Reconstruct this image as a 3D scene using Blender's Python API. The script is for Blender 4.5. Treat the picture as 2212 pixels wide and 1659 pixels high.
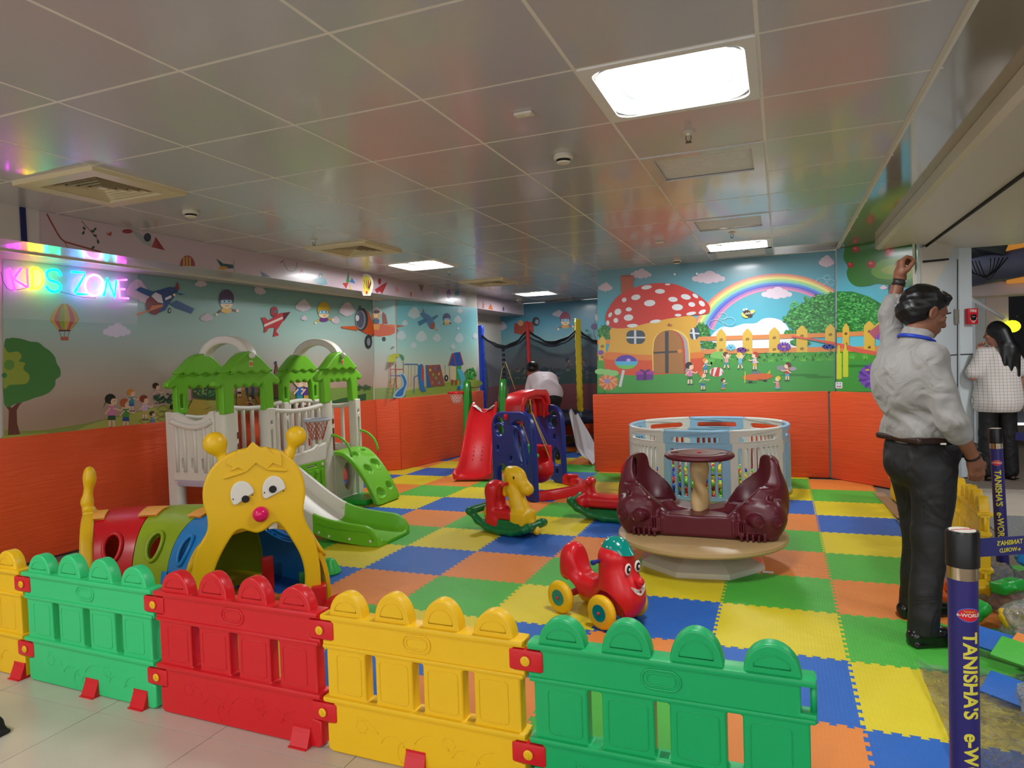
import bpy, bmesh, math, random
import numpy as np
from mathutils import Vector, Matrix
from mathutils.geometry import tessellate_polygon
random.seed(7); np.random.seed(7)
for o in list(bpy.data.objects): bpy.data.objects.remove(o)
SC = bpy.context.scene
COL = SC.collection
PI = math.pi

# ------------------------------------------------------------------ camera
FPX = 1462.94; EYE = 1.4476; CEIL = 2.6054
RM = np.array([[0.9292824527622952, 0.36788231363758367, -0.03311685825605096],
               [0.01918383173151803, 0.0414672704105793, 0.9989556777379028],
               [-0.3688713916640726, 0.9289472906453597, -0.03147741435467553]])
cam_d = bpy.data.cameras.new('camera'); cam = bpy.data.objects.new('camera', cam_d); COL.objects.link(cam)
cam_d.sensor_fit = 'HORIZONTAL'; cam_d.sensor_width = 36.0; cam_d.lens = 36.0 * FPX / 2212.0
cam_d.clip_start = 0.05; cam_d.clip_end = 200
cam.matrix_world = Matrix(((RM[0][0], RM[1][0], -RM[2][0], 0), (RM[0][1], RM[1][1], -RM[2][1], 0),
                           (RM[0][2], RM[1][2], -RM[2][2], EYE), (0, 0, 0, 1)))
SC.camera = cam

# ------------------------------------------------------------------ world, exposure, lamps
W = bpy.data.worlds.new('world'); SC.world = W; W.use_nodes = True
W.node_tree.nodes['Background'].inputs[0].default_value = (0.97, 0.98, 1.0, 1)
W.node_tree.nodes['Background'].inputs[1].default_value = .95
SC.view_settings.view_transform = 'Standard'; SC.view_settings.look = 'None'
SC.view_settings.exposure = 0.90; SC.view_settings.gamma = 1.0; SC.view_settings.use_curve_mapping = False
LAMP_GLOW = 42.0        # radiance of every recessed ceiling lamp's diffuser (built in lamp_fitting below)
# square recessed lamps in the ceiling grid: centre x, y (the first four are in view; the rest are unseen fittings added for light behind and beside the camera)
LAMPS = [(-0.399, 2.982), (-3.836, 6.949), (-0.399, 7.61), (-3.836, 10.915), (-3.836, 0.34), (-0.399, -1.0), (2.6, 3.0), (2.9, 7.0), (2.6, -0.6)]

# ------------------------------------------------------------------ helpers: rays through known surfaces
def ray(u, v): return RM.T @ np.array([(u - 1106) / FPX, -(v - 829.5) / FPX, 1.0])
def atz(u, v, z=0.0):
    d = ray(u, v); t = (z - EYE) / d[2]; return Vector((d[0]*t, d[1]*t, z))
def aty(u, v, y):
    d = ray(u, v) * (y / ray(u, v)[1]); return Vector((d[0], d[1], d[2] + EYE))
def onwall(u, v, a, b):
    n = np.array([b[1]-a[1], -(b[0]-a[0])]); d = ray(u, v); t = (n @ np.array(a[:2])) / (n @ d[:2])
    return Vector((d[0]*t, d[1]*t, d[2]*t + EYE))

# ------------------------------------------------------------------ materials
def lin(c):
    if isinstance(c, str): c = [int(c[i:i+2], 16) / 255 for i in (0, 2, 4)]
    elif max(c) > 1.001: c = [x / 255 for x in c]
    return [((x + .055) / 1.055) ** 2.4 if x > .04045 else x / 12.92 for x in c]
MATS = {}
def mat(name, rgb, rough=.4, metal=0., bump=0., bscale=200., mottle=0., mscale=8., coat=0., spec=.5, emit=0., alpha=1., trans=0., ior=1.45, sheen=0.):
    if name in MATS: return MATS[name]
    m = bpy.data.materials.new(name); m.use_nodes = True; nt = m.node_tree; b = nt.nodes['Principled BSDF']
    c = lin(rgb) + [1]
    b.inputs['Base Color'].default_value = c; b.inputs['Roughness'].default_value = rough
    b.inputs['Metallic'].default_value = metal; b.inputs['Coat Weight'].default_value = coat
    b.inputs['Coat Roughness'].default_value = .08
    b.inputs['Specular IOR Level'].default_value = spec; b.inputs['IOR'].default_value = ior
    b.inputs['Alpha'].default_value = alpha; b.inputs['Transmission Weight'].default_value = trans
    b.inputs['Sheen Weight'].default_value = sheen
    if emit: b.inputs['Emission Color'].default_value = c; b.inputs['Emission Strength'].default_value = emit
    tc = nt.nodes.new('ShaderNodeTexCoord')
    n = nt.nodes.new('ShaderNodeTexNoise'); n.inputs['Scale'].default_value = mscale; n.inputs['Detail'].default_value = 5
    nt.links.new(tc.outputs['Object'], n.inputs['Vector'])
    mx = nt.nodes.new('ShaderNodeMix'); mx.data_type = 'RGBA'
    k = 1 - max(mottle, .05)
    mx.inputs[6].default_value = c; mx.inputs[7].default_value = [x * k for x in c[:3]] + [1]
    nt.links.new(n.outputs['Fac'], mx.inputs[0]); nt.links.new(mx.outputs[2], b.inputs['Base Color'])
    if bump:
        n2 = nt.nodes.new('ShaderNodeTexNoise'); n2.inputs['Scale'].default_value = bscale; n2.inputs['Detail'].default_value = 2
        nt.links.new(tc.outputs['Object'], n2.inputs['Vector'])
        bp = nt.nodes.new('ShaderNodeBump'); bp.inputs['Strength'].default_value = bump; bp.inputs['Distance'].default_value = .002
        nt.links.new(n2.outputs['Fac'], bp.inputs['Height']); nt.links.new(bp.outputs['Normal'], b.inputs['Normal'])
    MATS[name] = m; return m
def plastic(name, rgb, rough=.33, **k): return mat(name, rgb, rough, bump=.12, bscale=350, **k)

# ------------------------------------------------------------------ object bookkeeping
def tag(o, label=None, cat=None, group=None, kind=None):
    if label: o['label'] = label
    if cat: o['category'] = cat
    if group: o['group'] = group
    if kind: o['kind'] = kind
    return o
def empty(name, loc, rz=0., label=None, cat=None, group=None):
    o = bpy.data.objects.new(name, None); COL.objects.link(o); o.location = loc; o.rotation_euler = (0, 0, rz)
    o.empty_display_size = .1
    return tag(o, label, cat, group)
def put(name, me, m=None, parent=None, loc=None, rot=None, smooth=None):
    o = bpy.data.objects.new(name, me); COL.objects.link(o)
    if m is not None:
        me.materials.clear()
        for q in (m if isinstance(m, (list, tuple)) else [m]): me.materials.append(q)
    if parent is not None: o.parent = parent
    if loc is not None: o.location = loc
    if rot is not None: o.rotation_euler = rot
    if smooth is not None and len(me.polygons): me.polygons.foreach_set('use_smooth', [smooth] * len(me.polygons))
    return o
def copy_tree(o, parent=None):
    c = o.copy(); COL.objects.link(c)
    if parent is not None: c.parent = parent
    for ch in list(o.children): copy_tree(ch, c)
    return c
def remat(root, table):
    """give a copied tree other materials (object level slots)"""
    for o in [root] + list(root.children_recursive):
        if o.type == 'MESH':
            for s in o.material_slots:
                if s.material in table:
                    m = table[s.material]; s.link = 'OBJECT'; s.material = m

class MB:
    """collects boxes, tubes, lathes and sheets; build() links them as ONE mesh"""
    def __init__(s): s.v = []; s.f = []
    def add(s, vs, fs, M=None):
        n = len(s.v)
        if M is not None: vs = [M @ Vector(q) for q in vs]
        s.v += [tuple(q) for q in vs]; s.f += [tuple(i + n for i in f) for f in fs]; return s
    def box(s, c, d, M=None, bev=0.):
        x, y, z = [q / 2 for q in d]
        if bev <= 0:
            vs = [(c[0]+i*x, c[1]+j*y, c[2]+k*z) for k in (-1, 1) for j in (-1, 1) for i in (-1, 1)]
            return s.add(vs, [(0, 2, 3, 1), (4, 5, 7, 6), (0, 1, 5, 4), (2, 6, 7, 3), (0, 4, 6, 2), (1, 3, 7, 5)], M)
        bm = bmesh.new(); bmesh.ops.create_cube(bm, size=1)
        for v in bm.verts: v.co = Vector((v.co.x * d[0], v.co.y * d[1], v.co.z * d[2]))
        bmesh.ops.bevel(bm, geom=bm.edges[:], offset=min(bev, min(d) * .49), segments=2, affect='EDGES', profile=.6)
        T = Matrix.Translation(Vector(c)); T = (M @ T) if M is not None else T
        s.bm(bm, T); bm.free(); return s
    def bm(s, bm, M=None):
        bm.verts.index_update()
        return s.add([v.co.copy() for v in bm.verts], [[v.index for v in f.verts] for f in bm.faces], M)
    def mesh(s, me, M=None):
        return s.add([v.co.copy() for v in me.vertices], [tuple(p.vertices) for p in me.polygons], M)
    def tube(s, pts, r, seg=8, M=None, closed=False, cap=True, flat=1.):
        pts = [Vector(p) for p in pts]; n = len(pts); rr = r if isinstance(r, (list, tuple)) else [r] * n
        vs = []; fs = []; up = None
        for i, p in enumerate(pts):
            if closed: t = pts[(i+1) % n] - pts[i-1]
            else: t = pts[min(i+1, n-1)] - pts[max(i-1, 0)]
            if t.length < 1e-9: t = Vector((0, 0, 1))
            t.normalize()
            if up is None: up = Vector((0, 0, 1)) if abs(t.z) < .9 else Vector((0, 1, 0))
            a = t.cross(up)
            if a.length < 1e-6: a = t.cross(Vector((1, 0, 0)))
            a.normalize(); b = a.cross(t).normalized(); up = b
            for k in range(seg):
                q = 2 * PI * k / seg; vs.append(p + a * (rr[i] * math.cos(q)) + b * (rr[i] * flat * math.sin(q)))
        m = n if closed else n - 1
        for i in range(m):
            j = (i + 1) % n
            for k in range(seg):
                l = (k + 1) % seg; fs.append((i*seg+k, i*seg+l, j*seg+l, j*seg+k))
        if cap and not closed:
            fs.append(tuple(range(seg))[::-1]); fs.append(tuple((n-1)*seg + k for k in range(seg)))
        return s.add(vs, fs, M)
    def lathe(s, prof, seg=24, M=None, cap=True):
        vs = []; fs = []; n = len(prof)
        for r, z in prof:
            for k in range(seg):
                q = 2 * PI * k / seg; vs.append((r * math.cos(q), r * math.sin(q), z))
        for i in range(n - 1):
            for k in range(seg):
                l = (k + 1) % seg; fs.append((i*seg+k, i*seg+l, (i+1)*seg+l, (i+1)*seg+k))
        if cap: fs.append(tuple(range(seg))[::-1]); fs.append(tuple((n-1)*seg + k for k in range(seg)))
        return s.add(vs, fs, M)
    def ball(s, c, r, seg=16, M=None):
        r = r if isinstance(r, (list, tuple)) else (r, r, r); n = seg // 2
        vs = [(c[0], c[1], c[2] - r[2])]; fs = []
        for i in range(1, n):
            a = -PI/2 + PI * i / n
            for k in range(seg):
                q = 2 * PI * k / seg; vs.append((c[0] + r[0]*math.cos(a)*math.cos(q), c[1] + r[1]*math.cos(a)*math.sin(q), c[2] + r[2]*math.sin(a)))
        vs.append((c[0], c[1], c[2] + r[2])); e = len(vs) - 1
        for k in range(seg):
            l = (k + 1) % seg; fs.append((0, 1+l, 1+k)); fs.append((e, 1+(n-2)*seg+k, 1+(n-2)*seg+l))
            for i in range(n - 2): fs.append((1+i*seg+k, 1+i*seg+l, 1+(i+1)*seg+l, 1+(i+1)*seg+k))
        return s.add(vs, fs, M)
    def grid(s, fn, nu, nv, M=None, closeu=False, closev=False):
        vs = [fn(i / (nu if closeu else nu - 1), j / (nv if closev else nv - 1)) for i in range(nu) for j in range(nv)]; fs = []
        for i in range(nu if closeu else nu - 1):
            for j in range(nv if closev else nv - 1):
                a, b = (i+1) % nu, (j+1) % nv; fs.append((i*nv+j, a*nv+j, a*nv+b, i*nv+b))
        return s.add(vs, fs, M)
    def prism(s, pts, z0, z1, M=None):
        n = len(pts); vs = [(p[0], p[1], z0) for p in pts] + [(p[0], p[1], z1) for p in pts]
        tr = tessellate_polygon([[Vector((p[0], p[1], 0)) for p in pts]])
        fs = [tuple(t) for t in tr] + [tuple(i + n for i in t) for t in tr] + [(i, (i+1) % n, (i+1) % n + n, i + n) for i in range(n)]
        return s.add(vs, fs, M)
    def data(s, smooth=False, auto=None):
        me = bpy.data.meshes.new('mesh'); me.from_pydata(s.v, [], s.f)
        bm = bmesh.new(); bm.from_mesh(me); bmesh.ops.recalc_face_normals(bm, faces=bm.faces[:]); bm.to_mesh(me); bm.free()
        me.polygons.foreach_set('use_smooth', [bool(smooth or auto)] * len(me.polygons))
        if auto: me.set_sharp_from_angle(angle=math.radians(auto))
        return me
    def build(s, name, m, parent=None, loc=None, rot=None, smooth=False, auto=None):
        me = s.data(smooth, auto); return put(name, me, m, parent, loc, rot)

def T(x, y, z): return Matrix.Translation((x, y, z))
def R(ax, deg): return Matrix.Rotation(math.radians(deg), 4, ax)
def S(x, y, z): return Matrix.Diagonal((x, y, z, 1))

def arc(cx, cy, r, a0, a1, n=12, ry=None):
    ry = r if ry is None else ry
    return [(cx + r*math.cos(math.radians(a0 + (a1-a0)*i/n)), cy + ry*math.sin(math.radians(a0 + (a1-a0)*i/n))) for i in range(n+1)]
def rrect(x0, y0, x1, y1, r, n=4):
    return arc(x1-r, y1-r, r, 0, 90, n) + arc(x0+r, y1-r, r, 90, 180, n) + arc(x0+r, y0+r, r, 180, 270, n) + arc(x1-r, y0+r, r, 270, 360, n)
def circ(cx, cy, r, n=20, ry=None): return arc(cx, cy, r, 0, 360, n, ry)[:-1]
def smoothpts(P, n=8, closed=True):
    """Catmull-Rom through 2-D or 3-D points"""
    P = [np.array(p, float) for p in P]; N = len(P); out = []
    for i in range(N if closed else N - 1):
        if closed: a, b, c, d = P[i-1], P[i], P[(i+1) % N], P[(i+2) % N]
        else: a, b, c, d = P[max(i-1, 0)], P[i], P[i+1], P[min(i+2, N-1)]
        for k in range(n):
            t = k / n; out.append(tuple(.5*((2*b) + (-a+c)*t + (2*a-5*b+4*c-d)*t*t + (-a+3*b-3*c+d)*t**3)))
    if not closed: out.append(tuple(P[-1]))
    return out
def plate(outer, holes=(), thick=.04, bev=.006, M=None, seg=2):
    """a slab with rounded edges and holes; outline in local x,z; thickness along y"""
    cu = bpy.data.curves.new('c', 'CURVE'); cu.dimensions = '2D'; cu.fill_mode = 'BOTH'
    cu.extrude = max(thick/2 - bev, 0.0001); cu.bevel_depth = bev; cu.bevel_resolution = seg; cu.offset = -bev
    for P in [outer] + list(holes):
        sp = cu.splines.new('POLY'); sp.points.add(len(P) - 1)
        for q, p in zip(sp.points, P): q.co = (p[0], p[1], 0, 1)
        sp.use_cyclic_u = True
    o = bpy.data.objects.new('c', cu); COL.objects.link(o)
    me = bpy.data.meshes.new_from_object(o); bpy.data.objects.remove(o); bpy.data.curves.remove(cu)
    me.transform(R('X', 90) if M is None else M @ R('X', 90))
    me.materials.clear()
    me.polygons.foreach_set('use_smooth', [True] * len(me.polygons)); me.set_sharp_from_angle(angle=math.radians(40))
    return me
FONT = None
def text_mesh(s, size, depth=.0006, M=None, bold=0.0):
    cu = bpy.data.curves.new('t', 'FONT'); cu.body = s; cu.size = size; cu.extrude = depth; cu.align_x = 'CENTER'; cu.align_y = 'CENTER'; cu.offset = bold; cu.resolution_u = 3
    o = bpy.data.objects.new('t', cu); COL.objects.link(o); me = bpy.data.meshes.new_from_object(o)
    bpy.data.objects.remove(o); bpy.data.curves.remove(cu); me.materials.clear()
    if M is not None: me.transform(M)
    return me

# ------------------------------------------------------------------ smooth solids from distance fields (surface nets)
def sm_min(a, b, k):
    if k <= 0: return np.minimum(a, b)
    h = np.clip(.5 + .5*(b - a)/k, 0, 1); return b*(1-h) + a*h - k*h*(1-h)
def d_cone(P, a, b, ra, rb):
    a = np.array(a, float); b = np.array(b, float); ba = b - a; L = ba @ ba + 1e-12
    h = np.clip(((P - a) @ ba) / L, 0, 1); return np.linalg.norm(P - a - h[..., None]*ba, axis=-1) - (ra + (rb - ra)*h)
def d_ell(P, c, r, Rm=None):
    q = P - np.array(c, float)
    if Rm is not None: q = q @ Rm
    r = np.array(r, float); k0 = np.linalg.norm(q / r, axis=-1); k1 = np.linalg.norm(q / (r*r), axis=-1) + 1e-9
    return k0*(k0 - 1)/k1
def d_box(P, c, h, rad=0., Rm=None):
    q = P - np.array(c, float)
    if Rm is not None: q = q @ Rm
    q = np.abs(q) - (np.array(h, float) - rad)
    return np.linalg.norm(np.maximum(q, 0), axis=-1) + np.minimum(q.max(-1), 0) - rad
def d_tor(P, c, R0, r, ax=2):
    q = P - np.array(c, float); o = [i for i in range(3) if i != ax]
    return np.hypot(np.hypot(q[..., o[0]], q[..., o[1]]) - R0, q[..., ax]) - r
def rot3(ax, deg): return np.array(Matrix.Rotation(math.radians(deg), 3, ax))
def solid(prims, h, k=.02, pad=.03, fn=None, box=None):
    """prims: (kind, args..., opts). kinds cone/ell/box/tor ; opts dict: k, op ('+','-')"""
    def bounds(p):
        a = p[1:-1] if isinstance(p[-1], dict) else p[1:]
        if p[0] == 'cone': return np.minimum(np.array(a[0]) - a[2], np.array(a[1]) - a[3]), np.maximum(np.array(a[0]) + a[2], np.array(a[1]) + a[3])
        if p[0] == 'tor': r = np.array([a[1] + a[2]]*3)
        elif any(isinstance(q, np.ndarray) for q in a[2:]): r = np.array([np.linalg.norm(a[1]) if p[0] == 'box' else max(a[1])]*3)
        else: r = np.array(a[1], float)
        return np.array(a[0]) - r, np.array(a[0]) + r
    if box is None:
        B = [bounds(p) for p in prims if not (isinstance(p[-1], dict) and p[-1].get('op', '+') != '+')]
        lo = np.min([q[0] for q in B], 0) - pad; hi = np.max([q[1] for q in B], 0) + pad
    else: lo, hi = np.array(box[0], float), np.array(box[1], float)
    n = np.ceil((hi - lo)/h).astype(int) + 1
    ax_ = [lo[i] + h*np.arange(n[i]) for i in range(3)]
    D = np.full(tuple(n), 1.0, np.float32)
    for p in prims:
        o = p[-1] if isinstance(p[-1], dict) else {}; a = p[1:-1] if isinstance(p[-1], dict) else p[1:]
        kk = o.get('k', k); b0, b1 = bounds(p); m = kk*1.2 + 2.5*h
        i0 = np.clip(np.floor((b0 - m - lo)/h).astype(int), 0, n-1); i1 = np.clip(np.ceil((b1 + m - lo)/h).astype(int) + 1, 1, n)
        if (i1 <= i0).any(): continue
        sl = tuple(slice(i0[i], i1[i]) for i in range(3))
        G = np.stack(np.meshgrid(*[ax_[i][sl[i]] for i in range(3)], indexing='ij'), -1)
        d = {'cone': d_cone, 'ell': d_ell, 'box': d_box, 'tor': d_tor}[p[0]](G, *a); C0 = D[sl]
        if o.get('op', '+') == '-': D[sl] = -sm_min(-C0, d, kk)
        else: D[sl] = sm_min(C0, d, kk)
    if fn is not None: D = fn(ax_[0][:, None, None], ax_[1][None, :, None], ax_[2][None, None, :], D)
    # surface nets
    s = D < 0
    C = [(i, j, l) for i in (0, 1) for j in (0, 1) for l in (0, 1)]
    sh = tuple(n - 1); cnt = np.zeros(sh, int)
    sub = lambda A, c: A[c[0]:c[0]+sh[0], c[1]:c[1]+sh[1], c[2]:c[2]+sh[2]]
    for c in C: cnt += sub(s, c)
    act = (cnt > 0) & (cnt < 8); idx = -np.ones(sh, int); cells = np.argwhere(act); idx[act] = np.arange(len(cells))
    acc = np.zeros((len(cells), 3)); w = np.zeros(len(cells))
    for a in C:
        for ax in range(3):
            if a[ax]: continue
            b = list(a); b[ax] = 1
            A = sub(D, a)[act]; B = sub(D, b)[act]; m = (A < 0) != (B < 0)
            t = np.where(m, A/np.where(m, A - B, 1), 0); pt = np.tile(np.array(a, float), (len(cells), 1)); pt[:, ax] += t
            acc[m] += pt[m]; w[m] += 1
    V = lo + h*(cells + acc/np.maximum(w, 1)[:, None])
    F = []
    for ax in range(3):
        o1, o2 = (ax+1) % 3, (ax+2) % 3
        sl0 = [slice(1, n[i]-1) for i in range(3)]; sl1 = list(sl0); sl0[ax] = slice(0, n[ax]-1); sl1[ax] = slice(1, n[ax])
        A = s[tuple(sl0)]; B = s[tuple(sl1)]
        for flip, mk in ((0, A & ~B), (1, ~A & B)):
            e = np.argwhere(mk) + np.array([0 if i == ax else 1 for i in range(3)])
            q = []
            for da, db in ((-1, -1), (0, -1), (0, 0), (-1, 0)):
                f = e.copy(); f[:, o1] += da; f[:, o2] += db; q.append(idx[f[:, 0], f[:, 1], f[:, 2]])
            q = np.stack(q, 1)
            if flip: q = q[:, ::-1]
            F.append(q)
    F = np.concatenate(F); F = F[(F >= 0).all(1)]
    me = bpy.data.meshes.new('solid'); me.from_pydata(V.tolist(), [], F.tolist()); me.polygons.foreach_set('use_smooth', [True]*len(me.polygons))
    return me
def clay(name, prims, m, parent=None, h=.008, k=.02, loc=None, rot=None, **kw):
    return put(name, solid(prims, h, k, **kw), m, parent, loc, rot)
# ================================================================== THE ROOM
M_tile = mat('marble', (196, 184, 168), .22, mottle=.12, mscale=5)
M_grout = mat('grout', (120, 108, 95), .8)
M_wallw = mat('white_wall', (205, 198, 188), .5, mottle=.05)
M_cream = mat('cream_paint', (222, 214, 196), .38, mottle=.10, mscale=3)
M_ctile = mat('ceiling_metal', (196, 194, 198), .19, coat=.35, mottle=.06, mscale=2, bump=.12, bscale=420)
M_cgrid = mat('ceiling_grid', (240, 236, 228), .35)
M_smooth = mat('gloss_ceiling', (168, 158, 140), .10, coat=.8, mottle=.1, mscale=2)
M_dark = mat('dark', (28, 26, 26), .6)
M_black = mat('black_plastic', (14, 14, 15), .35)
M_white = plastic('white_plastic', (228, 220, 208), .4)

def struct(name, mb, m, parent=None, **k):
    o = mb.build(name, m, parent, **k)
    if parent is None: o['kind'] = 'structure'
    return o

# ---- stone floor outside the play area and below the mats
fl = struct('floor', MB().box((0, 5, -.0335), (14, 20, .04)), M_grout)
def grain(name, rgb, rgb2, rough):
    m = mat(name, rgb, rough); nt = m.node_tree
    n = nt.nodes.new('ShaderNodeTexNoise'); n.inputs['Scale'].default_value = 90; n.inputs['Detail'].default_value = 6
    tc = [q for q in nt.nodes if q.type == 'TEX_COORD'][0]; nt.links.new(tc.outputs['Object'], n.inputs['Vector'])
    r = nt.nodes.new('ShaderNodeValToRGB'); r.color_ramp.elements[0].position = .4; r.color_ramp.elements[1].position = .6
    r.color_ramp.elements[0].color = lin(rgb) + [1]; r.color_ramp.elements[1].color = lin(rgb2) + [1]
    nt.links.new(n.outputs['Fac'], r.inputs[0]); nt.links.new(r.outputs[0], nt.nodes['Principled BSDF'].inputs['Base Color']); return m
M_granite = grain('grey_granite', (92, 94, 96), (140, 142, 142), .35)
tile_me = MB().box((0, 0, -.007), (.632, .632, .012), bev=.001).data()
tile_me.materials.append(M_tile)
for i in range(-5, 2):
    for j in range(-3, 2):
        put('floor_tile', tile_me, None, fl, (-2.135 + .635*(i + .5), 2.0 + .635*(j - .5) - .0, 0))
tile_g = MB().box((0, 0, -.007), (.632, .632, .012), bev=.001).data(); tile_g.materials.append(M_granite)
for i in range(0, 8):
    for j in range(3, 12):
        x, y = 1.55 + .635*(i + .5), 1.2 + .635*(j - .5)
        if y < 3.6 and x < 1.9: continue
        put('floor_tile', tile_me if (i >= 3 or j > 9) else tile_g, None, fl, (x, y, 0))

# ---- interlocking foam mats
MX = lambda i: (-4.56302 + i) * .62
MY = lambda j: (6.60270 + j) * .62
def tooth(n=10, a=.0085):
    P = []; p = .62 / n
    for q in range(n):
        x = q * p
        P += [(x + .10*p, 0 - a), (x + .0*p + .46*p, 0 - a), (x + .56*p - .02*p, a) if 0 else (x + .40*p, a), (x + 1.06*p, a)]
    P[-1] = (P[-1][0] - .02, a)
    return P
def mat_mesh(trim=False):
    n = 10; p = .62/n; a = .0085; L = []
    for q in range(n):
        x = q*p; L += [(x + .02*p, -a), (x + .52*p, -a), (x + .44*p, a), (x + 1.10*p - (.0 if q < n-1 else .14*p), a)]
    bot = L; top = [(x, y + .62) for x, y in L]; lef = [(-y, x) for x, y in L]; rig = [(-y + .62, x) for x, y in L]
    out = [(0, 0)] + bot[:-1] + [(.62, 0)] + rig[:-1] + [(.62, .62)] + top[:-1][::-1] + [(0, .62)] + lef[:-1][::-1]
    return out
def foam(name, rgb):
    m = mat(name, rgb, .55, mottle=.16, mscale=2.5); nt = m.node_tree; b = nt.nodes['Principled BSDF']
    tc = [q for q in nt.nodes if q.type == 'TEX_COORD'][0]
    v = nt.nodes.new('ShaderNodeTexVoronoi'); v.inputs['Scale'].default_value = 62; nt.links.new(tc.outputs['Object'], v.inputs['Vector'])
    v.inputs['Randomness'].default_value = .25
    n = nt.nodes.new('ShaderNodeTexNoise'); n.inputs['Scale'].default_value = 5.; nt.links.new(tc.outputs['Object'], n.inputs['Vector'])
    bp = nt.nodes.new('ShaderNodeBump'); bp.inputs['Strength'].default_value = .35; bp.inputs['Distance'].default_value = .003
    bq = nt.nodes.new('ShaderNodeBump'); bq.inputs['Strength'].default_value = .25; bq.inputs['Distance'].default_value = .03
    nt.links.new(v.outputs['Distance'], bp.inputs['Height']); nt.links.new(n.outputs['Fac'], bq.inputs['Height'])
    nt.links.new(bq.outputs['Normal'], bp.inputs['Normal']); nt.links.new(bp.outputs['Normal'], b.inputs['Normal']); return m
FO = {'Y': foam('foam_yellow', (222, 202, 38)), 'B': foam('foam_blue', (36, 100, 186)), 'O': foam('foam_orange', (228, 134, 58)), 'G': foam('foam_green', (76, 178, 62))}
base = MB().prism(mat_mesh(), -.012, 0).data()
FME = {k: base.copy() for k in FO}
for k in FO: FME[k].materials.append(FO[k])
mats_root = empty('foam_mat_floor', (0, 0, 0), 0, 'floor of interlocking square foam mats in yellow, blue, orange and green', 'play mat')
over = {(4, 6): 'G', (4, 5): 'Y', (4, 4): 'B', (4, 3): 'O', (4, 2): 'G', (4, 1): 'O', (4, 0): 'G', (4, -1): 'Y', (4, -2): 'B', (4, -3): 'O', (4, 7): 'Y',
        (5, 7): 'O', (5, 6): 'O', (5, 5): 'G', (5, 4): 'Y', (5, 3): 'B', (5, 2): 'Y', (5, 1): 'G', (5, 0): 'O', (5, -1): 'G', (5, -2): 'Y', (5, -3): 'B',
        (6, 1): 'G', (6, 0): 'O', (6, -1): 'G', (6, -2): 'Y', (6, -3): 'B',
        (-3, 5): 'Y', (-4, 5): 'B', (-3, 6): 'B', (-2, 6): 'Y', (-3, 7): 'Y', (-2, 7): 'O', (-4, 6): 'Y', (-1, 6): 'O', (-1, 5): 'G', (0, 6): 'B', (-3, 8): 'O', (-3, 9): 'G',
        (1, 7): 'O', (0, 7): 'G', (1, 6): 'G', (0, 8): 'O', (1, 8): 'G', (2, 6): 'Y', (2, 7): 'Y', (1, 5): 'Y', (2, 5): 'B', (3, 6): 'Y', (3, 7): 'Y', (1, 9): 'G', (0, 9): 'Y', (0, 10): 'Y', (1, 10): 'B', (-1, 9): 'B'}
for i in range(-4, 7):
    for j in range(-3, 13):
        x, y = MX(i), MY(j)
        if i == 6 and j > 1: continue
        if y > 7.9 and x > -2.2 and j > 7: continue
        if i == -4 and (j > 8): continue
        if i == 5 and j > 6: continue
        k = over.get((i, j), 'BOGY'[(i - j) % 4])
        put('foam_tile', FME[k], None, mats_root, (x, y, random.uniform(-.0012, .0)))
# torn brown cardboard edging strip where the mats stop on the right
cb = MB().box((0, 0, 0), (.10, 1.15, .004)).build('cardboard_strip', mat('cardboard', (168, 132, 98), .8, mottle=.3, mscale=14), None, (.93, 7.15, .004), (0, 0, math.radians(3)))
tag(cb, 'torn brown cardboard strip along the right edge of the mats', 'cardboard')

# ---- walls
RWY = 8.575                                      # back wall plane with the mushroom house
AA, AB = (.55, 8.5), (1.255, 7.808)              # angled wall piece to its right
struct('wall_back', MB().box((-.76, RWY + .06, CEIL/2), (2.79, .12, CEIL)), M_wallw)
d = Vector((AB[0]-AA[0], AB[1]-AA[1])); L = d.length; nrm = Vector((d.y, -d.x)).normalized(); nrm = nrm if nrm.y < 0 else -nrm
def wall_seg(name, a, b, z0, z1, th, m, back=True):
    a = Vector(a); b = Vector(b); d = (b - a); n = Vector((-d.y, d.x)).normalized() * th
    mb = MB().prism([a, b, b + n, a + n], z0, z1); return struct(name, mb, m)
wall_seg('wall_angled', (.635, 8.575), (1.255, 7.96), 0, CEIL, .1, M_wallw)
LW0, LW1 = (-5.55, 3.18), (-5.24, 8.0)
wall_seg('wall_left', (-5.56, 3.10), (-5.24, 8.02), 0, CEIL, .15, M_wallw)
wall_seg('wall_pilaster', (-5.30, 8.01), (-4.985, 8.215), 0, CEIL, .12, M_wallw)
_pe = onwall(1032, 700, (-4.985, 8.215), (-4.615, 10.46)); wall_seg('wall_pilaster_side', (-4.985, 8.215), (_pe.x, _pe.y), 0, CEIL, .12, M_wallw)
wall_seg('wall_recess_left', (-5.2, 9.9), (-5.2, 12.62), 0, CEIL, .12, M_wallw)
wall_seg('wall_far', (-5.3, 12.6), (-2.0, 12.6), 0, CEIL, .12, M_wallw)
struct('wall_recess_right', MB().box((-2.09, 10.6, CEIL/2), (.12, 4.0, CEIL)), M_wallw)
# wall left of the play area, towards the photographer
wall_seg('wall_left_near', (-5.72, -2.5), (-5.72, 3.22), 0, CEIL, .15, M_wallw)
struct('baseboard_left', MB().box((-5.70, .4, .06), (.02, 5.6, .14)), M_dark)

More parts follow.
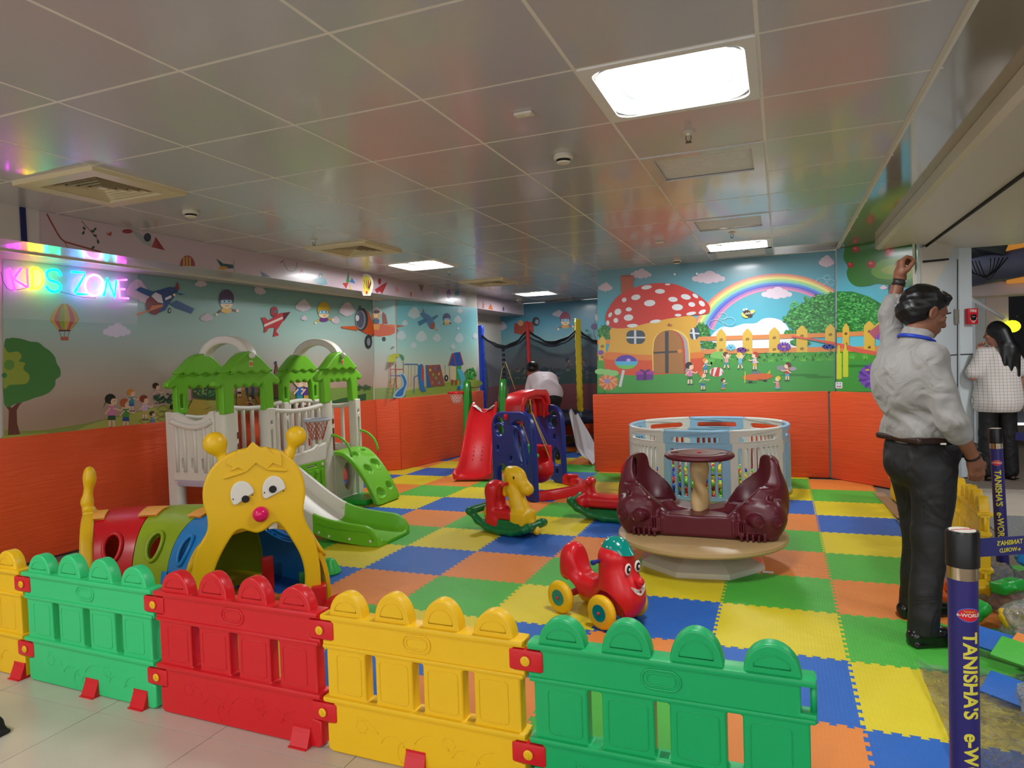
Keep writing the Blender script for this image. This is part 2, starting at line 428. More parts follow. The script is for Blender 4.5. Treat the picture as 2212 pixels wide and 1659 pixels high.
# ---- ceiling with metal tiles
ce = struct('ceiling', MB().box((-1.95, 5.6, CEIL + .123), (7.6, 15.4, .1)), M_cgrid)
CX = lambda i: (-3.20385 + 1.04018*i) * .661
CY = lambda j: (3.01198 + j) * .661
ct = MB().box((0, 0, .004), (.6876 - .014, .661 - .014, .008), bev=.0015).data(); ct.materials.append(M_ctile)
for i in range(-5, 5): MB().box((CX(i), 5.6, CEIL + .0045), (.018, 15.4, .008)).build('grid_bar', M_cgrid, ce)
for j in range(-4, 17): MB().box((-2.05, CY(j), CEIL + .0048), (5.4, .018, .008)).build('grid_bar', M_cgrid, ce)
special = {(2, 1), (-3, 7), (2, 8), (-3, 13), (-3, 1), (-3, 5), (-3, 10), (-3, 15), (2, 3), (2, 6), (2, 9), (-3, -3), (2, -5)}
for i in range(-5, 4):
    for j in range(-4, 16):
        if (i, j) in special or (i == 3 and j > 8): continue
        if i == -5 and j > 1: continue
        if CX(i) > -2.1 and j > 9: continue
        put('ceiling_tile', ct, None, ce, (CX(i + .5), CY(j + .5), CEIL))
# smooth glossy strip, then the boxed beam along the open right side
struct('trim_1', MB().box((.63 + .33, 3.6, CEIL + .012), (.68, 10.6, .02)), M_smooth, None)
struct('trim_2', MB().box((.615, 3.6, CEIL + .001), (.02, 10.6, .008)), M_cream, None)
bm_ = MB(); bm_.prism([(.955, CEIL), (.955, 2.525), (.985, 2.50), (1.39, 2.50), (1.39, CEIL + .1)], -2.2, 8.2, Matrix(((1, 0, 0, 0), (0, 0, -1, 0), (0, 1, 0, 0), (0, 0, 0, 1))) @ S(1, 1, -1))
me = bm_.data()
for v in me.vertices: pass
bo = put('trim_3', me, M_cream); bo['kind'] = 'structure'
if min(v.co.y for v in me.vertices) < -7:       # keep the beam on the far side of the photographer
    for v in me.vertices: v.co.y = -v.co.y
struct('trim_4', MB().box((1.92, 3.4, 2.63), (1.05, 11.0, .16)), M_cream, None)
struct('trim_5', MB().box((1.402, 4.6, 2.56), (.010, 8.2, .16)), M_dark, None)

# ---- lamp fittings, air vents, grilles, detectors, sprinklers
M_lampw = mat('lamp_enamel', (235, 235, 232), .35)
M_glow = mat('lamp_diffuser', (250, 252, 255), .5, emit=LAMP_GLOW)
def lamp_fitting(x, y, label):
    t = empty('ceiling_lamp', (x, y, CEIL), 0, label, 'ceiling lamp', 'square ceiling lamps')
    put('frame', plate(rrect(-.338, -.325, .338, .325, .01), [rrect(-.295, -.285, .295, .285, .06)], .012, .002, M=R('X', 90)), M_lampw, t, (0, 0, .0))
    def basin(u, v):
        a = u * 2 * PI; c, s_ = math.cos(a), math.sin(a); q = (abs(c)**5 + abs(s_)**5) ** (-1/5)
        r = [.30, .285, .262, .235][int(round(v*3))]; z = [.0, .028, .045, .050][int(round(v*3))]
        return (c*q*r, s_*q*r*.965, z)
    put('basin', MB().grid(basin, 48, 4, closeu=True).data(True), mat('lamp_basin', (150, 152, 150), .4), t)
    def diff(u, v):
        return (-.17 + .34*u, -.235 + .47*v, .056 - .042*math.sin(PI*u)**.6)
    put('diffuser', MB().grid(diff, 14, 6).data(True), M_glow, t)
    return t
lab = ['square ceiling lamp nearest the camera', 'lit square ceiling lamp near the left soffit, beyond the middle vent', 'lit square ceiling lamp in front of the mushroom house wall', 'lit square ceiling lamp over the trampoline',
       'unseen square lamp added above the near left corner', 'unseen square lamp added behind the photographer', 'unseen square lamp added outside over the aisle', 'unseen square lamp added outside near the column', 'unseen square lamp added outside behind the photographer']
for (x, y), l in zip(LAMPS, lab): lamp_fitting(x, y, l)
M_vent = mat('vent_cream', (224, 208, 168), .4)
def vent(x, y, label, m):
    t = empty('ceiling_vent', (x, y, CEIL), 0, label, 'air vent', 'square ceiling air vents')
    put('frame', plate(rrect(-.335, -.322, .335, .322, .006), [rrect(-.235, -.225, .235, .225, .004)], .03, .004, M=R('X', 90)), m, t, (0, 0, -.008))
    MB().box((0, 0, .05), (.5, .48, .004)).build('backing', M_dark, t)
    for k in range(5):
        a = .225 - .043*k; b = a - .011; mb = MB()
        for q in range(4):
            Mx = R('Z', 90*q); mb.add([(-a, -a, -.016), (a, -a, -.016), (b, -b, .006), (-b, -b, .006)], [(0, 1, 2, 3)], Mx)
        o = mb.build('slat', m, t)
    MB().box((0, 0, -.005), (.05, .05, .01)).build('centre_plate', m, t)
for j, l, m in ((1.5, 'large cream square air vent lit by the neon sign', M_vent), (5.5, 'cream square air vent above the hanging balloon', M_vent), (10.5, 'cream air vent between the two far lamps', M_vent), (15.5, 'farthest air vent, grey, above the trampoline net', mat('vent_grey', (150, 148, 146), .4))):
    vent(CX(-2.5), CY(j), l, m)
def grille(x, y, label, dy=.5):
    t = empty('ceiling_grille', (x, y, CEIL), 0, label, 'ceiling grille', 'rectangular ceiling grilles')
    put('frame', plate(rrect(-.338, -.325, .338, .325, .004), [rrect(-.27, -.25, .27, .25, .003)], .012, .002, M=R('X', 90)), M_ctile, t, (0, 0, .0))
    MB().box((0, 0, .03), (.6, .56, .004)).build('backing', M_dark, t)
    mb = MB()
    for k in range(26): mb.box((0, -.24 + .0192*k, .008), (.54, .012, .002), R('X', 0))
    o = mb.build('louvre', M_cgrid, t); o['kind'] = 'stuff'
grille(CX(2.5), CY(3.5), 'grey louvred ceiling grille just beyond the nearest lamp')
grille(CX(2.5), CY(6.5), 'second louvred ceiling grille, before the lamp by the back wall')
grille(CX(2.5), CY(9.35), 'last louvred ceiling grille, against the mushroom house wall') if CY(9.35) < 8.3 else grille(CX(2.5), 8.20, 'last louvred ceiling grille, against the mushroom house wall')
M_det = mat('detector_white', (222, 214, 196), .4)
def detector(x, y, label):
    t = empty('smoke_detector', (x, y, CEIL), 0, label, 'smoke detector', 'round smoke detectors')
    MB().lathe([(.052, 0), (.055, -.006), (.055, -.02), (.050, -.026), (.046, -.028)], 24).build('base', M_det, t, auto=30)
    MB().lathe([(.042, -.028), (.036, -.036), (.03, -.040)], 24).build('chamber', M_black, t, auto=30)
    MB().lathe([(.04, -.040), (.036, -.047), (.02, -.051), (.001, -.052)], 24).build('cap', M_det, t, auto=30)
for x, y, l in ((-3.883, 3.691, 'white smoke detector between the big vent and the soffit'), (-1.113, 3.70, 'white smoke detector left of the nearest lamp'), (-4.45, 11.7, 'smoke detector over the trampoline corner'), (-1.121, 8.25, 'smoke detector above the mushroom house')): detector(x, y, l)
M_brass = mat('sprinkler_metal', (70, 60, 55), .3, metal=.8)
def sprinkler(x, y, label):
    t = empty('sprinkler', (x, y, CEIL), 0, label, 'sprinkler', 'ceiling sprinklers')
    MB().lathe([(.032, 0), (.034, -.004), (.014, -.008), (.010, -.02)], 16).build('rosette', M_det, t, auto=30)
    mb = MB(); mb.tube([(-.012, 0, -.02), (-.014, 0, -.035), (-.003, 0, -.05)], .002, 6); mb.tube([(.012, 0, -.02), (.014, 0, -.035), (.003, 0, -.05)], .002, 6)
    mb.build('yoke', M_brass, t, smooth=True)
    MB().lathe([(.001, -.050), (.016, -.051), (.018, -.054), (.001, -.055)], 14).build('deflector', M_brass, t)
for x, y, l in ((-3.847, 5.017, 'sprinkler head before the middle vent'), (-3.787, 7.56, 'sprinkler head just beyond the left lamp'), (-.418, 3.631, 'sprinkler head just beyond the nearest lamp'), (-.402, 6.75, 'sprinkler head in front of the lamp by the back wall')): sprinkler(x, y, l)
for x, y, l in ((-1.085, 2.998, 'small square ceiling sensor left of the nearest lamp'), (-1.097, 6.881, 'small ceiling sensor near the back wall')):
    t = empty('ceiling_sensor', (x, y, CEIL), 0, l, 'sensor', 'small ceiling sensors')
    MB().box((0, 0, -.007), (.09, .055, .014), bev=.006).build('housing', M_det, t, auto=30); MB().box((.02, 0, -.0155), (.03, .02, .003)).build('lens', M_cream, t)

# ---- soffit box along the left wall
sp = [(-4.74, 3.08), (-4.69, 12.6)]
mb = MB().prism([(-4.74, 3.08), (-4.69, 12.58), (-5.6, 12.58), (-5.7, 3.08)], 2.375, CEIL)
struct('trim_6', mb, mat('gloss_white', (210, 200, 200), .22, coat=.3))
mb = MB().prism([(-4.74, -2.4), (-4.74, 3.08), (-5.7, 3.08), (-5.7, -2.4)], 2.375, CEIL)
struct('trim_7', mb, M_wallw)
MB().box((-4.735, 3.08, (CEIL + 2.375)/2), (.012, .035, CEIL - 2.375 - .004)).build('trim_8', mat('navy_tape', (26, 32, 92), .5))['kind'] = 'structure'
struct('trim_9', MB().prism([(-5.12, 3.1), (-5.10, 8.1), (-5.13, 8.1), (-5.15, 3.1)], 2.362, 2.376), M_cream)

# ---- orange padded vinyl panels on the walls
def padmat():
    m = mat('orange_vinyl', (230, 84, 34), .42, mottle=.10, mscale=3, sheen=.15); nt = m.node_tree; b = nt.nodes['Principled BSDF']
    tc = [q for q in nt.nodes if q.type == 'TEX_COORD'][0]
    mp = nt.nodes.new('ShaderNodeMapping'); mp.inputs['Scale'].default_value = (1.2, 1.2, 16)
    n = nt.nodes.new('ShaderNodeTexNoise'); n.inputs['Scale'].default_value = 2.2; n.inputs['Detail'].default_value = 4; n.inputs['Distortion'].default_value = .8
    nt.links.new(tc.outputs['Object'], mp.inputs[0]); nt.links.new(mp.outputs[0], n.inputs['Vector'])
    bp = nt.nodes.new('ShaderNodeBump'); bp.inputs['Strength'].default_value = .30; bp.inputs['Distance'].default_value = .02
    nt.links.new(n.outputs['Fac'], bp.inputs['Height']); nt.links.new(bp.outputs['Normal'], b.inputs['Normal']); return m
M_pad = padmat()
def pad(a, b, label, h=1.0, th=.035):
    a = Vector(a); b = Vector(b); d = b - a; L = d.length; ang = math.atan2(d.y, d.x)
    o = MB().box((L/2, th/2, h/2 + .001), (L - .004, th, h), bev=.014).build('wall_pad', M_pad, None, (a.x, a.y, 0), (0, 0, ang), auto=50)
    return tag(o, label, 'wall padding')
pad((-2.275, 8.535), (.505, 8.53), 'long orange padded panel below the mushroom house mural')
pad((.515, 8.52), (1.06, 7.975), 'orange padded panel on the angled wall behind the standing man')
pad((-5.535, 3.24), (-5.212, 8.0), 'longest orange wall pad, behind the caterpillar and playhouse')
pad((-5.225, 8.005), (-4.955, 8.18), 'narrow orange pad beside the green climbing ramp')
pad((-4.945, 8.19), (-4.60, 10.30), 'orange pad on the pilaster below the painted playground')
pad((-5.05, 12.56), (-2.16, 12.56), 'dark orange pad on the far wall behind the trampoline')
pad((-5.16, 10.2), (-5.16, 12.55), 'orange pad in the recess left of the trampoline')
# ================================================================== PRINTED WALL MURALS (flat prints lying on their walls)
M_print = bpy.data.materials.new('mural_print'); M_print.use_nodes = True
_b = M_print.node_tree.nodes['Principled BSDF']; _a = M_print.node_tree.nodes.new('ShaderNodeVertexColor'); _a.layer_name = 'Col'
M_print.node_tree.links.new(_a.outputs[0], _b.inputs['Base Color']); _b.inputs['Roughness'].default_value = .30; _b.inputs['Coat Weight'].default_value = .25; _b.inputs['Coat Roughness'].default_value = .12
class Mural:
    """flat colour shapes, each layer a fraction of a millimetre above the last; P maps sheet coordinates to the wall"""
    def __init__(s, P, n, step=.00004): s.P = P; s.n = Vector(n).normalized(); s.k = 0; s.st = step; s.v = []; s.f = []; s.c = []
    def up(s): s.k += 1
    def raw(s, pts, faces, cols):
        b = len(s.v); o = s.n * (s.k * s.st); s.v += [tuple(s.P(*p) + o) for p in pts]; cols = [tuple(lin(c)) for c in cols]
        for f in faces: s.f.append(tuple(i + b for i in f)); s.c += [cols[i] for i in f]
    def poly(s, pts, c, up=True):
        if up: s.up()
        t = tessellate_polygon([[Vector((p[0], p[1], 0)) for p in pts]]); s.raw(pts, t, [c]*len(pts))
    def ell(s, x, y, rx, ry=None, c='ffffff', a=0, n=14, up=True, a0=0, a1=360):
        ry = rx if ry is None else ry; ca, sa = math.cos(math.radians(a)), math.sin(math.radians(a)); P = []
        for i in range(n + (a1-a0 < 360)):
            q = math.radians(a0 + (a1-a0)*i/n); u, v = rx*math.cos(q), ry*math.sin(q); P.append((x + u*ca - v*sa, y + u*sa + v*ca))
        if up: s.up()
        s.raw([(x, y)] + P if a1-a0 >= 360 else P, [(0, i+1, (i+1) % n + 1) for i in range(n)] if a1-a0 >= 360 else [tuple(range(len(P)))], [c]*(len(P)+1))
    def line(s, pts, w, c, up=True):
        if up: s.up()
        for (x0, y0), (x1, y1) in zip(pts, pts[1:]):
            L = math.hypot(x1-x0, y1-y0) or 1; nx, ny = -(y1-y0)/L*w/2, (x1-x0)/L*w/2
            s.raw([(x0+nx, y0+ny), (x1+nx, y1+ny), (x1-nx, y1-ny), (x0-nx, y0-ny)], [(0, 1, 2, 3)], [c]*4)
    def grad(s, pts4, cols, nx=10):
        """vertical print gradient inside a four-sided sheet tl,tr,br,bl ; cols list of (t,colour)"""
        s.up(); tl, tr, br, bl = pts4; P = []; C = []; F = []
        for j, (t, c) in enumerate(cols):
            for i in range(nx + 1):
                u = i/nx; a = (tl[0]+(tr[0]-tl[0])*u, tl[1]+(tr[1]-tl[1])*u); b = (bl[0]+(br[0]-bl[0])*u, bl[1]+(br[1]-bl[1])*u)
                P.append((a[0]+(b[0]-a[0])*t, a[1]+(b[1]-a[1])*t)); C.append(c)
        for j in range(len(cols)-1):
            for i in range(nx): q = j*(nx+1)+i; F.append((q, q+1, q+nx+2, q+nx+1))
        s.raw(P, F, C)
    def cloud(s, x, y, w, h, c='d8d0d8'):
        s.up()
        for dx, dy, r in ((-.34, .12, .22), (-.16, -.05, .3), (.05, -.2, .34), (.22, 0, .3), (.38, .12, .2), (0, .18, .34), (-.2, .22, .22), (.22, .22, .22)):
            s.ell(x + dx*w, y + dy*h, r*h*1.0 if w < 1.5*h else r*w*.5, r*h*1.1, c, up=True, n=12)
    def bush(s, x, y, w, h, cols, n=150, sz=6, fn=None):
        s.up()
        for i in range(n):
            if i % 6 == 5: s.up()
            a = random.uniform(0, 2*PI); r = math.sqrt(random.random())
            s.ell(x + w/2*r*math.cos(a), y + h/2*r*math.sin(a), sz*random.uniform(.7, 1.3), sz*random.uniform(.3, .6), random.choice(cols), random.uniform(0, 180), 6, up=False)
    def kid(s, x, y, h, hair='5a3018', shirt='6aa0d0', pants='3060a0', pose='stand', face=1, skin='f2d2b4', pony=False, shoes='404050'):
        """x,y = feet centre ; h = height on the sheet"""
        hr = h*.17; hy = y - h + hr
        s.up()
        if pose == 'sit':
            s.ell(x, y - h*.10, h*.20, h*.09, pants, up=False); s.up()
            s.poly([(x-h*.11, y-h*.52), (x+h*.11, y-h*.52), (x+h*.13, y-h*.12), (x-h*.13, y-h*.12)], shirt); hy = y - h*.72
            s.line([(x, y-h*.45), (x+face*h*.3, y-h*.5)], h*.05, skin)
        else:
            k = h*.07 if pose == 'stand' else h*.13
            for q in (-1, 1):
                s.line([(x+q*h*.05, y-h*.36), (x+q*k, y-h*.04)], h*.075, skin, up=False); s.ell(x+q*k+face*h*.03, y-h*.02, h*.065, h*.03, shoes, up=False, n=8)
            s.poly([(x-h*.10, y-h*.42), (x+h*.10, y-h*.42), (x+h*.12, y-h*.24), (x-h*.12, y-h*.24)], pants)
            s.poly([(x-h*.10, y-h*.66), (x+h*.10, y-h*.66), (x+h*.12, y-h*.38), (x-h*.12, y-h*.38)], shirt)
            if pose == 'up': s.line([(x-h*.08, y-h*.62), (x-h*.26, y-h*.86)], h*.05, skin); s.line([(x+h*.08, y-h*.62), (x+h*.26, y-h*.86)], h*.05, skin)
            else: s.line([(x+h*.05, y-h*.6), (x+face*h*.27, y-h*.52), (x+face*h*.34, y-h*.6)], h*.05, skin); s.line([(x-h*.05, y-h*.6), (x-face*h*.2, y-h*.42)], h*.05, skin)
        s.up(); s.ell(x, hy, hr*.95, hr, skin, up=False); s.up()
        s.ell(x - face*hr*.25, hy - hr*.25, hr*1.0, hr*.92, hair, up=False)
        if pony: s.poly([(x-face*hr*.8, hy), (x-face*hr*1.6, hy+hr*1.5), (x-face*hr*1.1, hy+hr*.2)], hair)
        s.ell(x + face*hr*.38, hy + hr*.25, hr*.58, hr*.62, skin)
        s.ell(x + face*hr*.5, hy + hr*.1, hr*.08, hr*.1, '302020', n=6)
    def diver(s, x, y, r, cap='4a3a60', suit='e0b040'):
        s.line([(x-r*.5, y+r*1.3), (x-r*1.3, y+r*1.9)], r*.25, cap); s.line([(x+r*.5, y+r*1.3), (x+r*1.4, y+r*1.5)], r*.25, cap)
        s.ell(x-r*1.35, y+r*2.0, r*.2, r*.2, 'f0d0a8'); s.ell(x+r*1.5, y+r*1.5, r*.2, r*.2, 'f0d0a8')
        s.ell(x, y+r*1.45, r*.75, r*.4, suit); s.ell(x, y-r*.15, r*1.05, r*1.3, cap); s.ell(x, y+r*.6, r*.85, r*.62, 'f2d6a8')
        s.poly(rrect(x-r*.85, y-r*.05, x+r*.85, y+r*.55, r*.25), '607088'); s.poly(rrect(x-r*.75, y+r*.02, x+r*.75, y+r*.48, r*.2), 'a8d8f0')
        s.ell(x-r*.3, y+r*.22, r*.1, r*.13, '203040'); s.ell(x+r*.35, y+r*.22, r*.1, r*.13, '203040'); s.line([(x-r*.15, y+r*.85), (x+r*.15, y+r*.88), (x+r*.3, y+r*.78)], r*.08, '803020')
    def flower(s, x, y, r, c1, c2, n=12, ry=.75):
        s.up()
        for k in range(n):
            a = 360*k/n; s.ell(x + r*.62*math.cos(math.radians(a)), y + r*.62*ry*math.sin(math.radians(a)), r*.42, r*.17, c1 if k % 2 else c2, a, 8, up=True)
    def balloon(s, x, y, rx, ry, cols, basket=True):
        s.up(); n = len(cols)
        for i, c in enumerate(cols):
            def px(t, e): return x + rx*math.sin(-PI/2 + PI*t)*e
            P = []; m = 10
            for q in range(m+1):
                v = q/m; e = math.sin(PI*min(v*.62 + .02, 1))**.6 if v < .6 else math.sin(PI*(.60*.62+.02))**.6*(1 - (v-.6)*1.55)
                P.append((px(i/n, e), px((i+1)/n, e), y - ry + 2*ry*v))
            pts = [(a, yy) for a, b, yy in P] + [(b, yy) for a, b, yy in P[::-1]]; s.poly(pts, c, up=(i == 0))
        s.poly(rrect(x-rx*.40, y+ry*.92, x+rx*.40, y+ry*1.03, rx*.05), '5a2838')
        if basket:
            for q in (-.32, 0, .32): s.line([(x+rx*q, y+ry*1.0), (x+rx*q*.7, y+ry*1.45)], rx*.03, '604030')
            s.poly(rrect(x-rx*.26, y+ry*1.42, x+rx*.26, y+ry*1.70, rx*.06), 'b06048')
    def build(s, name, label, cat='mural', kind=None, parent=None, group=None):
        me = bpy.data.meshes.new(name); me.from_pydata(s.v, [], s.f); ca = me.color_attributes.new('Col', 'FLOAT_COLOR', 'CORNER')
        ca.data.foreach_set('color', [q for c in s.c for q in (*c, 1.0)])
        o = put(name, me, M_print, parent); return tag(o, label, cat, group)

# ---------------------------------------------------------------- mushroom house mural (back wall), sheet units: 0.2984 photo pixel
Q = lambda x, y: (1280 + .29837*x, 540 + .29837*y)
def onback(x, y):
    p = aty(*Q(x, y), RWY - .002); return p
A0, A1 = (.600, 8.50), (1.255, 7.84)
def onang(x, y): return onwall(*Q(x, y), A0, A1)
def top_of(P, x, z, y0, y1):
    for _ in range(40):
        m = (y0+y1)/2
        if P(x, m).z > z: y0 = m
        else: y1 = m
    return (y0+y1)/2
def paint_right(m, P, x0, x1):
    ct = [(x, top_of(P, x, CEIL - .004, -200, 400)) for x in np.linspace(x0, x1, 12)]; cb = [(x, top_of(P, x, .97, 800, 1300)) for x in np.linspace(x0, x1, 12)]
    def inside(x): return x0 - 1 <= x <= x1 + 1
    # sky and lawn
    sky = [(0, '5b8896'), (.12, '5f98a8'), (.3, '58a9bd'), (.55, '4fb6cf'), (.68, '62c0d2')]; lawn = [(.68, '3b8a3a'), (.78, '3f9a42'), (1, '3c8a3e')]
    for tab in (sky, lawn):
        m.up(); Pp = []; C = []; F = []; nx = 12
        for t, c in tab:
            for (xa, ya), (xb, yb) in zip(ct, cb): Pp.append((xa, ya + (yb-ya)*t)); C.append(c)
        for j in range(len(tab)-1):
            for i in range(nx-1): q = j*nx+i; F.append((q, q+1, q+nx+1, q+nx))
        m.raw(Pp, F, C)
m = Mural(onback, (0, -1, 0)); X0, X1 = 36, 1758
paint_right(m, onback, X0, X1)
for x, y, w, h in ((348, 172, 165, 66), (92, 268, 110, 60), (836, 198, 260, 84), (1692, 82, 110, 78)): m.cloud(x, y, w, h, 'cdb9c6')
# rainbow
cols = ['d8897a', 'e6b77c', 'e9e08c', 'a9d48c', '7fc4c0', '5b86d6', '5a62c4', 'b077b8', 'd98fae']
N = 26; m.up()
for k, c in enumerate(cols):
    a, b = k/len(cols), (k+1)/len(cols); P = []
    def rb(t, e):   # outer and inner arcs through measured points
        ang = math.radians(196 + (352-196)*t); ro = (640 - 150*e, 520 - 118*e); x = 1345 + ro[0]*math.cos(ang); y = 690 + ro[1]*math.sin(ang); return x, y
    P = [rb(i/N, a) for i in range(N+1) if rb(i/N, a)[0] < 1757] + [rb(i/N, b) for i in range(N, -1, -1) if rb(i/N, b)[0] < 1757]
    m.poly(P, c, up=False)
m.cloud(1330, 312, 240, 80, 'dccbd8')
# big white cloud bank and hedge
m.poly(smoothpts([(850, 640), (930, 560), (1010, 560), (1090, 535), (1180, 530), (1230, 500), (1300, 492), (1380, 520), (1430, 600), (1450, 760), (850, 770)], 6), 'e9edf2')
m.poly([(36, 760), (800, 750), (1758, 735), (1758, 800), (36, 810)], '3f8f35')
g3 = ['2f7a34', '3d9a44', '56b356', '1f5a2a', '489f4a']
m.ell(1720, 470, 330, 165, '2f7d38') if 0 else None
tree_pts = [(1390, 505), (1420, 440), (1500, 400), (1580, 345), (1700, 320), (1757, 305), (1757, 620), (1600, 600), (1500, 590), (1420, 560)]
m.poly(tree_pts, '2c7a38'); m.up()
def leaves(m, x0, x1, test, n, sz):
    m.up(); i = 0
    while i < n:
        x, y = random.uniform(x0, x1), random.uniform(290, 700)
        if test(x, y): m.ell(x, y, sz*random.uniform(.7, 1.5), sz*random.uniform(.3, .6), random.choice(g3 + ['66c468', '2a6e36']), random.uniform(-40, 40), 6, up=(i % 8 == 0)); i += 1
crown = lambda x, y: ((x-1770)/385)**2 + ((y-500)/(190 if y < 500 else 120))**2 < 1.0 + .1*math.sin(x*.07)
leaves(m, 1380, 1752, lambda x, y: crown(x, y) and x < 1752, 750, 10)
for x, y, w, h, n in ((90, 600, 110, 120, 70), (790, 600, 130, 150, 90), (840, 690, 120, 60, 50), (1440, 600, 120, 50, 40), (1500, 670, 160, 60, 60)): m.poly(circ(x, y, w*.45, 14, h*.45), '2a6e2c'); m.bush(x, y, w, h, g3, n, 9)
# picket fence
for y in (640, 725): m.poly([(36, y+10), (1758, y-42 if y < 700 else y-25), (1758, y-10 if y < 700 else y+12), (36, y+42)], 'd98a4e')
for x, w, y0, y1 in ((72, 52, 620, 800), (932, 68, 572, 750), (1122, 70, 568, 752), (1316, 76, 558, 745), (1516, 80, 545, 740), (1722, 76, 535, 720)):
    m.poly([(x-w/2, y1), (x-w/2, y0+38), (x-w*.2, y0+12), (x, y0), (x+w*.2, y0+12), (x+w/2, y0+38), (x+w/2, y1)], 'd8b246')
    for yy in (y0+78, y1-25): m.ell(x, yy, 14, 10, '7a5a28', -15); m.ell(x, yy, 9, 5, 'a08038', -15)
m.poly([(36, 800), (860, 770), (1300, 748), (1758, 735), (1758, 800), (1300, 815), (860, 830), (36, 850)], '4a9a38')
for i in range(160):
    x = random.uniform(800, 1750); m.ell(x, 790 + random.uniform(-35, 20) - (x-900)*.02, 12, 5, random.choice(g3 + ['1d5a24']), random.uniform(30, 150), 6, up=(i % 6 == 0))
for x in (100, 860, 1290, 1410, 1530, 1640, 1720):
    for a in (-.9, -.5, -.2, .2, .5, .9): m.poly([(x-4, 830), (x + 45*a, 755+20*abs(a)), (x+6, 830)], '6cc450', up=(a == -.9))
m.poly(smoothpts([(860, 780), (870, 745), (910, 735), (960, 745), (1000, 790)], 5), '7cc060')
m.poly([(36, 850), (800, 832), (1300, 812), (1758, 798), (1758, 1024), (36, 1036)], '439a44')
for x, y, w in ((1500, 905, 300), (1150, 960, 90), (1640, 920, 220)): m.ell(x, y, w/2, 9, '2f7d33')
# mushroom house
m.poly(smoothpts([(150, 560), (430, 500), (720, 478), (750, 560), (775, 640), (790, 760), (800, 850), (760, 895), (600, 895), (420, 905), (230, 905), (110, 880), (88, 820), (110, 740), (130, 650)], 6), 'd9a53c')
m.poly(smoothpts([(100, 770), (300, 790), (450, 800), (620, 790), (800, 770), (800, 850), (760, 895), (600, 895), (420, 905), (230, 905), (110, 880), (88, 820)], 6), 'd3502c')
m.poly(smoothpts([(108, 740), (300, 755), (450, 760), (620, 755), (790, 740), (792, 780), (620, 790), (450, 800), (300, 795), (100, 790)], 6), 'db7a34')
m.poly([(215, 350), (208, 270), (212, 235), (206, 230), (204, 192), (300, 186), (300, 225), (292, 240), (298, 262), (295, 320)], 'b0502c'); m.ell(252, 189, 48, 7, '8c3a20')
m.poly(smoothpts([(96, 520), (104, 450), (170, 350), (260, 290), (380, 252), (500, 240), (600, 250), (700, 290), (790, 345), (845, 400), (850, 440), (830, 462), (720, 474), (560, 496), (400, 530), (280, 560), (180, 568), (120, 552)], 6), 'c53128')
for x, y, rx, ry, a in ((392, 271, 38, 15, -8), (489, 300, 36, 17, 0), (545, 250, 20, 6, 0), (315, 343, 34, 20, -10), (230, 362, 18, 16, -40), (583, 358, 34, 18, 5), (676, 340, 36, 19, 12), (745, 333, 24, 12, 35), (415, 385, 41, 23, -5), (615, 415, 40, 23, 0), (719, 395, 25, 17, 10), (792, 388, 26, 17, 40), (185, 448, 25, 22, -30), (264, 430, 22, 15, -5), (129, 470, 12, 20, 30), (262, 490, 34, 23, -5), (170, 510, 17, 18, 0), (795, 448, 28, 14, -25), (715, 460, 36, 12, -10), (620, 472, 24, 10, 0), (456, 517, 40, 12, -8), (290, 548, 40, 13, -3), (112, 528, 12, 18, 0)):
    m.ell(x, y, rx, ry, 'd9dde0', a, 18)
def arch(x0, x1, y0, y1, c): m.poly([(x0, y1)] + [(x0-4, (y0+y1)/2)] + arc((x0+x1)/2, y0+110, (x1-x0)/2, 180, 360, 14, ry=110) + [(x1+6, (y0+y1)/2), (x1+12, y1)], c)
arch(436, 700, 572, 890, 'e7c85a'); arch(446, 690, 584, 890, 'a8a0a8'); arch(446, 664, 578, 890, 'c04a30'); arch(444, 650, 580, 892, 'a5713c')
m.poly([(525, 590), (552, 588), (552, 892), (527, 892)], '3a3c40'); m.poly([(443, 738), (620, 730), (620, 742), (443, 752)], '3a3c40'); m.ell(632, 732, 17, 14, 'd9863c')
m.poly(rrect(246, 582, 382, 680, 38, 5), '3c4a54'); m.poly([(302, 582), (318, 582), (318, 680), (302, 680)], 'c9ced6'); m.poly([(246, 628), (382, 628), (382, 640), (246, 640)], 'c9ced6')
m.ell(740, 605, 36, 46, '3c5060', 10); m.line([(728, 565), (740, 650)], 16, 'd6dade'); m.line([(706, 600), (774, 606)], 10, 'd6dade')
m.ell(560, 546, 20, 9, 'b06a30'); m.line([(556, 548), (554, 530)], 5, '503018')
# lollipop, present, flower, ball, plane, stones, bee, bubbles
m.line([(226, 870), (200, 990)], 20, 'd0ccd4')
m.ell(245, 812, 82, 52, '6fc25a'); m.poly(rrect(163, 785, 328, 835, 22), '4fb4d8'); m.ell(245, 806, 76, 46, '5a3aa8', a0=180, a1=360, n=16); m.ell(262, 798, 16, 12, 'b8a8e8')
m.poly([(318, 888), (440, 884), (440, 938), (320, 944)], '6a2a8c'); m.poly([(314, 880), (444, 876), (444, 900), (314, 902)], 'a03a98'); m.poly([(370, 878), (392, 878), (392, 942), (370, 942)], '4a1a6c'); m.ell(362, 874, 20, 8, '5a2080', 20); m.ell(400, 874, 20, 8, '5a2080', -20)
m.line([(92, 980), (86, 1036)], 4, '2a5a2a'); m.flower(116, 955, 72, 'e09a6c', 'cf7448', 16, .78); m.ell(108, 948, 20, 17, '8c8cc8')
for x, y in ((60, 880), (110, 885), (150, 892)): m.ell(x, y, 42, 22, '8ac878')
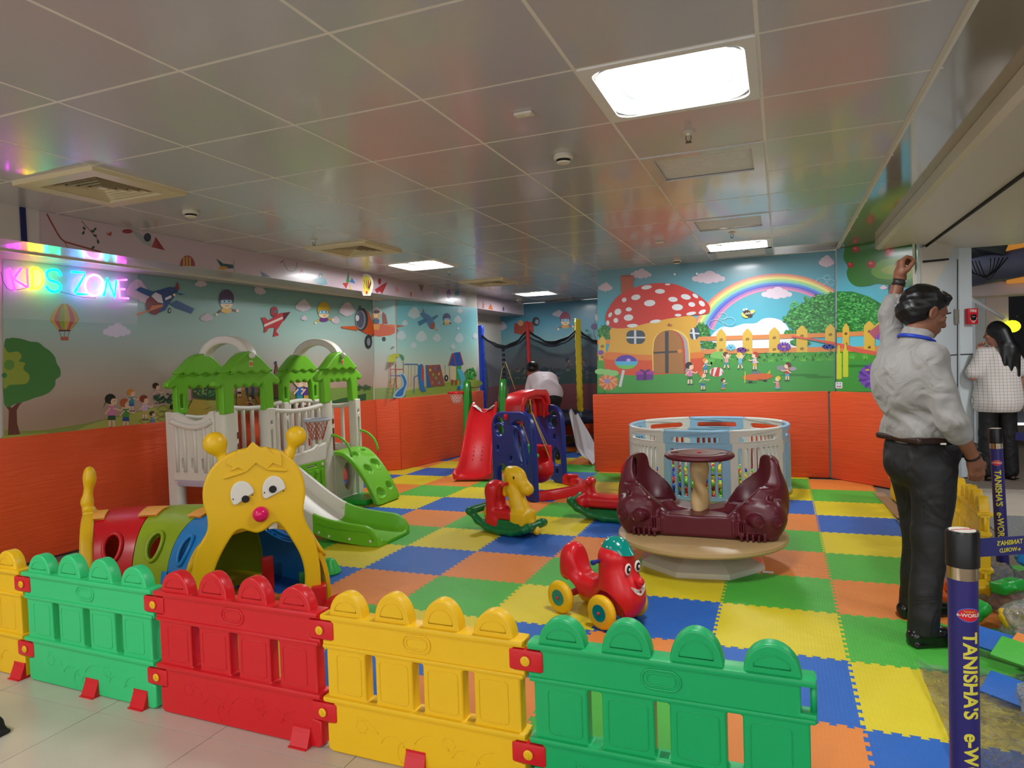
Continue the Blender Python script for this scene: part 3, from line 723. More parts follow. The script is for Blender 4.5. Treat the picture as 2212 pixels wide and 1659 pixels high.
m.ell(898, 883, 50, 35, 'e6dfe2'); m.poly([(905, 848), (880, 915), (915, 918), (925, 850)], 'c83a34'); m.poly([(862, 862), (856, 905), (870, 915), (880, 850)], 'c83a34'); m.poly([(936, 870), (940, 905), (946, 890)], 'c83a34')
m.ell(1195, 918, 112, 26, 'd2642c', -3); m.ell(1185, 888, 36, 11, '687480'); m.poly([(1262, 900), (1285, 866), (1290, 892)], 'c8b838'); m.line([(1106, 880), (1102, 960)], 7, 'c8c838'); m.line([(1200, 935), (1250, 948)], 5, '303438'); m.ell(1142, 955, 16, 7, '24282c'); m.ell(1250, 946, 14, 8, '24282c')
m.ell(1372, 855, 42, 20, '8c8c90'); m.ell(1448, 860, 30, 15, '9c9ca0')
m.ell(1105, 472, 28, 18, 'ecd860', 25); m.ell(1152, 450, 26, 14, 'ecd860', -25); m.ell(1124, 460, 38, 22, '3c2c20', 30)
for k in range(4): m.line([(1098+16*k, 470-2*k), (1118+16*k, 446-2*k+8)], 5, 'e8dcc0')
m.ell(1096, 434, 8, 8, 'ffffff'); m.ell(1114, 428, 8, 8, 'ffffff')
for x, y, r in ((895, 542, 54), (942, 478, 32), (993, 516, 40), (1655, 232, 36), (1698, 200, 24), (1728, 236, 28)): m.line([(x + r*math.cos(q*PI/10), y + r*.72*math.sin(q*PI/10)) for q in range(21)], 3, 'b8d4d8')
m.flower(1002, 706, 34, '7cc8e0', '5ab0d0', 12, .6); m.ell(1002, 706, 8, 6, '3a80b0')
m.ell(1080, 724, 36, 20, '6a3088'); [m.ell(1054+18*i, 716+12*(i % 2), 6, 4, 'f0e8f0', up=False) for i in range(4)]
m.flower(1385, 700, 50, '7a4ab0', '5c2f96', 14, .5); m.ell(1385, 700, 14, 6, 'd0a050'); m.flower(62, 742, 22, '8a5ac0', '6c3fa6', 10, .8)
m.ell(1708, 700, 48, 18, '2c3a8c'); [m.ell(1676+20*i, 692+12*(i % 2), 6, 5, 'e8e8f4', up=False) for i in range(5)]; m.line([(1712, 715), (1718, 740)], 14, 'a08058')
kids = [(706, 975, 160, '30201c', 'd884b0', '2f6f3a', 'stand', 1, 1), (800, 1015, 135, 'd8662c', '58a848', '2c68b8', 'stand', 1, 0), (820, 895, 110, 'e0953c', '3f90a8', '3a7ab8', 'stand', 1, 0), (948, 1010, 90, '5c301c', '4f86c0', 'd08848', 'sit', 1, 0),
        (970, 860, 120, '6c3a20', 'd8a0a0', '3f90a8', 'up', 1, 0), (1070, 862, 118, 'e0c048', '6cb8d8', '8898b0', 'up', 1, 0), (1175, 870, 130, 'b83a20', 'c8b0d8', 'd8a838', 'stand', -1, 1), (1340, 1008, 105, 'e0c83c', 'd88c90', '58b0b8', 'sit', -1, 0), (1410, 945, 130, '6c2c1c', 'c03c38', '5aa0c0', 'stand', -1, 0)]
for x, y, h, ha, sh, pa, po, fa, pn in kids: m.kid(x, y, h, ha, sh, pa, po, fa, pony=pn)
m.line([(1755, 100), (1755, 1020)], 3, '4f8fa0')
for x, y in ((597, 178), (757, 174)): m.ell(x, y, 9, 9, 'c8ccd0'); m.ell(x-2, y-2, 4, 4, 'ffffff')
m.poly([(1440, 617), (1758, 668), (1758, 690), (1600, 655), (1438, 630)], 'd5604e')
m.build('wall_mural', 'printed mural of a red spotted mushroom house, rainbow and picket fence')

# angled part: hedge tree, see-saw, apple tree
m = Mural(onang, (-.70, -.71, 0)); paint_right(m, onang, 1768, 2318)
m.poly([(1768, 300), (1880, 300), (1980, 330), (2060, 370), (2120, 440), (2130, 520), (2060, 590), (1768, 620)], '2c7a38')
leaves(m, 1772, 2150, lambda x, y: crown(x, y) and x > 1772, 700, 10)
for y in (640, 725): m.poly([(1768, y-42 if y < 700 else y-25), (2318, y-70 if y < 700 else y-30), (2318, y-40 if y < 700 else y+10), (1768, y-8 if y < 700 else y+12)], 'd98a4e')
for x, w, y0, y1 in ((1836, 48, 528, 720), (2006, 80, 512, 745), (2200, 80, 505, 750)):
    m.poly([(x-w/2, y1), (x-w/2, y0+38), (x-w*.2, y0+12), (x, y0), (x+w*.2, y0+12), (x+w/2, y0+38), (x+w/2, y1)], 'd8b246')
    for yy in (y0+78, y1-40): m.ell(x, yy, 12, 10, '7a5a28', -15)
m.poly([(1768, 745), (2318, 735), (2318, 810), (1768, 802)], '4a9a38')
for x in (1880, 1976, 2090): 
    for a in (-.9, -.5, -.2, .2, .5, .9): m.poly([(x-4, 800), (x + 40*a, 735+20*abs(a)), (x+6, 800)], '6cc450', up=(a == -.9))
m.poly([(1768, 800), (2318, 806), (2318, 1030), (1768, 1024)], '439a44')
m.ell(1900, 840, 120, 10, '2f7d33')
m.poly([(1768, 672), (1850, 688), (1930, 712), (2060, 735), (2180, 760), (2180, 790), (2040, 760), (1920, 742), (1820, 718), (1768, 694)], 'd5604e')
for x, y0, y1 in ((1768, 690, 935), (1815, 672, 920)):
    m.poly(rrect(x, y0+55, x+38, y1, 8), 'c5cf3c'); m.poly([(x+14, y0), (x+22, y0), (x+28, y0+60), (x+6, y0+60)], 'c5cf3c')
m.poly([(2000, 595), (2060, 540), (2140, 475), (2200, 440), (2200, 640), (2100, 655), (2040, 640)], 'b0586c'); m.poly([(2040, 640), (2120, 560), (2200, 520), (2200, 640), (2100, 655)], '8a50a8'); m.line([(2010, 580), (2140, 480)], 12, 'c8b048')
m.flower(2030, 915, 105, '7a52b4', '603a9c', 18, .8); m.flower(2050, 930, 60, '8a62c0', '6c46a8', 12, .8); m.ell(1992, 868, 16, 8, 'd0a050')
m.poly(rrect(1762, 955, 1812, 1002, 6), 'dcdce0'); [m.ell(1776+20*i, 966+10*j, 4, 4, '30303c', up=False) for i in (0, 1) for j in (0, 2)]; m.line([(1772, 990), (1800, 990)], 5, 'b84040')
m.poly(smoothpts([(1830, -20), (1820, 60), (1850, 120), (1842, 170), (1862, 225), (1910, 262), (1990, 262), (2060, 245), (2140, 252), (2318, 245), (2318, -80), (1850, -60)], 5), '356f2e')
m.poly(smoothpts([(2020, 150), (2080, 80), (2180, 60), (2318, 60), (2318, 200), (2180, 215), (2060, 200)], 5), '5f8f30'); m.poly(smoothpts([(2090, 150), (2160, 110), (2318, 100), (2318, 170), (2180, 180)], 5), '8a9a34')
for x, y, r in ((1910, -4, 28), (2150, 14, 40), (1870, 108, 24), (2022, 104, 34), (2220, 120, 30)): m.ell(x, y, r, r*.85, '9c2f2c'); m.ell(x-r*.2, y-r*.25, r*.4, r*.3, 'c86058')
m.cloud(2110, 270, 60, 30, 'cfc0c8'); m.poly([(2145, 252), (2250, 252), (2250, 560), (2145, 480)], '3c3836')
m.build('wall_mural', 'printed mural of an apple tree and red see-saw on the angled wall')

# ---------------------------------------------------------------- left wall: neon wall mural. Coordinates are wall metres: s along the wall, z up
lw_a = Vector(LW0); lw_d = (Vector(LW1) - lw_a).normalized(); lw_n = Vector((lw_d.y, -lw_d.x, 0))
LWOFF = .006
def onleft(u, v): p = onwall(u, v, LW0, LW1); return p + lw_n*LWOFF
def pl(u, v): return (u, v)
def wall_strip(P, u0, u1, z0, z1, tab, m, n=14):
    m.up(); Pp = []; C = []; F = []; cc = []
    for u in np.linspace(u0, u1, n):
        cc.append((u, top_of(P, u, z1, 100, 1200), top_of(P, u, z0, 100, 1400)))
    for t, c in tab:
        for u, a, b in cc: Pp.append((u, a + (b-a)*t)); C.append(c)
    for j in range(len(tab)-1):
        for i in range(n-1): q = j*n+i; F.append((q, q+1, q+n+1, q+n))
    m.raw(Pp, F, C)
m = Mural(onleft, lw_n)
SKYL = [(0, '6f9490'), (.12, '86b0aa'), (.35, 'a0bcb4'), (.6, 'b2a89c'), (.8, 'b09484'), (.9, 'a98d78'), (1, 'a89070')]
wall_strip(onleft, 6, 806, .93, 2.372, SKYL, m)
def hill(pts, c): m.poly(smoothpts(pts, 5, closed=False) + [(pts[-1][0], onb(pts[-1][0])), (pts[0][0], onb(pts[0][0]))], c)
onb = lambda u: top_of(onleft, u, .94, 700, 1200)
hill([(8, 928), (80, 930), (180, 915), (280, 892), (420, 862), (520, 850), (640, 845), (720, 838), (805, 835)], '86904a')
hill([(140, 945), (190, 918), (260, 900), (340, 880), (420, 868), (560, 860), (640, 870)], 'a5a650')
hill([(640, 858), (700, 842), (760, 838), (805, 838)], '7a9848'); hill([(560, 880), (700, 868), (740, 860), (790, 850)], '345c38')
k = .18987
L6 = lambda pts: [(k*x, 640 + k*y) for x, y in pts]
def pe(x, y, rx, ry, c, a=0): m.ell(k*x, 640 + k*y, k*rx, k*ry, c, a, 18)
m.poly(L6([(85, 1580), (95, 1300), (35, 1215), (60, 1215), (130, 1270), (190, 1215), (275, 1180), (215, 1240), (185, 1300), (190, 1450), (225, 1570)]), '663a30')
m.poly([p for p in smoothpts(L6([(40, 560), (100, 480), (180, 475), (260, 490), (340, 515), (430, 525), (500, 580), (560, 620), (620, 690), (640, 760), (680, 830), (680, 910), (630, 950), (620, 1020), (560, 1090), (480, 1130), (380, 1160), (300, 1190), (180, 1220), (40, 1215)]), 4)], '447a3c')
m.poly(smoothpts(L6([(35, 600), (90, 640), (200, 630), (240, 690), (210, 740), (280, 760), (260, 830), (330, 900), (300, 990), (180, 1005), (100, 1010), (35, 1030)]), 4), '8f9c3a'); pe(100, 780, 60, 60, '5f8a3c'); pe(45, 900, 30, 30, '3a7a48')
m.poly(L6([(20, 1590), (500, 1548), (550, 1558), (480, 1600), (20, 1650)]), '9aa048'); m.poly(L6([(55, 1632), (492, 1580), (492, 1597), (55, 1650)]), '1f3c28')
m.balloon(k*728, 640+k*240, k*175, k*155, ['9aa048', 'c8a048', 'b45a68', '8a9a3a', 'b8a045', 'b4505c', 'c09048', '8a9a3a'])
m.cloud(k*1318, 640+k*388, k*340, k*150, 'd2cedc'); m.cloud(k*1260, 640+k*110, k*240, k*80, 'a8a8bc')
kk = [(1265, 1500, 380, '221c20', 'cf78a4', '2a4c30', 'stand', 1, 1), (1425, 1500, 330, 'b05a38', '4f8c44', '2f4c8c', 'stand', 1, 0), (1490, 1310, 250, 'c8803c', '3a7c8c', '2c5890', 'stand', 1, 0), (1640, 1410, 280, '803020', 'b8a0c0', 'b89850', 'stand', 1, 0), (1775, 1220, 230, '3a2420', 'b89090', '3a7c70', 'stand', 1, 0), (1730, 1470, 180, '40282a', '6078a8', '6078a8', 'sit', 1, 0), (1965, 1435, 200, '18161c', '5a3c70', '2c4878', 'stand', 1, 0)]
for x, y, h, ha, sh, pa, po, fa, pn in kk: m.kid(k*x, 640+k*y, k*h, ha, sh, pa, po, fa, pony=pn, skin='dcb49c')
for dx, dy in ((1640, 1420), (1840, 1340), (1850, 1280), (1850, 1395)): m.line(L6([(dx-70, dy), (dx, dy-40), (dx+75, dy), (dx, dy+40), (dx-70, dy)]), k*5, '705838')
m.bush(k*1900, 640+k*1160, k*330, k*110, ['1f4a34', '2a5c40', '1c3c34'], 60, 4)
k2 = .25316
def P1(x, y): return (k2*x, 420 + k2*y)
def pe1(x, y, rx, ry, c, a=0): m.ell(k2*x, 420 + k2*y, k2*rx, k2*ry, c, a, 16)
def pp1(pts, c): m.poly([P1(*p) for p in pts], c)
for x, y, w, h in ((1160, 810, 170, 150), (1230, 880, 120, 90), (1705, 760, 110, 60), (1755, 1050, 120, 70), (2190, 810, 60, 50)): m.cloud(*P1(x, y), k2*w, k2*h, 'c4b8c0')
# blue propeller plane
pp1([(1300, 830), (1440, 790), (1520, 800), (1500, 850), (1440, 930), (1400, 990), (1330, 1020)], '27447c')
pp1([(1142, 815), (1190, 790), (1300, 830), (1280, 880)], '2c5688'); pp1([(1440, 935), (1500, 905), (1650, 975), (1625, 1018), (1480, 965)], '2c5688')
pp1([(1480, 810), (1508, 742), (1525, 810)], '8c3038'); pp1([(1420, 790), (1475, 810), (1450, 830)], '2c5688'); pp1([(1510, 840), (1580, 855), (1520, 860)], '2c5688')
pe1(1300, 950, 62, 80, '7c2c38', -20); pp1([(1285, 870), (1320, 835), (1370, 860), (1385, 930), (1340, 920)], 'd8d4dc'); pp1([(1270, 985), (1290, 950), (1385, 938), (1380, 960), (1300, 985), (1160, 1035), (1150, 1020)], 'd07848')
pp1([(1405, 905), (1400, 885), (1450, 860), (1458, 880)], 'e8e4ec'); pe1(1480, 858, 13, 13, 'e8d8b0'); pe1(1440, 992, 12, 24, '202028'); pe1(1440, 992, 6, 12, 'c8c8cc')
m.diver(*P1(1925, 900), k2*62, '4c3c60')
k3 = .25316
def P2(x, y): return (540 + k3*x, 480 + k3*y)
def pp2(mm, pts, c): mm.poly([P2(*p) for p in pts], c)
def pe2(mm, x, y, rx, ry, c, a=0): mm.ell(540 + k3*x, 480 + k3*y, k3*rx, k3*ry, c, a, 16)
for x, y, w, h in ((82, 588, 100, 60), (445, 712, 130, 95), (455, 818, 55, 40), (725, 835, 60, 60), (818, 745, 120, 110)): m.cloud(*P2(x, y), k3*w, k3*h, 'c8bcc4')
# red plane with pilot
pp2(m, [(88, 815), (120, 812), (150, 840), (250, 775), (335, 768), (270, 850), (215, 930), (240, 965), (190, 978), (205, 900), (150, 905), (130, 940), (112, 940), (118, 890)], 'b8343c')
pp2(m, [(110, 875), (270, 805), (272, 825), (112, 895)], 'e0c8c0'); pp2(m, [(270, 775), (338, 765), (280, 845)], '5c1c28'); pe2(m, 200, 765, 32, 45, 'a02c34'); pe2(m, 212, 762, 15, 14, '4a6c78')
m.diver(*P2(622, 755), k3*52, 'c8a830', '6c3c80')
def orange_plane(m, x0, x1):
    def cl(pts):
        def clip(P, ax, keep):
            out = []
            for i in range(len(P)):
                a, b = P[i-1], P[i]; ia, ib = keep(a[0]), keep(b[0])
                if ia != ib: t = (ax - a[0])/(b[0]-a[0]); out.append((ax, a[1] + (b[1]-a[1])*t))
                if ib: out.append(b)
            return out
        P = clip(pts, x0, lambda x: x >= x0); return clip(P, x1, lambda x: x <= x1) if P else P
    def q(pts, c):
        P = cl([P2(*p) for p in pts])
        if len(P) > 2: m.poly(P, c)
    def e(x, y, rx, ry, c): q([(x + rx*math.cos(i*PI/8), y + ry*math.sin(i*PI/8)) for i in range(16)], c)
    q([(770, 890), (900, 885), (940, 910), (900, 925), (775, 905)], 'c85c28'); q([(1085, 880), (1200, 872), (1320, 885), (1200, 910), (1080, 905)], 'd0622a')
    q([(1125, 790), (1135, 765), (1160, 790), (1175, 870), (1130, 870)], '8c3424')
    q([(930, 740), (1000, 760), (1040, 850), (1130, 870), (1255, 910), (1255, 935), (1200, 965), (1100, 978), (1000, 960), (940, 930)], 'c4501f')
    q([(1040, 870), (1110, 868), (1100, 920), (1050, 915)], 'd88c38'); e(1072, 800, 38, 46, 'd8a058'); e(1070, 790, 24, 26, 'ecc8a0'); e(1075, 765, 34, 16, '4c3428'); e(1075, 845, 30, 26, '3c5c78')
    e(945, 830, 56, 98, '3a3c44'); e(935, 832, 44, 84, '8a8e98'); e(932, 832, 34, 70, '54586a'); e(908, 818, 16, 26, 'd8d8dc'); q([(925, 712), (940, 712), (935, 800), (918, 800)], '60646e')
    q([(1055, 940), (1065, 945), (1015, 1000), (1008, 992)], '44444c'); e(1003, 1020, 31, 60, '24262c'); e(1004, 1020, 15, 34, '80848c'); e(1142, 998, 17, 20, '24262c')
orange_plane(m, 700, 806)
# round climbing net, playhouse and slides seen between the roofs
K5 = lambda x, y: (380 + .14467*x, 720 + .14467*y)
def p5(pts, c): m.poly([K5(*p) for p in pts], c)
p5([(1480, 420), (1630, 960), (1420, 960)], '8c6c58'); [m.line([K5(1480, 430), K5(1420+42*i, 960)], .9, '6c3c34') for i in range(6)]; m.ell(*K5(1475, 435), 2.5, 3, '2c3c78'); m.line([K5(1400, 975), K5(1640, 965)], 4, '34507c')
p5([(890, 700), (990, 740), (1060, 1000), (1060, 1140), (900, 1130)], 'c89850'); [p5([(x, 720), (x+30, 720), (x+30, 930), (x, 930)], '2c5ca0') for x in (1030, 1125, 1230)]; p5([(1160, 940), (1200, 940), (1290, 1130), (1230, 1130)], 'c87c44')
p5([(1170, 350), (1205, 338), (1260, 440), (1240, 445)], 'b03c44'); p5([(1150, 350), (1195, 345), (1240, 430), (1200, 420)], '243c80')
m.kid(*K5(1105, 1160), 34, '5c2420', 'b83c3c', '3050a0', 'stand', -1); m.kid(*K5(930, 960), 34, 'c89c84', 'e0dcd8', '402c30', 'stand', 1, shoes='302030')
for x, c1, c2 in ((1830, '2c64b4', '2c9098'), (1940, '5c3488', 'd8a43c')): m.kid(*K5(x, 1090), 62, 'd8b49c', c1, c2, 'stand', 1)
m.poly([K5(*q) for q in ((240, 800), (600, 760), (600, 990), (240, 960))], '2a4a30'); m.bush(*K5(430, 850), 50, 26, ['3c7c4c', '4c9058', '2c6440', 'b8b050'], 60, 3)
p5([(240, 980), (480, 1010), (400, 1050), (540, 1080), (420, 1130), (560, 1160), (640, 1240), (100, 1240)], 'b0983c')
m.bush(*P2(930, 1410), 44, 12, ['4c6c50', '3c5c44'], 40, 3); m.bush(*P2(1200, 1400), 10, 10, ['4c6c50', '3c5c44'], 10, 3)
m.build('wall_mural', 'long printed sky mural with planes, divers, tree and children, left wall')

# pilaster: the orange plane wraps the corner; painted playground
def onp1(u, v): return onwall(u, v, (-5.24, 8.05), (-4.985, 8.215)) + Vector((.5, -.8, 0))*.012
def onp2(u, v): return onwall(u, v, (-4.985, 8.215), (-4.615, 10.46)) + Vector((.99, -.16, 0))*.012
PIL0, PIL1 = 812, 860
m = Mural(onp1, (.55, -.84, 0)); SKYP = [(0, '6f9c9c'), (.12, '8ab8b4'), (.4, 'a0c4bc'), (.65, 'b8b0a4'), (.85, 'b89c88'), (.86, '86984c'), (1, '7c9448')]
wall_strip(onp1, 808, 853, .95, 2.372, SKYP, m, 4); m.cloud(*P2(1080, 765), 22, 18, 'ccc0c8'); orange_plane(m, 808, 853); m.build('wall_mural', 'narrow mural strip on the pilaster with the middle of the orange plane')
m = Mural(onp2, (.99, -.16, 0))
wall_strip(onp2, 856, 1029, .95, 2.372, [(0, '72c4d4'), (.2, '84ccd4'), (.45, 'a4d4cc'), (.7, 'c4c8b0'), (.82, 'c8b898'), (1, 'a8a850')], m, 8)
orange_plane(m, 856, 900)
m.poly(smoothpts([P2(*p) for p in ((1252, 1480), (1330, 1440), (1500, 1400), (1700, 1360), (1920, 1320))], 5, False) + [P2(1918, 1440), P2(1252, 1500)], '93a848')
m.poly([P2(*p) for p in ((1252, 1420), (1300, 1410), (1330, 1490), (1252, 1500))], '7a8c40')
for x, y, w, h in ((1395, 775, 100, 90), (1285, 965, 75, 70), (1315, 860, 45, 45), (1455, 975, 85, 85), (1588, 985, 65, 60), (1765, 832, 65, 60), (1785, 755, 45, 40), (1778, 990, 65, 75), (1390, 1050, 48, 45), (1725, 1062, 40, 42), (1912, 970, 40, 45), (1768, 905, 24, 24), (1212, 1050, 30, 20)): m.cloud(*P2(x, y), k3*w, k3*h, 'c8dce0')
pp2(m, [(1440, 780), (1478, 770), (1530, 800), (1570, 860), (1560, 905), (1530, 910), (1500, 850)], '4a80ac'); pp2(m, [(1425, 850), (1500, 815), (1515, 840), (1440, 885)], '3a78a4'); pp2(m, [(1545, 815), (1590, 790), (1600, 805), (1560, 835)], '3a78a4'); pe2(m, 1550, 885, 22, 28, 'a05048'); pp2(m, [(1555, 890), (1600, 925), (1590, 930)], 'd8a060'); pp2(m, [(1465, 770), (1470, 728), (1482, 770)], 'a86068')
m.diver(*P2(1673, 820), k3*30, '4c3c78')
# painted playground
def bar(pts, w, c): m.line([P2(*p) for p in pts], w, c)
for x in (1190, 1235, 1300): bar([(x, 1190), (x+5, 1420)], 1.5, 'b84c38')
bar([(1190, 1255), (1300, 1255)], 1.5, 'b84c38'); bar([(1190, 1310), (1300, 1310)], 1.5, '3c68a8'); bar([(1195, 1310), (1160, 1490)], 1.5, '4c9048'); bar([(1230, 1330), (1205, 1490)], 1.5, '4c9048')
for i in range(5): bar([(1175-5*i, 1350+30*i), (1225-5*i, 1350+30*i)], 1.2, 'c8a048')
pp2(m, [(1165, 1195), (1175, 1140), (1220, 1122), (1285, 1125), (1308, 1150), (1308, 1180), (1285, 1185), (1280, 1150), (1240, 1150), (1225, 1195)], 'b8c048'); pp2(m, [(1260, 1122), (1300, 1140), (1308, 1180), (1290, 1180)], '3c8c78')
m.poly(smoothpts([P2(*p) for p in ((1270, 1290), (1310, 1300), (1340, 1370), (1320, 1430), (1310, 1480), (1270, 1500), (1215, 1490), (1240, 1440), (1290, 1400), (1290, 1350))], 4), 'a8c8d8')
m.poly(smoothpts([P2(*p) for p in ((1278, 1300), (1305, 1310), (1328, 1370), (1308, 1430), (1295, 1475), (1262, 1488), (1228, 1482), (1255, 1440), (1300, 1400), (1300, 1350))], 4), '3474b4')
bar([(1308, 1212), (1420, 1212), (1450, 1250), (1450, 1300)], 2, '3468a8'); [bar([(x, 1215), (x-5, 1400)], .8, 'a87c50') for x in (1345, 1370, 1400)]
m.poly(smoothpts([P2(*p) for p in ((1425, 1240), (1465, 1215), (1475, 1300), (1480, 1400), (1495, 1440), (1460, 1445), (1435, 1400))], 4), '3474b4'); m.ell(*P2(1466, 1290), 2.6, 19, 'b84c44')
bar([(1392, 1460), (1392, 1320), (1430, 1305)], 1.5, '3468a8')
pp2(m, [(1490, 1218), (1530, 1222), (1560, 1405), (1500, 1410)], '3468a0'); pp2(m, [(1500, 1222), (1615, 1215), (1655, 1395), (1535, 1402)], '94584a')
for x, y, c in ((1530, 1262, 'c8c048'), (1575, 1248, '5878b0'), (1600, 1245, '704890'), (1555, 1300, '88a848'), (1605, 1295, 'c8a048'), (1580, 1330, '88a848'), (1548, 1370, 'c07048'), (1605, 1370, '7890b0')): pe2(m, x, y, 9, 12, c)
pp2(m, [(1690, 1220), (1722, 1118), (1755, 1110), (1780, 1225), (1745, 1230)], '2c5cac'); pp2(m, [(1755, 1112), (1780, 1108), (1812, 1215), (1750, 1228)], '2c58a8'); bar([(1722, 1118), (1690, 1222)], 2, 'b84438'); bar([(1782, 1108), (1812, 1215)], 2, 'b84438'); bar([(1725, 1118), (1752, 1228)], 2, 'b84438')
pp2(m, [(1698, 1225), (1750, 1230), (1750, 1350), (1700, 1345)], 'd8c49c'); pp2(m, [(1750, 1230), (1795, 1225), (1795, 1330), (1750, 1350)], '44a05c')
m.poly(smoothpts([P2(*p) for p in ((1760, 1255), (1800, 1265), (1828, 1330), (1820, 1400), (1800, 1425), (1765, 1425), (1790, 1370), (1780, 1310))], 4), '58b8d0'); pe2(m, 1775, 1415, 14, 18, '2868a8')
for x in (1712, 1745): pp2(m, [(x, 1345), (x+16, 1345), (x+14, 1388), (x+2, 1385)], 'b83c34')
pe2(m, 1667, 1330, 16, 27, '1c1c20'); pe2(m, 1667, 1330, 7, 14, 'b8b898'); bar([(1655, 1215), (1660, 1300)], .7, '806040')
m.bush(*P2(1875, 1295), 24, 26, ['2c8c34', '3cb048', '1c5c2c', '58c050'], 90, 2.6); m.ell(*P2(1890, 1375), 22, 8, '9cb04c')
m.build('wall_mural', 'printed mural of a painted playground with blue slides on the pilaster')

# far wall mural behind the net
onfar = lambda u, v: aty(u, v, 12.592)
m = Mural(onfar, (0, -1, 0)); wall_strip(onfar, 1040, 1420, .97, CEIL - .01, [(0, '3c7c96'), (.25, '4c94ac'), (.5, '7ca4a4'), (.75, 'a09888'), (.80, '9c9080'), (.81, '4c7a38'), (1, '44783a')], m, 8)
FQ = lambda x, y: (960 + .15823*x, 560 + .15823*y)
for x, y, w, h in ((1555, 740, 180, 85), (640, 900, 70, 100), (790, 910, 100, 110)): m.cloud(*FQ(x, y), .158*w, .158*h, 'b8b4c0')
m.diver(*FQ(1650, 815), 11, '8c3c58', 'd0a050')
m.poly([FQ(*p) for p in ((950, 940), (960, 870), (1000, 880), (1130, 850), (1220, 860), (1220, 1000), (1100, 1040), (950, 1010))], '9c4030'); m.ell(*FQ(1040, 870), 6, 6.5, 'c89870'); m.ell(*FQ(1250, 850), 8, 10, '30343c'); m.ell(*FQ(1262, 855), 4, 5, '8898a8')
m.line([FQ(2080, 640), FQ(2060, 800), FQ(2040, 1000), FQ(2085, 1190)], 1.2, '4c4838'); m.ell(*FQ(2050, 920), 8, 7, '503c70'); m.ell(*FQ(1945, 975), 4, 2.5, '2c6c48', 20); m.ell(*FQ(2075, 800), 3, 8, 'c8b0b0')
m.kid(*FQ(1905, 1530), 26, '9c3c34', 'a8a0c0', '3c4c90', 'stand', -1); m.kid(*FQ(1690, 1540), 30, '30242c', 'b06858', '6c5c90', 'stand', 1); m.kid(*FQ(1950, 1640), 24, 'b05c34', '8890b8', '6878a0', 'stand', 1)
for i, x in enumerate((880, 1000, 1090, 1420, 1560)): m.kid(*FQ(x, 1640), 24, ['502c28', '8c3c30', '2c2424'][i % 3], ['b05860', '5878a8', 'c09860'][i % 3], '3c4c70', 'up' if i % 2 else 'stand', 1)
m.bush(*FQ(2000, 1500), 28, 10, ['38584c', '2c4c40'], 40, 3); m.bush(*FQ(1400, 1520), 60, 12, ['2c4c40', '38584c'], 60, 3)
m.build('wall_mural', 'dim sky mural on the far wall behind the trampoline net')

# ---------------------------------------------------------------- soffit face prints
SA, SB = (-4.74, 3.08), (-4.69, 12.58)
onsof = lambda u, v: onwall(u, v, SA, SB) + Vector((.004, 0, 0))
m = Mural(onsof, (1, 0, 0))
def sof_top(u): return top_of(onsof, u, CEIL - .004, 300, 800)
m.up(); us = np.linspace(86, 1124, 16); a = [(u, sof_top(u)) for u in us]; b = [(u, top_of(onsof, u, 2.376, 300, 900)) for u in us]
m.raw(a + b, [(i, i+1, i+17, i+16) for i in range(15)], ['c4aeb8']*32)
Z5 = lambda x, y: (.13562*x, 420 + .13562*y)
m.line(smoothpts([Z5(740, 310), Z5(830, 480), Z5(980, 720), Z5(1150, 790), Z5(1400, 860), Z5(1600, 920)], 5, False), 3.6, '8c4038'); m.line([Z5(1000, 720), Z5(1075, 850)], 1.5, '8c4038')
m.line([Z5(1290, 420), Z5(1420, 570), Z5(1570, 740)], 1.5, '8c4038')
for x, y, q in ((1335, 540, 50), (1322, 612, -60), (1470, 588, 30), (1505, 556, -50), (1508, 656, 20), (1555, 756, 70), (1475, 848, -40)): m.ell(*Z5(x, y), 4.6, 2.6, '28443c', q, 8)
m.poly([Z5(*p) for p in ((1680, 610), (1720, 618), (1775, 588), (1770, 640), (1760, 660), (1715, 655))], 'a8503c')
S1 = lambda x, y: (.25316*x, 420 + .25316*y)
m.ell(*S1(1085, 315), 12, 4.8, '8c2c3c'); m.poly([S1(*p) for p in ((1120, 305), (1170, 320), (1300, 400), (1290, 450), (1220, 420), (1150, 350))], 'a0a4a8'); m.ell(*S1(1255, 367), 8, 9.5, '2c3448'); m.poly([S1(*p) for p in ((1325, 362), (1405, 478), (1290, 450))], '8c2c38'); m.poly([S1(*p) for p in ((1290, 450), (1325, 365), (1345, 462))], 'a03c40')
def sof(pts, c): m.poly([S1(*p) for p in pts], c)
m.poly([S1(*p) for p in arc(1596, 612, 66, 180, 360, 10, ry=92)], '94404c')
for i in range(3): m.poly([S1(*p) for p in ((1560+26*i, 530+8*abs(i-1)), (1572+26*i, 528+8*abs(i-1)), (1572+26*i, 612), (1560+26*i, 612))], 'c8a048')
sof([(1840, 545), (1900, 590), (1985, 600), (1990, 630), (1900, 635), (1870, 600)], '2c5058'); m.ell(*S1(1900, 628), 10, 4, 'c08c3c'); m.line([S1(1990, 565), S1(1995, 660)], 1, '3c6c6c')
def p2(pts, c): m.poly([P2(*p) for p in pts], c)
def e2(x, y, rx, ry, c, a=0): m.ell(*P2(x, y), k3*rx, k3*ry, c, a)
p2([(85, 418), (180, 470), (100, 465)], '5c6c94'); m.line([P2(*p) for p in smoothpts([(290, 320), (250, 350), (280, 340), (320, 410), (380, 410), (400, 340)], 4, False)], .9, '3c343c')
e2(433, 440, 16, 38, 'b8606c', 10); e2(450, 470, 22, 14, 'b8606c', -20); m.line([P2(430, 480), P2(455, 430)], 1, '503040')
p2([(540, 495), (585, 470), (640, 475), (660, 530), (600, 540), (560, 515)], '5ca0b0'); e2(600, 455, 18, 24, '4c94a8'); e2(600, 462, 9, 10, 'e0c0a0')
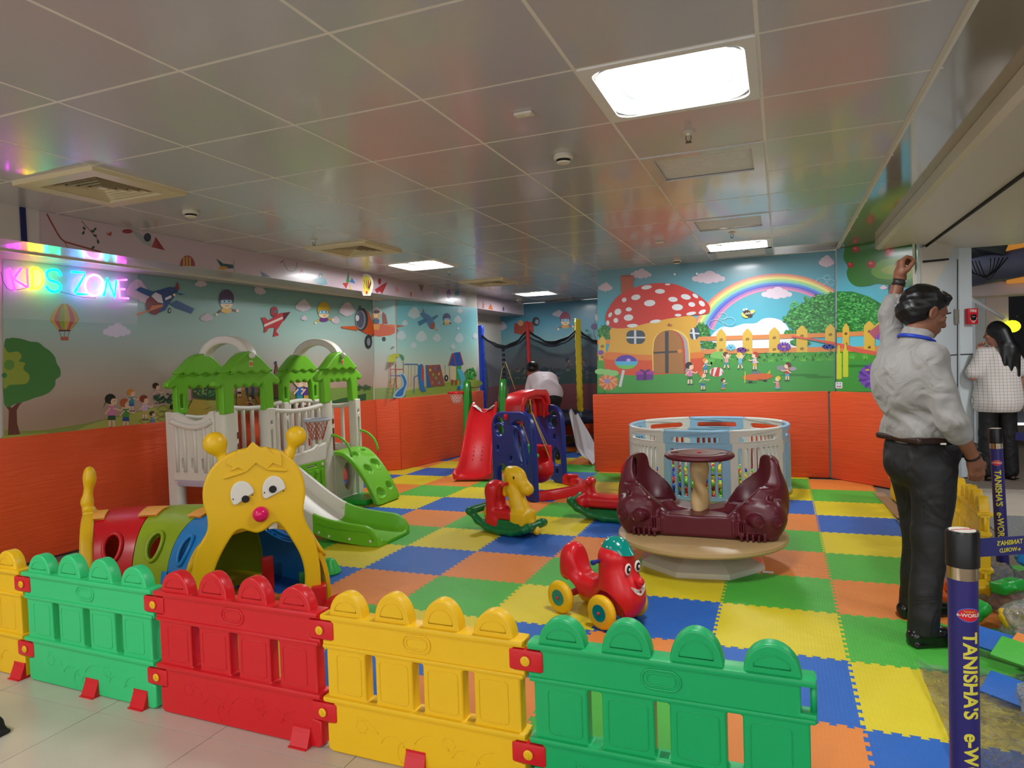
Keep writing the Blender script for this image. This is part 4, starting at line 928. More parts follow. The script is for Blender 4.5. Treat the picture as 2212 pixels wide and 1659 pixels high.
p2([(838, 420), (845, 515), (815, 510)], '3c8c4c'); p2([(845, 510), (868, 475), (898, 525)], '4878b8'); p2([(785, 520), (838, 515), (818, 568)], 'b84038'); p2([(840, 520), (868, 575), (850, 575)], 'c8b048')
p2([(1060, 575), (1130, 530), (1170, 510), (1150, 560), (1125, 612), (1105, 590), (1080, 605)], 'a8343c'); e2(1103, 505, 14, 28, 'a8343c')
e2(1250, 575, 14, 26, 'c88c94', -15); e2(1370, 615, 8, 20, 'b86048'); p2([(1432, 530), (1482, 540), (1460, 600)], '806c5c'); m.line([P2(1468, 590), P2(1490, 655)], 1.3, 'a0a0a0')
e2(1588, 610, 26, 46, 'a0a8a8'); p2([(1670, 655), (1735, 655), (1730, 700), (1670, 695)], '74b0b4'); e2(1692, 615, 18, 40, '84548c'); p2([(1745, 590), (1780, 590), (1780, 650), (1745, 650)], '4c8494'); p2([(1748, 640), (1810, 650), (1800, 712), (1750, 708)], 'a87484')
p2([(1862, 650), (1925, 655), (1942, 690), (1940, 730), (1862, 722)], 'b8913c'); p2([(1868, 685), (1930, 690), (1930, 725), (1868, 718)], 'd0d4e0'); p2([(1990, 665), (1995, 735), (1980, 732)], 'c87838'); p2([(2052, 692), (2072, 750), (2030, 740)], 'c0703c'); e2(2160, 740, 8, 20, '486080')
m.build('wall_mural', 'pale pink frieze of toys, rocket and branches on the soffit face')
# cut-out balloon board hanging on the soffit
bp_ = onwall(787, 617, SA, SB); t = empty('balloon_cutout', (bp_.x + .03, bp_.y, bp_.z), math.radians(35), 'flat hot-air balloon cut-out with flame stripes fixed on the soffit', 'cut-out')
ol = arc(0, .02, .085, -20, 200, 16, ry=.105) + [(-.06, -.07), (-.045, -.11), (.045, -.11), (.06, -.07)]
put('board', plate([(x, z*1.15) for x, z in ol], (), .02, .003), M_white, t)
mb = Mural(lambda x, z: Vector((x, -.0115, z*1.15)), (0, -1, 0))
mb.poly(arc(0, .02, .062, -20, 200, 16, ry=.082) + [(-.035, -.06), (-.02, -.09), (.02, -.09), (.035, -.06)], 'e8d848')
for i in range(5):
    x = -.05 + .025*i; mb.poly([(x-.006, .03+.02*(i % 2)), (x, .09-.02*abs(i-2)*.7), (x+.008, .02), (x*.5+.004, -.06), (x*.5-.002, -.02)], ['30303a', 'b83030', '3c7c4c', 'b83030', '30303a'][i])
mb.poly([(-.012, -.06), (.012, -.06), (.008, -.095), (-.008, -.095)], 'c03030')
mb.build('balloon_print', None, None, parent=t)
# ================================================================== COLOURS OF THE TOYS
P_yel = plastic('yellow_plastic', (232, 184, 20), .38)
P_red = plastic('red_plastic', (206, 26, 34), .30)
P_grn = plastic('sea_green_plastic', (22, 170, 96), .36)
P_grn2 = plastic('light_sea_green_plastic', (52, 196, 118), .36)
P_navy = plastic('navy_plastic', (28, 48, 128), .32)
P_lime = plastic('lime_plastic', (112, 188, 40), .38)
P_olive = plastic('lime_yellow_plastic', (148, 174, 30), .36)
P_sky = plastic('sky_blue_plastic', (30, 132, 208), .34)
P_dgrn = plastic('dark_green_plastic', (12, 108, 54), .30)
P_mar = plastic('maroon_plastic', (92, 26, 38), .36)
P_tan = plastic('tan_plastic', (188, 156, 108), .42)
P_pale = plastic('pale_blue_plastic', (142, 186, 214), .36)
P_cream = plastic('cream_plastic', (226, 220, 206), .38)
P_pink = plastic('pink_plastic', (222, 20, 96), .18)
P_amber = plastic('amber_clip', (246, 172, 60), .4)
P_teal = plastic('teal_plastic', (0, 130, 118), .15)
P_orange = plastic('orange_plastic', (240, 100, 30), .35)
P_eyew = plastic('eye_white', (226, 220, 208), .25)
P_ink = plastic('ink_black', (20, 18, 22), .3)

# ================================================================== PICKET FENCE
def fence_data():
    """outline in x,z ; panel .87 wide, .63 high"""
    w = .435; zr = .525
    arches = [-.315, -.105, .105, .315]
    top = []
    for cx in arches[::-1]: top += arc(cx, zr, .078, 0, 180, 14, ry=.088 if abs(cx) > .2 else .104)
    out = [(w-.035, zr)] + top + [(-w+.035, zr)]
    out = [(w-.004, .50), (w-.004, zr)] + top + [(-w+.004, zr), (-w+.004, .50),
           (-w+.045, .50), (-w+.045, .425), (-w+.004, .425), (-w+.004, .398), (-w+.022, .395), (-w+.022, .215), (-w+.004, .210), (-w+.004, .185), (-w+.045, .185), (-w+.045, .110), (-w+.012, .105),
           (-w+.012, .012), (-w+.03, .0), (w-.03, .0), (w-.012, .012), (w-.012, .105), (w-.045, .110), (w-.045, .185), (w-.004, .185), (w-.004, .210), (w-.022, .215), (w-.022, .395), (w-.004, .398), (w-.004, .425), (w-.045, .425), (w-.045, .50)]
    holes = [rrect(x-.023, .215, x+.023, .392, .008, 3) for x in (-.21, 0, .21)]
    return plate(out, holes, .052, .007)
FENCE_ME = fence_data()
def fence_panel(x0, y0, x1, y1, m, label, feet=(), group='picket fence panels'):
    t = empty('picket_fence', ((x0+x1)/2, (y0+y1)/2, 0), math.atan2(y1-y0, x1-x0), label, 'toy fence', group)
    t.scale = (math.hypot(x1-x0, y1-y0)/.876, 1, 1)
    put('panel', FENCE_ME.copy(), m, t)
    mb = MB()                                        # moulded flanges along the rail and the board
    mb.box((0, 0, .517), (.862, .078, .022), bev=.009); mb.box((0, 0, .405), (.855, .066, .016), bev=.007); mb.box((0, 0, .204), (.862, .078, .022), bev=.009)
    mb.build('flange', m, t, auto=50)
    for s in (-1, 1):
        for za, zb in ((.42, .505), (.105, .19)): MB().tube([(s*.423, 0, za), (s*.423, 0, zb)], .009, 10).build('hinge_pin', m, t, smooth=True)
    for s in (-1, 1):
        y = s*.0262
        mb = MB(); mb.tube([(x, y, z) for x, z in rrect(-.058, .432, .058, .492, .029, 5)], .0042, 6, closed=True); mb.tube([(x, y, z) for x, z in rrect(-.044, .444, .044, .480, .017, 5)], .0028, 6, closed=True)
        mb.build('oval_emboss', m, t, smooth=True)
        for cx in (-.315, -.105, .105, .315):
            hi = .088 if abs(cx) > .2 else .104
            MB().tube([(x, y, z) for x, z in arc(cx, .545, .050, 0, 180, 10, ry=hi-.052)], .0022, 5, closed=True).build('arch_emboss', m, t, smooth=True)
            MB().tube([(x, y, z) for x, z in rrect(cx-.062 + (.012 if cx < -.3 else 0), .232, cx+.062 - (.012 if cx > .3 else 0), .378, .014, 3)], .0020, 5, closed=True).build('picket_emboss', m, t, smooth=True)
        mb = MB()
        for k, (cx, r, a0, a1) in enumerate(((-.27, .10, 30, 95), (-.12, .055, 20, 160), (-.05, .05, 100, 230), (.05, .085, 30, 150), (.19, .06, 20, 160), (.30, .07, 90, 170), (-.02, .025, 110, 250))):
            mb.tube([(x, y, z) for x, z in arc(cx, .055, r, a0, a1, 10)], .0018, 5)
        for cx in (-.26, .12):
            for q in range(6): mb.tube([(x, y, z) for x, z in arc(cx + .02*math.cos(q*PI/3), .12 + .02*math.sin(q*PI/3), .008, q*60-90, q*60+90, 5)], .0014, 4)
        mb.build('leaf_relief', m, t, smooth=True)
    for fx in feet:
        mb = MB(); mb.prism([(-.062, .004), (-.052, .004), (-.033, .052), (-.0285, .066), (-.0285, .074), (.0285, .074), (.0285, .066), (.033, .052), (.052, .004), (.062, .004), (.062, -.0065), (-.062, -.0065)], -.042, .042, Matrix(((0, 0, 1, fx), (1, 0, 0, 0), (0, 1, 0, 0), (0, 0, 0, 1))))
        mb.build('foot', P_red, t)
    return t
def connector(x, y, z, rz, label, big=True):
    t = empty('fence_connector', (x, y, z), rz, label, 'fence connector', 'red fence connectors')
    MB().box((0, 0, 0), (.122, .062, .072), bev=.010).build('clamp', P_red, t, auto=40)
    for s in (-1, 1): MB().tube([(0, s*.028, .0), (0, s*.033, .0)], .021, 16).build('boss', P_red, t, auto=40)
    b = MB().lathe([(.0165, 0), (.0165, .004), (.013, .006), (.001, .006)], 18).build('bolt', P_yel, t, (0, -.032, 0), (PI/2, 0, 0), auto=40)
    MB().box((0, 0, .0065), (.022, .004, .003)).box((0, 0, .0065), (.004, .022, .003)).build('slot', P_yel, b)
    return t
FY = 2.105
fp = [(-4.26, 2.17, -3.405, 2.145), (-3.405, 2.145, -2.515, 2.12), (-2.515, 2.12, -1.635, 2.10), (-1.635, 2.10, -.800, 2.085), (-.800, 2.085, .085, 2.075)]
labs = ['yellow picket fence panel cut by the left edge of the photo', 'light green picket fence panel, second from the left', 'red picket fence panel', 'yellow picket fence panel between the red and green ones', 'dark sea-green picket fence panel at the free right end']
mats_ = [P_yel, P_grn2, P_red, P_yel, P_grn]; feet_ = [(.38,), (.02, .33), (.33,), (-.02,), (.0,)]
for q, l, m, f in zip(fp, labs, mats_, feet_): fence_panel(*q, m, l, f)
where = ['between the left yellow and light green panels', 'between the light green and red panels', 'between the red and yellow panels', 'between the yellow and dark green panels']
for q, w in zip(fp[1:], where):
    connector(q[0], q[1], .463, -.03, 'upper red connector ' + w); connector(q[0], q[1], .148, -.03, 'lower red connector ' + w)

# ================================================================== CATERPILLAR TUNNEL
cat = empty('caterpillar_tunnel', (-3.6, 3.5, 0), 0, 'plastic caterpillar crawl tunnel with yellow face and red, green and blue rings', 'play tunnel')
def face_frame():
    F = Vector((-2.838, 3.073, 0)); r = Vector((.77, .64, 0)).normalized(); n = Vector((.64, -.77, 0))
    return Matrix(((r.x, -n.x, 0, F.x + 3.6), (r.y, -n.y, 0, F.y - 3.5), (0, 0, 1, 0), (0, 0, 0, 1)))
FM = face_frame()      # local x right, y away from the viewer, z up ; relative to the tunnel's empty
out = smoothpts([(.335, .0), (.34, .20), (.332, .34), (.31, .45), (.268, .55), (.258, .63), (.272, .72), (.262, .82), (.215, .915), (.13, .985), (.0, 1.01), (-.13, .985), (-.222, .915), (-.272, .82), (-.280, .72), (-.262, .63), (-.268, .55), (-.325, .45), (-.352, .34), (-.362, .20), (-.355, .0)], 5, closed=False)
mouth = [(-.255, .06)] + smoothpts([(-.258, .18), (-.245, .30), (-.200, .41), (-.135, .515), (-.09, .545), (-.045, .530), (0, .515), (.045, .530), (.085, .560), (.125, .552), (.185, .455), (.235, .34), (.250, .22), (.235, .10), (.215, .06)], 4, closed=False)
put('face', plate(out, [mouth], .07, .012, M=FM), P_yel, cat)
def fplate(pts, th, y, m, name, parent=cat, bev=.003): return put(name, plate(pts, (), th, bev, M=FM @ T(0, y, 0)), m, parent)
hair = [(-.125, .885), (-.115, .91), (-.145, .925), (-.135, .960), (-.095, .962), (-.085, 1.005), (-.045, 1.0), (-.005, 1.045), (.035, 1.008), (.068, 1.012), (.085, .985), (.11, .965), (.145, .968), (.152, .935), (.148, .888), (.10, .915), (.065, .878), (.01, .922), (-.045, .872), (-.085, .902)]
fplate(hair, .018, -.036, P_yel, 'hair_tuft')
for x, y_, a in ((-.105, .862, 16), (.12, .872, -8)):
    o = put('eyebrow', plate(arc(0, 0, .062, 0, 180, 10, ry=.018) + [(-.05, -.006), (.05, -.008)], (), .02, .006, M=FM @ T(x, -.035, y_) @ R('Y', -a)), P_yel, cat)
def eye(cx, cz, a, px, pz, label):
    M = FM @ T(cx, -.038, cz) @ R('Y', -a)
    e = put('eye', plate(arc(0, 0, .064, 0, 180, 14, ry=.080) + rrect(-.062, -.050, .062, .0, .02)[10:-5], (), .018, .006, M=M), P_eyew, cat)
    put('pupil', plate(circ(px, pz, .021, 20), (), .008, .002, M=M @ T(0, -.011, 0)), P_ink, e)
    for s in (-1, 1): put('eye_screw', plate(circ(s*.052, -.012, .004, 8), (), .004, .001, M=M @ T(0, -.010, 0)), P_ink, e)
eye(-.070, .745, 8, .012, -.026, ''); eye(.100, .760, 0, -.006, .004, '')
MB().ball((0, 0, 0), (.045, .042, .045), 24, FM @ T(.022, -.045, .625)).build('nose', P_pink, cat, smooth=True)
MB().box((0, 0, 0), (.05, .02, .04), FM @ T(.085, -.0, .545), bev=.006).build('tooth', P_eyew, cat, auto=40)
for s, bx, bz, r in ((-1, -.205, 1.045, .066), (1, .235, 1.058, .060)):
    M = FM
    a = clay('antenna', [('cone', (bx, 0, bz), (bx - s*.045, .005, bz-.11), .024, .026), ('ell', (bx, 0, bz), (r, r*.8, r)), ('cone', (bx - s*.045, .005, bz-.10), (bx - s*.075, .01, bz-.19), .026, .032)], P_yel, cat, h=.007, k=.03)
    a.data.transform(M)
put('red_foot', MB().box((0, 0, 0), (.085, .11, .17), FM @ T(.325, -.015, .086), bev=.012).data(auto=40), P_red, cat)
put('red_foot', MB().box((0, 0, 0), (.085, .11, .17), FM @ T(-.325, -.002, .086), bev=.012).data(auto=40), P_red, cat)
# curved row of rings
Fp = Vector((-2.838, 3.073)); Tp = Vector((-4.26, 3.26)); h0, h1 = math.radians(128.5), math.radians(229)   # headings going away from face, arriving at tail
import cmath
Rr = (Tp - Fp).length / (2*math.sin((h1-h0)/2)); cen = Fp + Rr*Vector((math.cos(h0 + PI/2), math.sin(h0 + PI/2)))
def spine(t):
    """t 0..1 from face to tail -> point, outward(left-of-heading) vector, heading"""
    a = h0 + (h1-h0)*t; p = cen + Rr*Vector((math.cos(a - PI/2), math.sin(a - PI/2))); return p, Vector((math.cos(a), math.sin(a))), a
HW, HT = .40, .545
def ring_pt(t, q, inset=0., bul=0.):
    """q -1..1 across the arch"""
    p, hd, a = spine(t); lf = Vector((-hd.y, hd.x))
    th = PI/2 * q * 1.0; e = 1.0 + bul
    x = (HW - inset) * math.sin(th) * e if abs(q) < 1 else 0
    x = (HW-inset)*e*math.copysign(abs(math.sin(th))**.85, q); z = (HT - inset) * max(math.cos(th), 0)**.72 * (1 + bul*.6)
    return Vector((p.x + lf.x*x + 3.6, p.y + lf.y*x - 3.5, z))
def ring(t0, t1, m, name='ring', th=.022):
    """moulded arch ring with a round window on both flanks"""
    nu, nv = 30, 64; mb = MB(); n0 = len(mb.v)
    def hole(u, q):  # u 0..1 along ring, q across
        for s in (-1, 1):
            du = (u - .5)*(t1-t0)*1.0; L = Rr*(h1-h0)*(t1-t0) * (1 + .3*s)
            dx = (u-.5)*L; dz = (abs(q) - .60)*.78
            if q*s > 0 and dx*dx + dz*dz < .098**2: return True
        return False
    layers = []
    for inset in (0, th):
        pts = [[ring_pt(t0 + (t1-t0)*i/nu, -1 + 2*j/nv, inset, .022*math.sin(PI*i/nu)) for j in range(nv+1)] for i in range(nu+1)]; layers.append(pts)
    # snap hole-border points onto the circle for a clean rim
    def snap(pts):
        pass
    keep = [[not hole((i+.5)/nu, -1 + 2*(j+.5)/nv) for j in range(nv)] for i in range(nu)]
    for pts, fl in ((layers[0], 0), (layers[1], 1)):
        vs = [p for row in pts for p in row]; fs = []
        for i in range(nu):
            for j in range(nv):
                if keep[i][j]: a = i*(nv+1)+j; f = (a, a+1, a+nv+2, a+nv+1); fs.append(f if not fl else f[::-1])
        mb.add(vs, fs)
    for i in (0, nu):
        vs = layers[0][i] + layers[1][i]; mb.add(vs, [(j, j+1, j+nv+2, j+nv+1) for j in range(nv)])
    o = mb.build(name, m, cat, auto=40)
    for s in (1, -1):
        L = Rr*(h1-h0)*(t1-t0)*(1 + .3*s); P = []
        for k in range(28):
            an = 2*PI*k/28; du = .104*math.cos(an)/L + .5; q = s*(.60 + .104*math.sin(an)/.78)
            P.append((ring_pt(t0 + (t1-t0)*du, q, -.006, .022*math.sin(PI*du)), ring_pt(t0 + (t1-t0)*du, q, .035, .022*math.sin(PI*du))))
        mb = MB(); mb.tube([a for a, b in P], .013, 8, closed=True)
        mb.add([a for a, b in P] + [b for a, b in P], [(k, (k+1) % 28, (k+1) % 28 + 28, k + 28) for k in range(28)])
        mb.build('window_rim', m, o, smooth=True)
    return o
ring(.02, .20, P_yel, 'yellow_ring'); ring(.205, .47, P_sky, 'blue_ring'); ring(.475, .735, P_olive, 'green_ring'); ring(.74, .985, P_red, 'red_ring')
for t in (.47, .735, .975):
    mb = MB(); mb.grid(lambda u, v: ring_pt(t - .045 + .09*u, .02 + .22*v, -.010, .02) , 5, 6); mb.grid(lambda u, v: ring_pt(t - .045 + .09*u, .02 + .22*v, .0, .02), 5, 6)
    mb.build('orange_clip', P_amber, cat, smooth=True)
    mb = MB(); mb.grid(lambda u, v: ring_pt(t - .02 + .05*u, .93 - .13*v, -.01, .02), 4, 4); mb.build('latch', P_olive if t > .5 else P_sky, cat, smooth=True)
# tail plate: solid arch plate with hole and an upright curled tail
tp, thd, ta = spine(1.0); lf = Vector((-thd.y, thd.x))
TM = Matrix(((lf.x, thd.x, 0, tp.x + 3.6), (lf.y, thd.y, 0, tp.y - 3.5), (0, 0, 1, 0), (0, 0, 0, 1)))
to = [(HW+.02, 0)] + [((HW+.02)*math.copysign(abs(math.sin(a))**.85, math.sin(a)), (HT+.02)*max(math.cos(a), 0)**.72) for a in np.linspace(PI/2, -PI/2, 30)] + [(-HW-.02, 0)]
put('tail_plate', plate(to[1:-1], [circ(0, .25, .2, 24)], .075, .02, M=TM), P_yel, cat)
tl = clay('tail', [('cone', (0, 0, .50), (0, .012, .62), .034, .030), ('cone', (0, .012, .62), (0, -.008, .76), .030, .026), ('ell', (0, -.010, .79), (.042, .038, .065)), ('box', (0, 0, .54), (.10, .03, .03), .01)], P_yel, cat, h=.007, k=.035)
tl.data.transform(TM)
# ================================================================== GREEN AND WHITE PLAYHOUSE WITH SLIDE
ph = empty('playhouse', (-4.7, 5.4, 0), 0, 'white playhouse with four lime green roof gables, slide and climbing ramp', 'playhouse')
PO = T(4.7, -5.4, 0)
def YZ(x): return PO @ T(x, 0, 0) @ R('Z', 90)          # plate whose local x runs along world y, in the plane x = const
def XZ(y): return PO @ T(0, y, 0)
def gable(x, yc, side, slots=False, sticker=True):
    """side +1: the outside faces +x"""
    sc = [(.17 - .34*i/18, 1.318 + .016*math.cos(i*PI/3)) for i in range(19)]
    out = [(-.31, 1.085), (-.31, 1.335), (-.37, 1.315), (-.405, 1.335), (-.40, 1.365), (-.33, 1.415), (-.285, 1.44), (-.20, 1.50), (-.12, 1.565), (-.06, 1.605), (0, 1.62), (.06, 1.605), (.12, 1.565), (.20, 1.50), (.285, 1.44), (.33, 1.415), (.40, 1.365), (.405, 1.335), (.37, 1.315), (.31, 1.335), (.31, 1.085), (.19, 1.085), (.185, 1.28)] + sc + [(-.185, 1.28), (-.19, 1.085)]
    holes = [rrect(-.27, 1.14, -.235, 1.26, .012), rrect(.235, 1.14, .27, 1.26, .012)] if slots else []
    g = put('gable', plate([(a + yc, z) for a, z in out], [[(a + yc, z) for a, z in h] for h in holes], .065, .014, M=YZ(x)), P_lime, ph)
    up = [(-.285 + .57*i/24, 1.435 + .012*math.cos(i*PI/3)) for i in range(25)]
    top = [(.285, 1.452), (.21, 1.51), (.13, 1.575), (.065, 1.612), (0, 1.628), (-.065, 1.612), (-.13, 1.575), (-.21, 1.51), (-.285, 1.452)]
    put('roof_thatch', plate([(a + yc, z) for a, z in up + top], (), .12, .016, M=YZ(x)), P_lime, g)
    if sticker:
        put('ball_cap', MB().ball((x + .075, yc, 1.588), .029, 16, PO).data(True), P_cream, g)
        M = YZ(x + .0615)
        st = put('round_emblem', plate(rrect(yc-.020, 1.488, yc+.020, 1.542, .002), (), .003, .001, M=M), P_cream, g)
        put('emblem_disc', plate(circ(yc, 1.515, .019, 18, .021), (), .003, .001, M=YZ(x + .0635)), P_red, st)
        put('emblem_ring', plate(circ(yc, 1.515, .013, 18, .015), [circ(yc, 1.515, .008, 14, .009)], .003, .0005, M=YZ(x + .065)), P_yel, st)
    return g
XA, XB = -4.46, -5.02
gable(XA, 4.775, 1); gable(XA, 6.135, 1); gable(XB, 4.80, -1, True, False); gable(XB, 6.17, -1, True, False)
for y in (4.845, 6.16):
    xm = (XA + XB)/2 + .0
    o = arc(xm, 1.545, .315, 0, 180, 22, ry=.235) + arc(xm, 1.545, .235, 180, 0, 20, ry=.165)
    a = put('arch', plate(o, (), .105, .012, M=XZ(y)), P_cream, ph)
    for s in (-1, 1):
        for rr in (.255, .295): MB().tube([(x, y + s*.0525, z) for x, z in arc(xm, 1.545, rr, 4, 176, 18, ry=rr-.075)], .0025, 5, PO).build('arch_rib', P_cream, a, smooth=True)
# posts: broad half-round column on the left of every panel, thin slotted one on the right
def broad(x, y0, y1, s=1, z1=1.105):
    o = clay('column', [('box', (0, 0, z1/2), ((y1-y0)/2*.9, (y1-y0)/2, z1/2), .035)], P_cream, ph, h=.02, k=.01)
    bpy.data.objects.remove(o)
    w = (y1-y0); pts = [(x, y0), (x, y1)] if 0 else None
    c = []
    for i in range(13): a = -PI/2 + PI*i/12; c.append((x - .03 + .06*s*math.cos(a)**.7 if math.cos(a) > 1e-6 else x - .03, (y0+y1)/2 + w/2*math.sin(a)))
    c += [(x - .10*s, y1), (x - .10*s, y0)]
    q = MB().prism(c, .0, z1, PO).build('column', P_cream, ph, auto=40)
    for yy, za, zb in (((y1 - .035), .86, .92), ((y1 - .035), .58, .82)):
        put('column_slot', plate(rrect(yy-.012, za, yy+.012, zb, .011), (), .05, .004, M=YZ(x + .008)), mat('slot_shade', (120, 60, 40), .6), q)
    return q
broad(XA, 4.475, 4.655); broad(XA, 5.83, 6.01); broad(XB - .03, 4.50, 4.60)
def thin(x, y0, y1, z1=1.10):
    yc = (y0+y1)/2
    q = put('post', plate(rrect(y0, 0, y1, z1, .012), [rrect(yc-.014, .66, yc+.014, .90, .013), circ(yc, .965, .018, 12)], .10, .01, M=YZ(x)), P_cream, ph); return q
thin(XA, 4.975, 5.075); thin(XA, 6.365, 6.46); thin(XB, 5.02, 5.11); thin(XB, 5.86, 5.94); thin(XB, 6.38, 6.47)
# railings
def rail(P0, P1, z0, z1, n, dip=.05, pipe=.026, wob=0, name='railing'):
    """vertical bars between two ground points under a sagging top pipe"""
    P0 = Vector(P0); P1 = Vector(P1); t = MB()
    top = [(*(P0.lerp(P1, i/12)), z1 - dip*math.sin(PI*i/12)) for i in range(13)]
    t.tube(top, pipe, 10, PO); q = t.build(name, P_cream, ph, auto=40)
    MB().box(((P0.x+P1.x)/2, (P0.y+P1.y)/2, z0 + .035), (max(abs(P1.x-P0.x), .05), max(abs(P1.y-P0.y), .05), .075), PO, bev=.015).build('lower_rail', P_cream, q, auto=40)
    for i in range(n):
        f = (i + .5)/n; p = P0.lerp(P1, f)
        MB().tube([(p.x, p.y + wob*math.sin(k), z0 + .05 + (z1 - z0 - .04 - dip*math.sin(PI*f))*k/6) for k in range(7)], .021, 8, PO).build('baluster', P_cream, q, smooth=True)
    return q
rail((XB, 5.12), (XB, 5.86), .52, 1.10, 6, .03); rail((XB, 4.58), (XB, 5.02), .52, 1.06, 4, .03); rail((XB, 5.94), (XB, 6.38), .52, 1.08, 4, -.02)
rail((XA + .0, 5.10), (XA + .0, 5.82), .50, 1.07, 7, .03)
rail((XB, 6.47), (XA, 6.47), .52, 1.06, 4, .04)
# side panel towards the left: dipped top, ribs with small slots
sp_ = [(-5.04, .50), (-5.04, 1.105), (-4.98, 1.105), (-4.93, 1.09), (-4.86, 1.05), (-4.77, 1.03), (-4.68, 1.045), (-4.62, 1.085), (-4.585, 1.115), (-4.54, 1.12), (-4.54, .50)]
sp = put('side_panel', plate(sp_, [rrect(x, .60, x+.028, .70, .013) for x in (-4.93, -4.82, -4.70)], .045, .01, M=XZ(4.475)), P_cream, ph)
MB().tube([(x, 4.445, z) for x, z in smoothpts([(-5.02, 1.03), (-4.93, 1.0), (-4.78, .975), (-4.65, .99), (-4.56, 1.03)], 5, False)], .026, 10, PO).build('side_rail', P_cream, sp, smooth=True)
for x in (-4.97, -4.88, -4.76, -4.65, -4.58): MB().tube([(x, 4.45, .58), (x + .008, 4.445, .8), (x, 4.45, .98)], .016, 8, PO).build('rib', P_cream, sp, smooth=True)
# deck and skirts
dk = MB().box(((XA+XB)/2, 5.47, .485), (.60, 2.0, .05), PO, bev=.01).build('deck', P_cream, ph, auto=40)
MB().box(((XA+XB)/2, 4.462, .482), (.50, .02, .06), PO, bev=.006).build('deck_edge', mat('lilac_grey', (188, 176, 190), .45), dk, auto=40)
put('skirt', plate([(5.05, .50), (5.05, .66), (5.2, .63), (5.4, .62), (5.62, .64), (5.70, .68), (5.72, .66), (5.84, .68), (5.84, .50)], (), .05, .012, M=YZ(XA + .01)), P_cream, ph)
dr = put('door_panel', plate(rrect(5.37, .06, 5.80, .505, .01), [rrect(5.50, .455, 5.66, .475, .009)], .05, .008, M=YZ(XA + .01)), P_lime, ph)
for yy in (5.405, 5.755): put('screw_cap', plate(circ(yy, .465, .017, 14), (), .01, .002, M=YZ(XA + .038)), P_cream, dr)
for yy in (5.45, 5.55, 5.66, 5.75): put('door_rib', plate(rrect(yy-.028, .10, yy+.028, .42, .012), (), .014, .005, M=YZ(XA + .04)), P_lime, dr)
for yy, zz in ((5.45, .36), (5.66, .39), (5.45, .2), (5.66, .24)): put('door_notch', plate(rrect(yy-.022, zz-.008, yy+.022, zz+.008, .006), (), .012, .003, M=YZ(XA + .05)), P_lime, dr)
put('window_panel', plate([(5.98, .0), (5.98, .56), (6.44, .56), (6.44, .0)], [circ(6.215, .265, .088, 28, .155)], .05, .010, M=YZ(XA - .0)), P_cream, ph)
put('base_lip', plate(rrect(5.96, .0, 6.46, .05, .01), (), .075, .01, M=YZ(XA)), P_cream, ph)
put('rear_panel', plate(rrect(5.95, 0, 6.45, .46, .02), [circ(6.1, .24, .10, 20, .12)], .04, .008, M=YZ(XB)), P_cream, ph)
put('end_panel', plate(rrect(-5.02, 0, -4.46, .46, .02), [circ(-4.74, .22, .12, 20, .14)], .04, .008, M=XZ(6.46)), P_cream, ph)
# slide
prof = smoothpts([(-4.43, .505), (-4.25, .455), (-4.05, .335), (-3.85, .205), (-3.68, .115), (-3.50, .065), (-3.25, .04), (-3.03, .028)], 5, False)
def slide_shell(x0, x1, name, m, rh):
    P = [p for p in prof if x0 <= p[0] <= x1]; P = [(x0, np.interp(x0, [p[0] for p in prof], [p[1] for p in prof]))] + P + [(x1, np.interp(x1, [p[0] for p in prof], [p[1] for p in prof]))]
    P = sorted(set((round(float(a), 4), round(float(b), 4)) for a, b in P)); n = len(P)
    y0, y1 = 4.60, 5.10
    sec = lambda h_, f: [(y0, -.03), (y0, h_), (y0+.012, h_+.008), (y0+.035, h_+.004), (y0+.045, h_-.02), (y0+.06, .02), (y0+.10, .0), (y1-.10, .0), (y1-.06, .02), (y1-.045, h_-.02), (y1-.035, h_+.004), (y1-.012, h_+.008), (y1, h_), (y1, -.03), (y1-.05, -.03), (y0+.05, -.03)]
    vs = []; fs = []; K = 16
    for i, (x, z) in enumerate(P):
        e = 1.0
        if name == 'slide_end': e = min(1, max(.25, math.sqrt(max(0, 1 - max(0, (x - (x1 - .14))/.14)**2))))
        for yy, dz in sec(rh*e, 0): vs.append((x + .05*(1 - abs(yy-4.85)/.25) * (1 if i == n-1 and name == 'slide_end' else 0), yy, max(z + dz, .003)))
    for i in range(n-1):
        for k in range(K): fs.append((i*K+k, i*K+(k+1) % K, (i+1)*K+(k+1) % K, (i+1)*K+k))
    fs += [tuple(range(K))[::-1], tuple((n-1)*K + k for k in range(K))]
    return MB().add(vs, fs, PO).build(name, m, ph, auto=50)
slide_shell(-4.43, -3.66, 'slide_chute', P_cream, .125); se = slide_shell(-3.66, -3.03, 'slide_end', P_lime, .125)
for x, z in ((-3.60, .085), (-3.50, .06), (-3.30, .05), (-3.10, .045)):
    for yy in (4.597, 5.103): MB().ball((x, yy, z), (.013, .006, .013), 12, PO).build('slide_bolt', P_cream, se, smooth=True)
for s, yy in ((-1, 4.597), (1, 5.103)): MB().tube([(x, yy, z) for x, z in ((-3.62, .16), (-3.5, .135), (-3.35, .125), (-3.12, .12), (-3.08, .09), (-3.07, .05))], .003, 5, PO).build('slide_groove', P_lime, se, smooth=True)
MB().ball((-3.68, 5.055, .20), (.014, .02, .014), 12, PO).build('chute_eyelet', P_cream, ph, smooth=True)
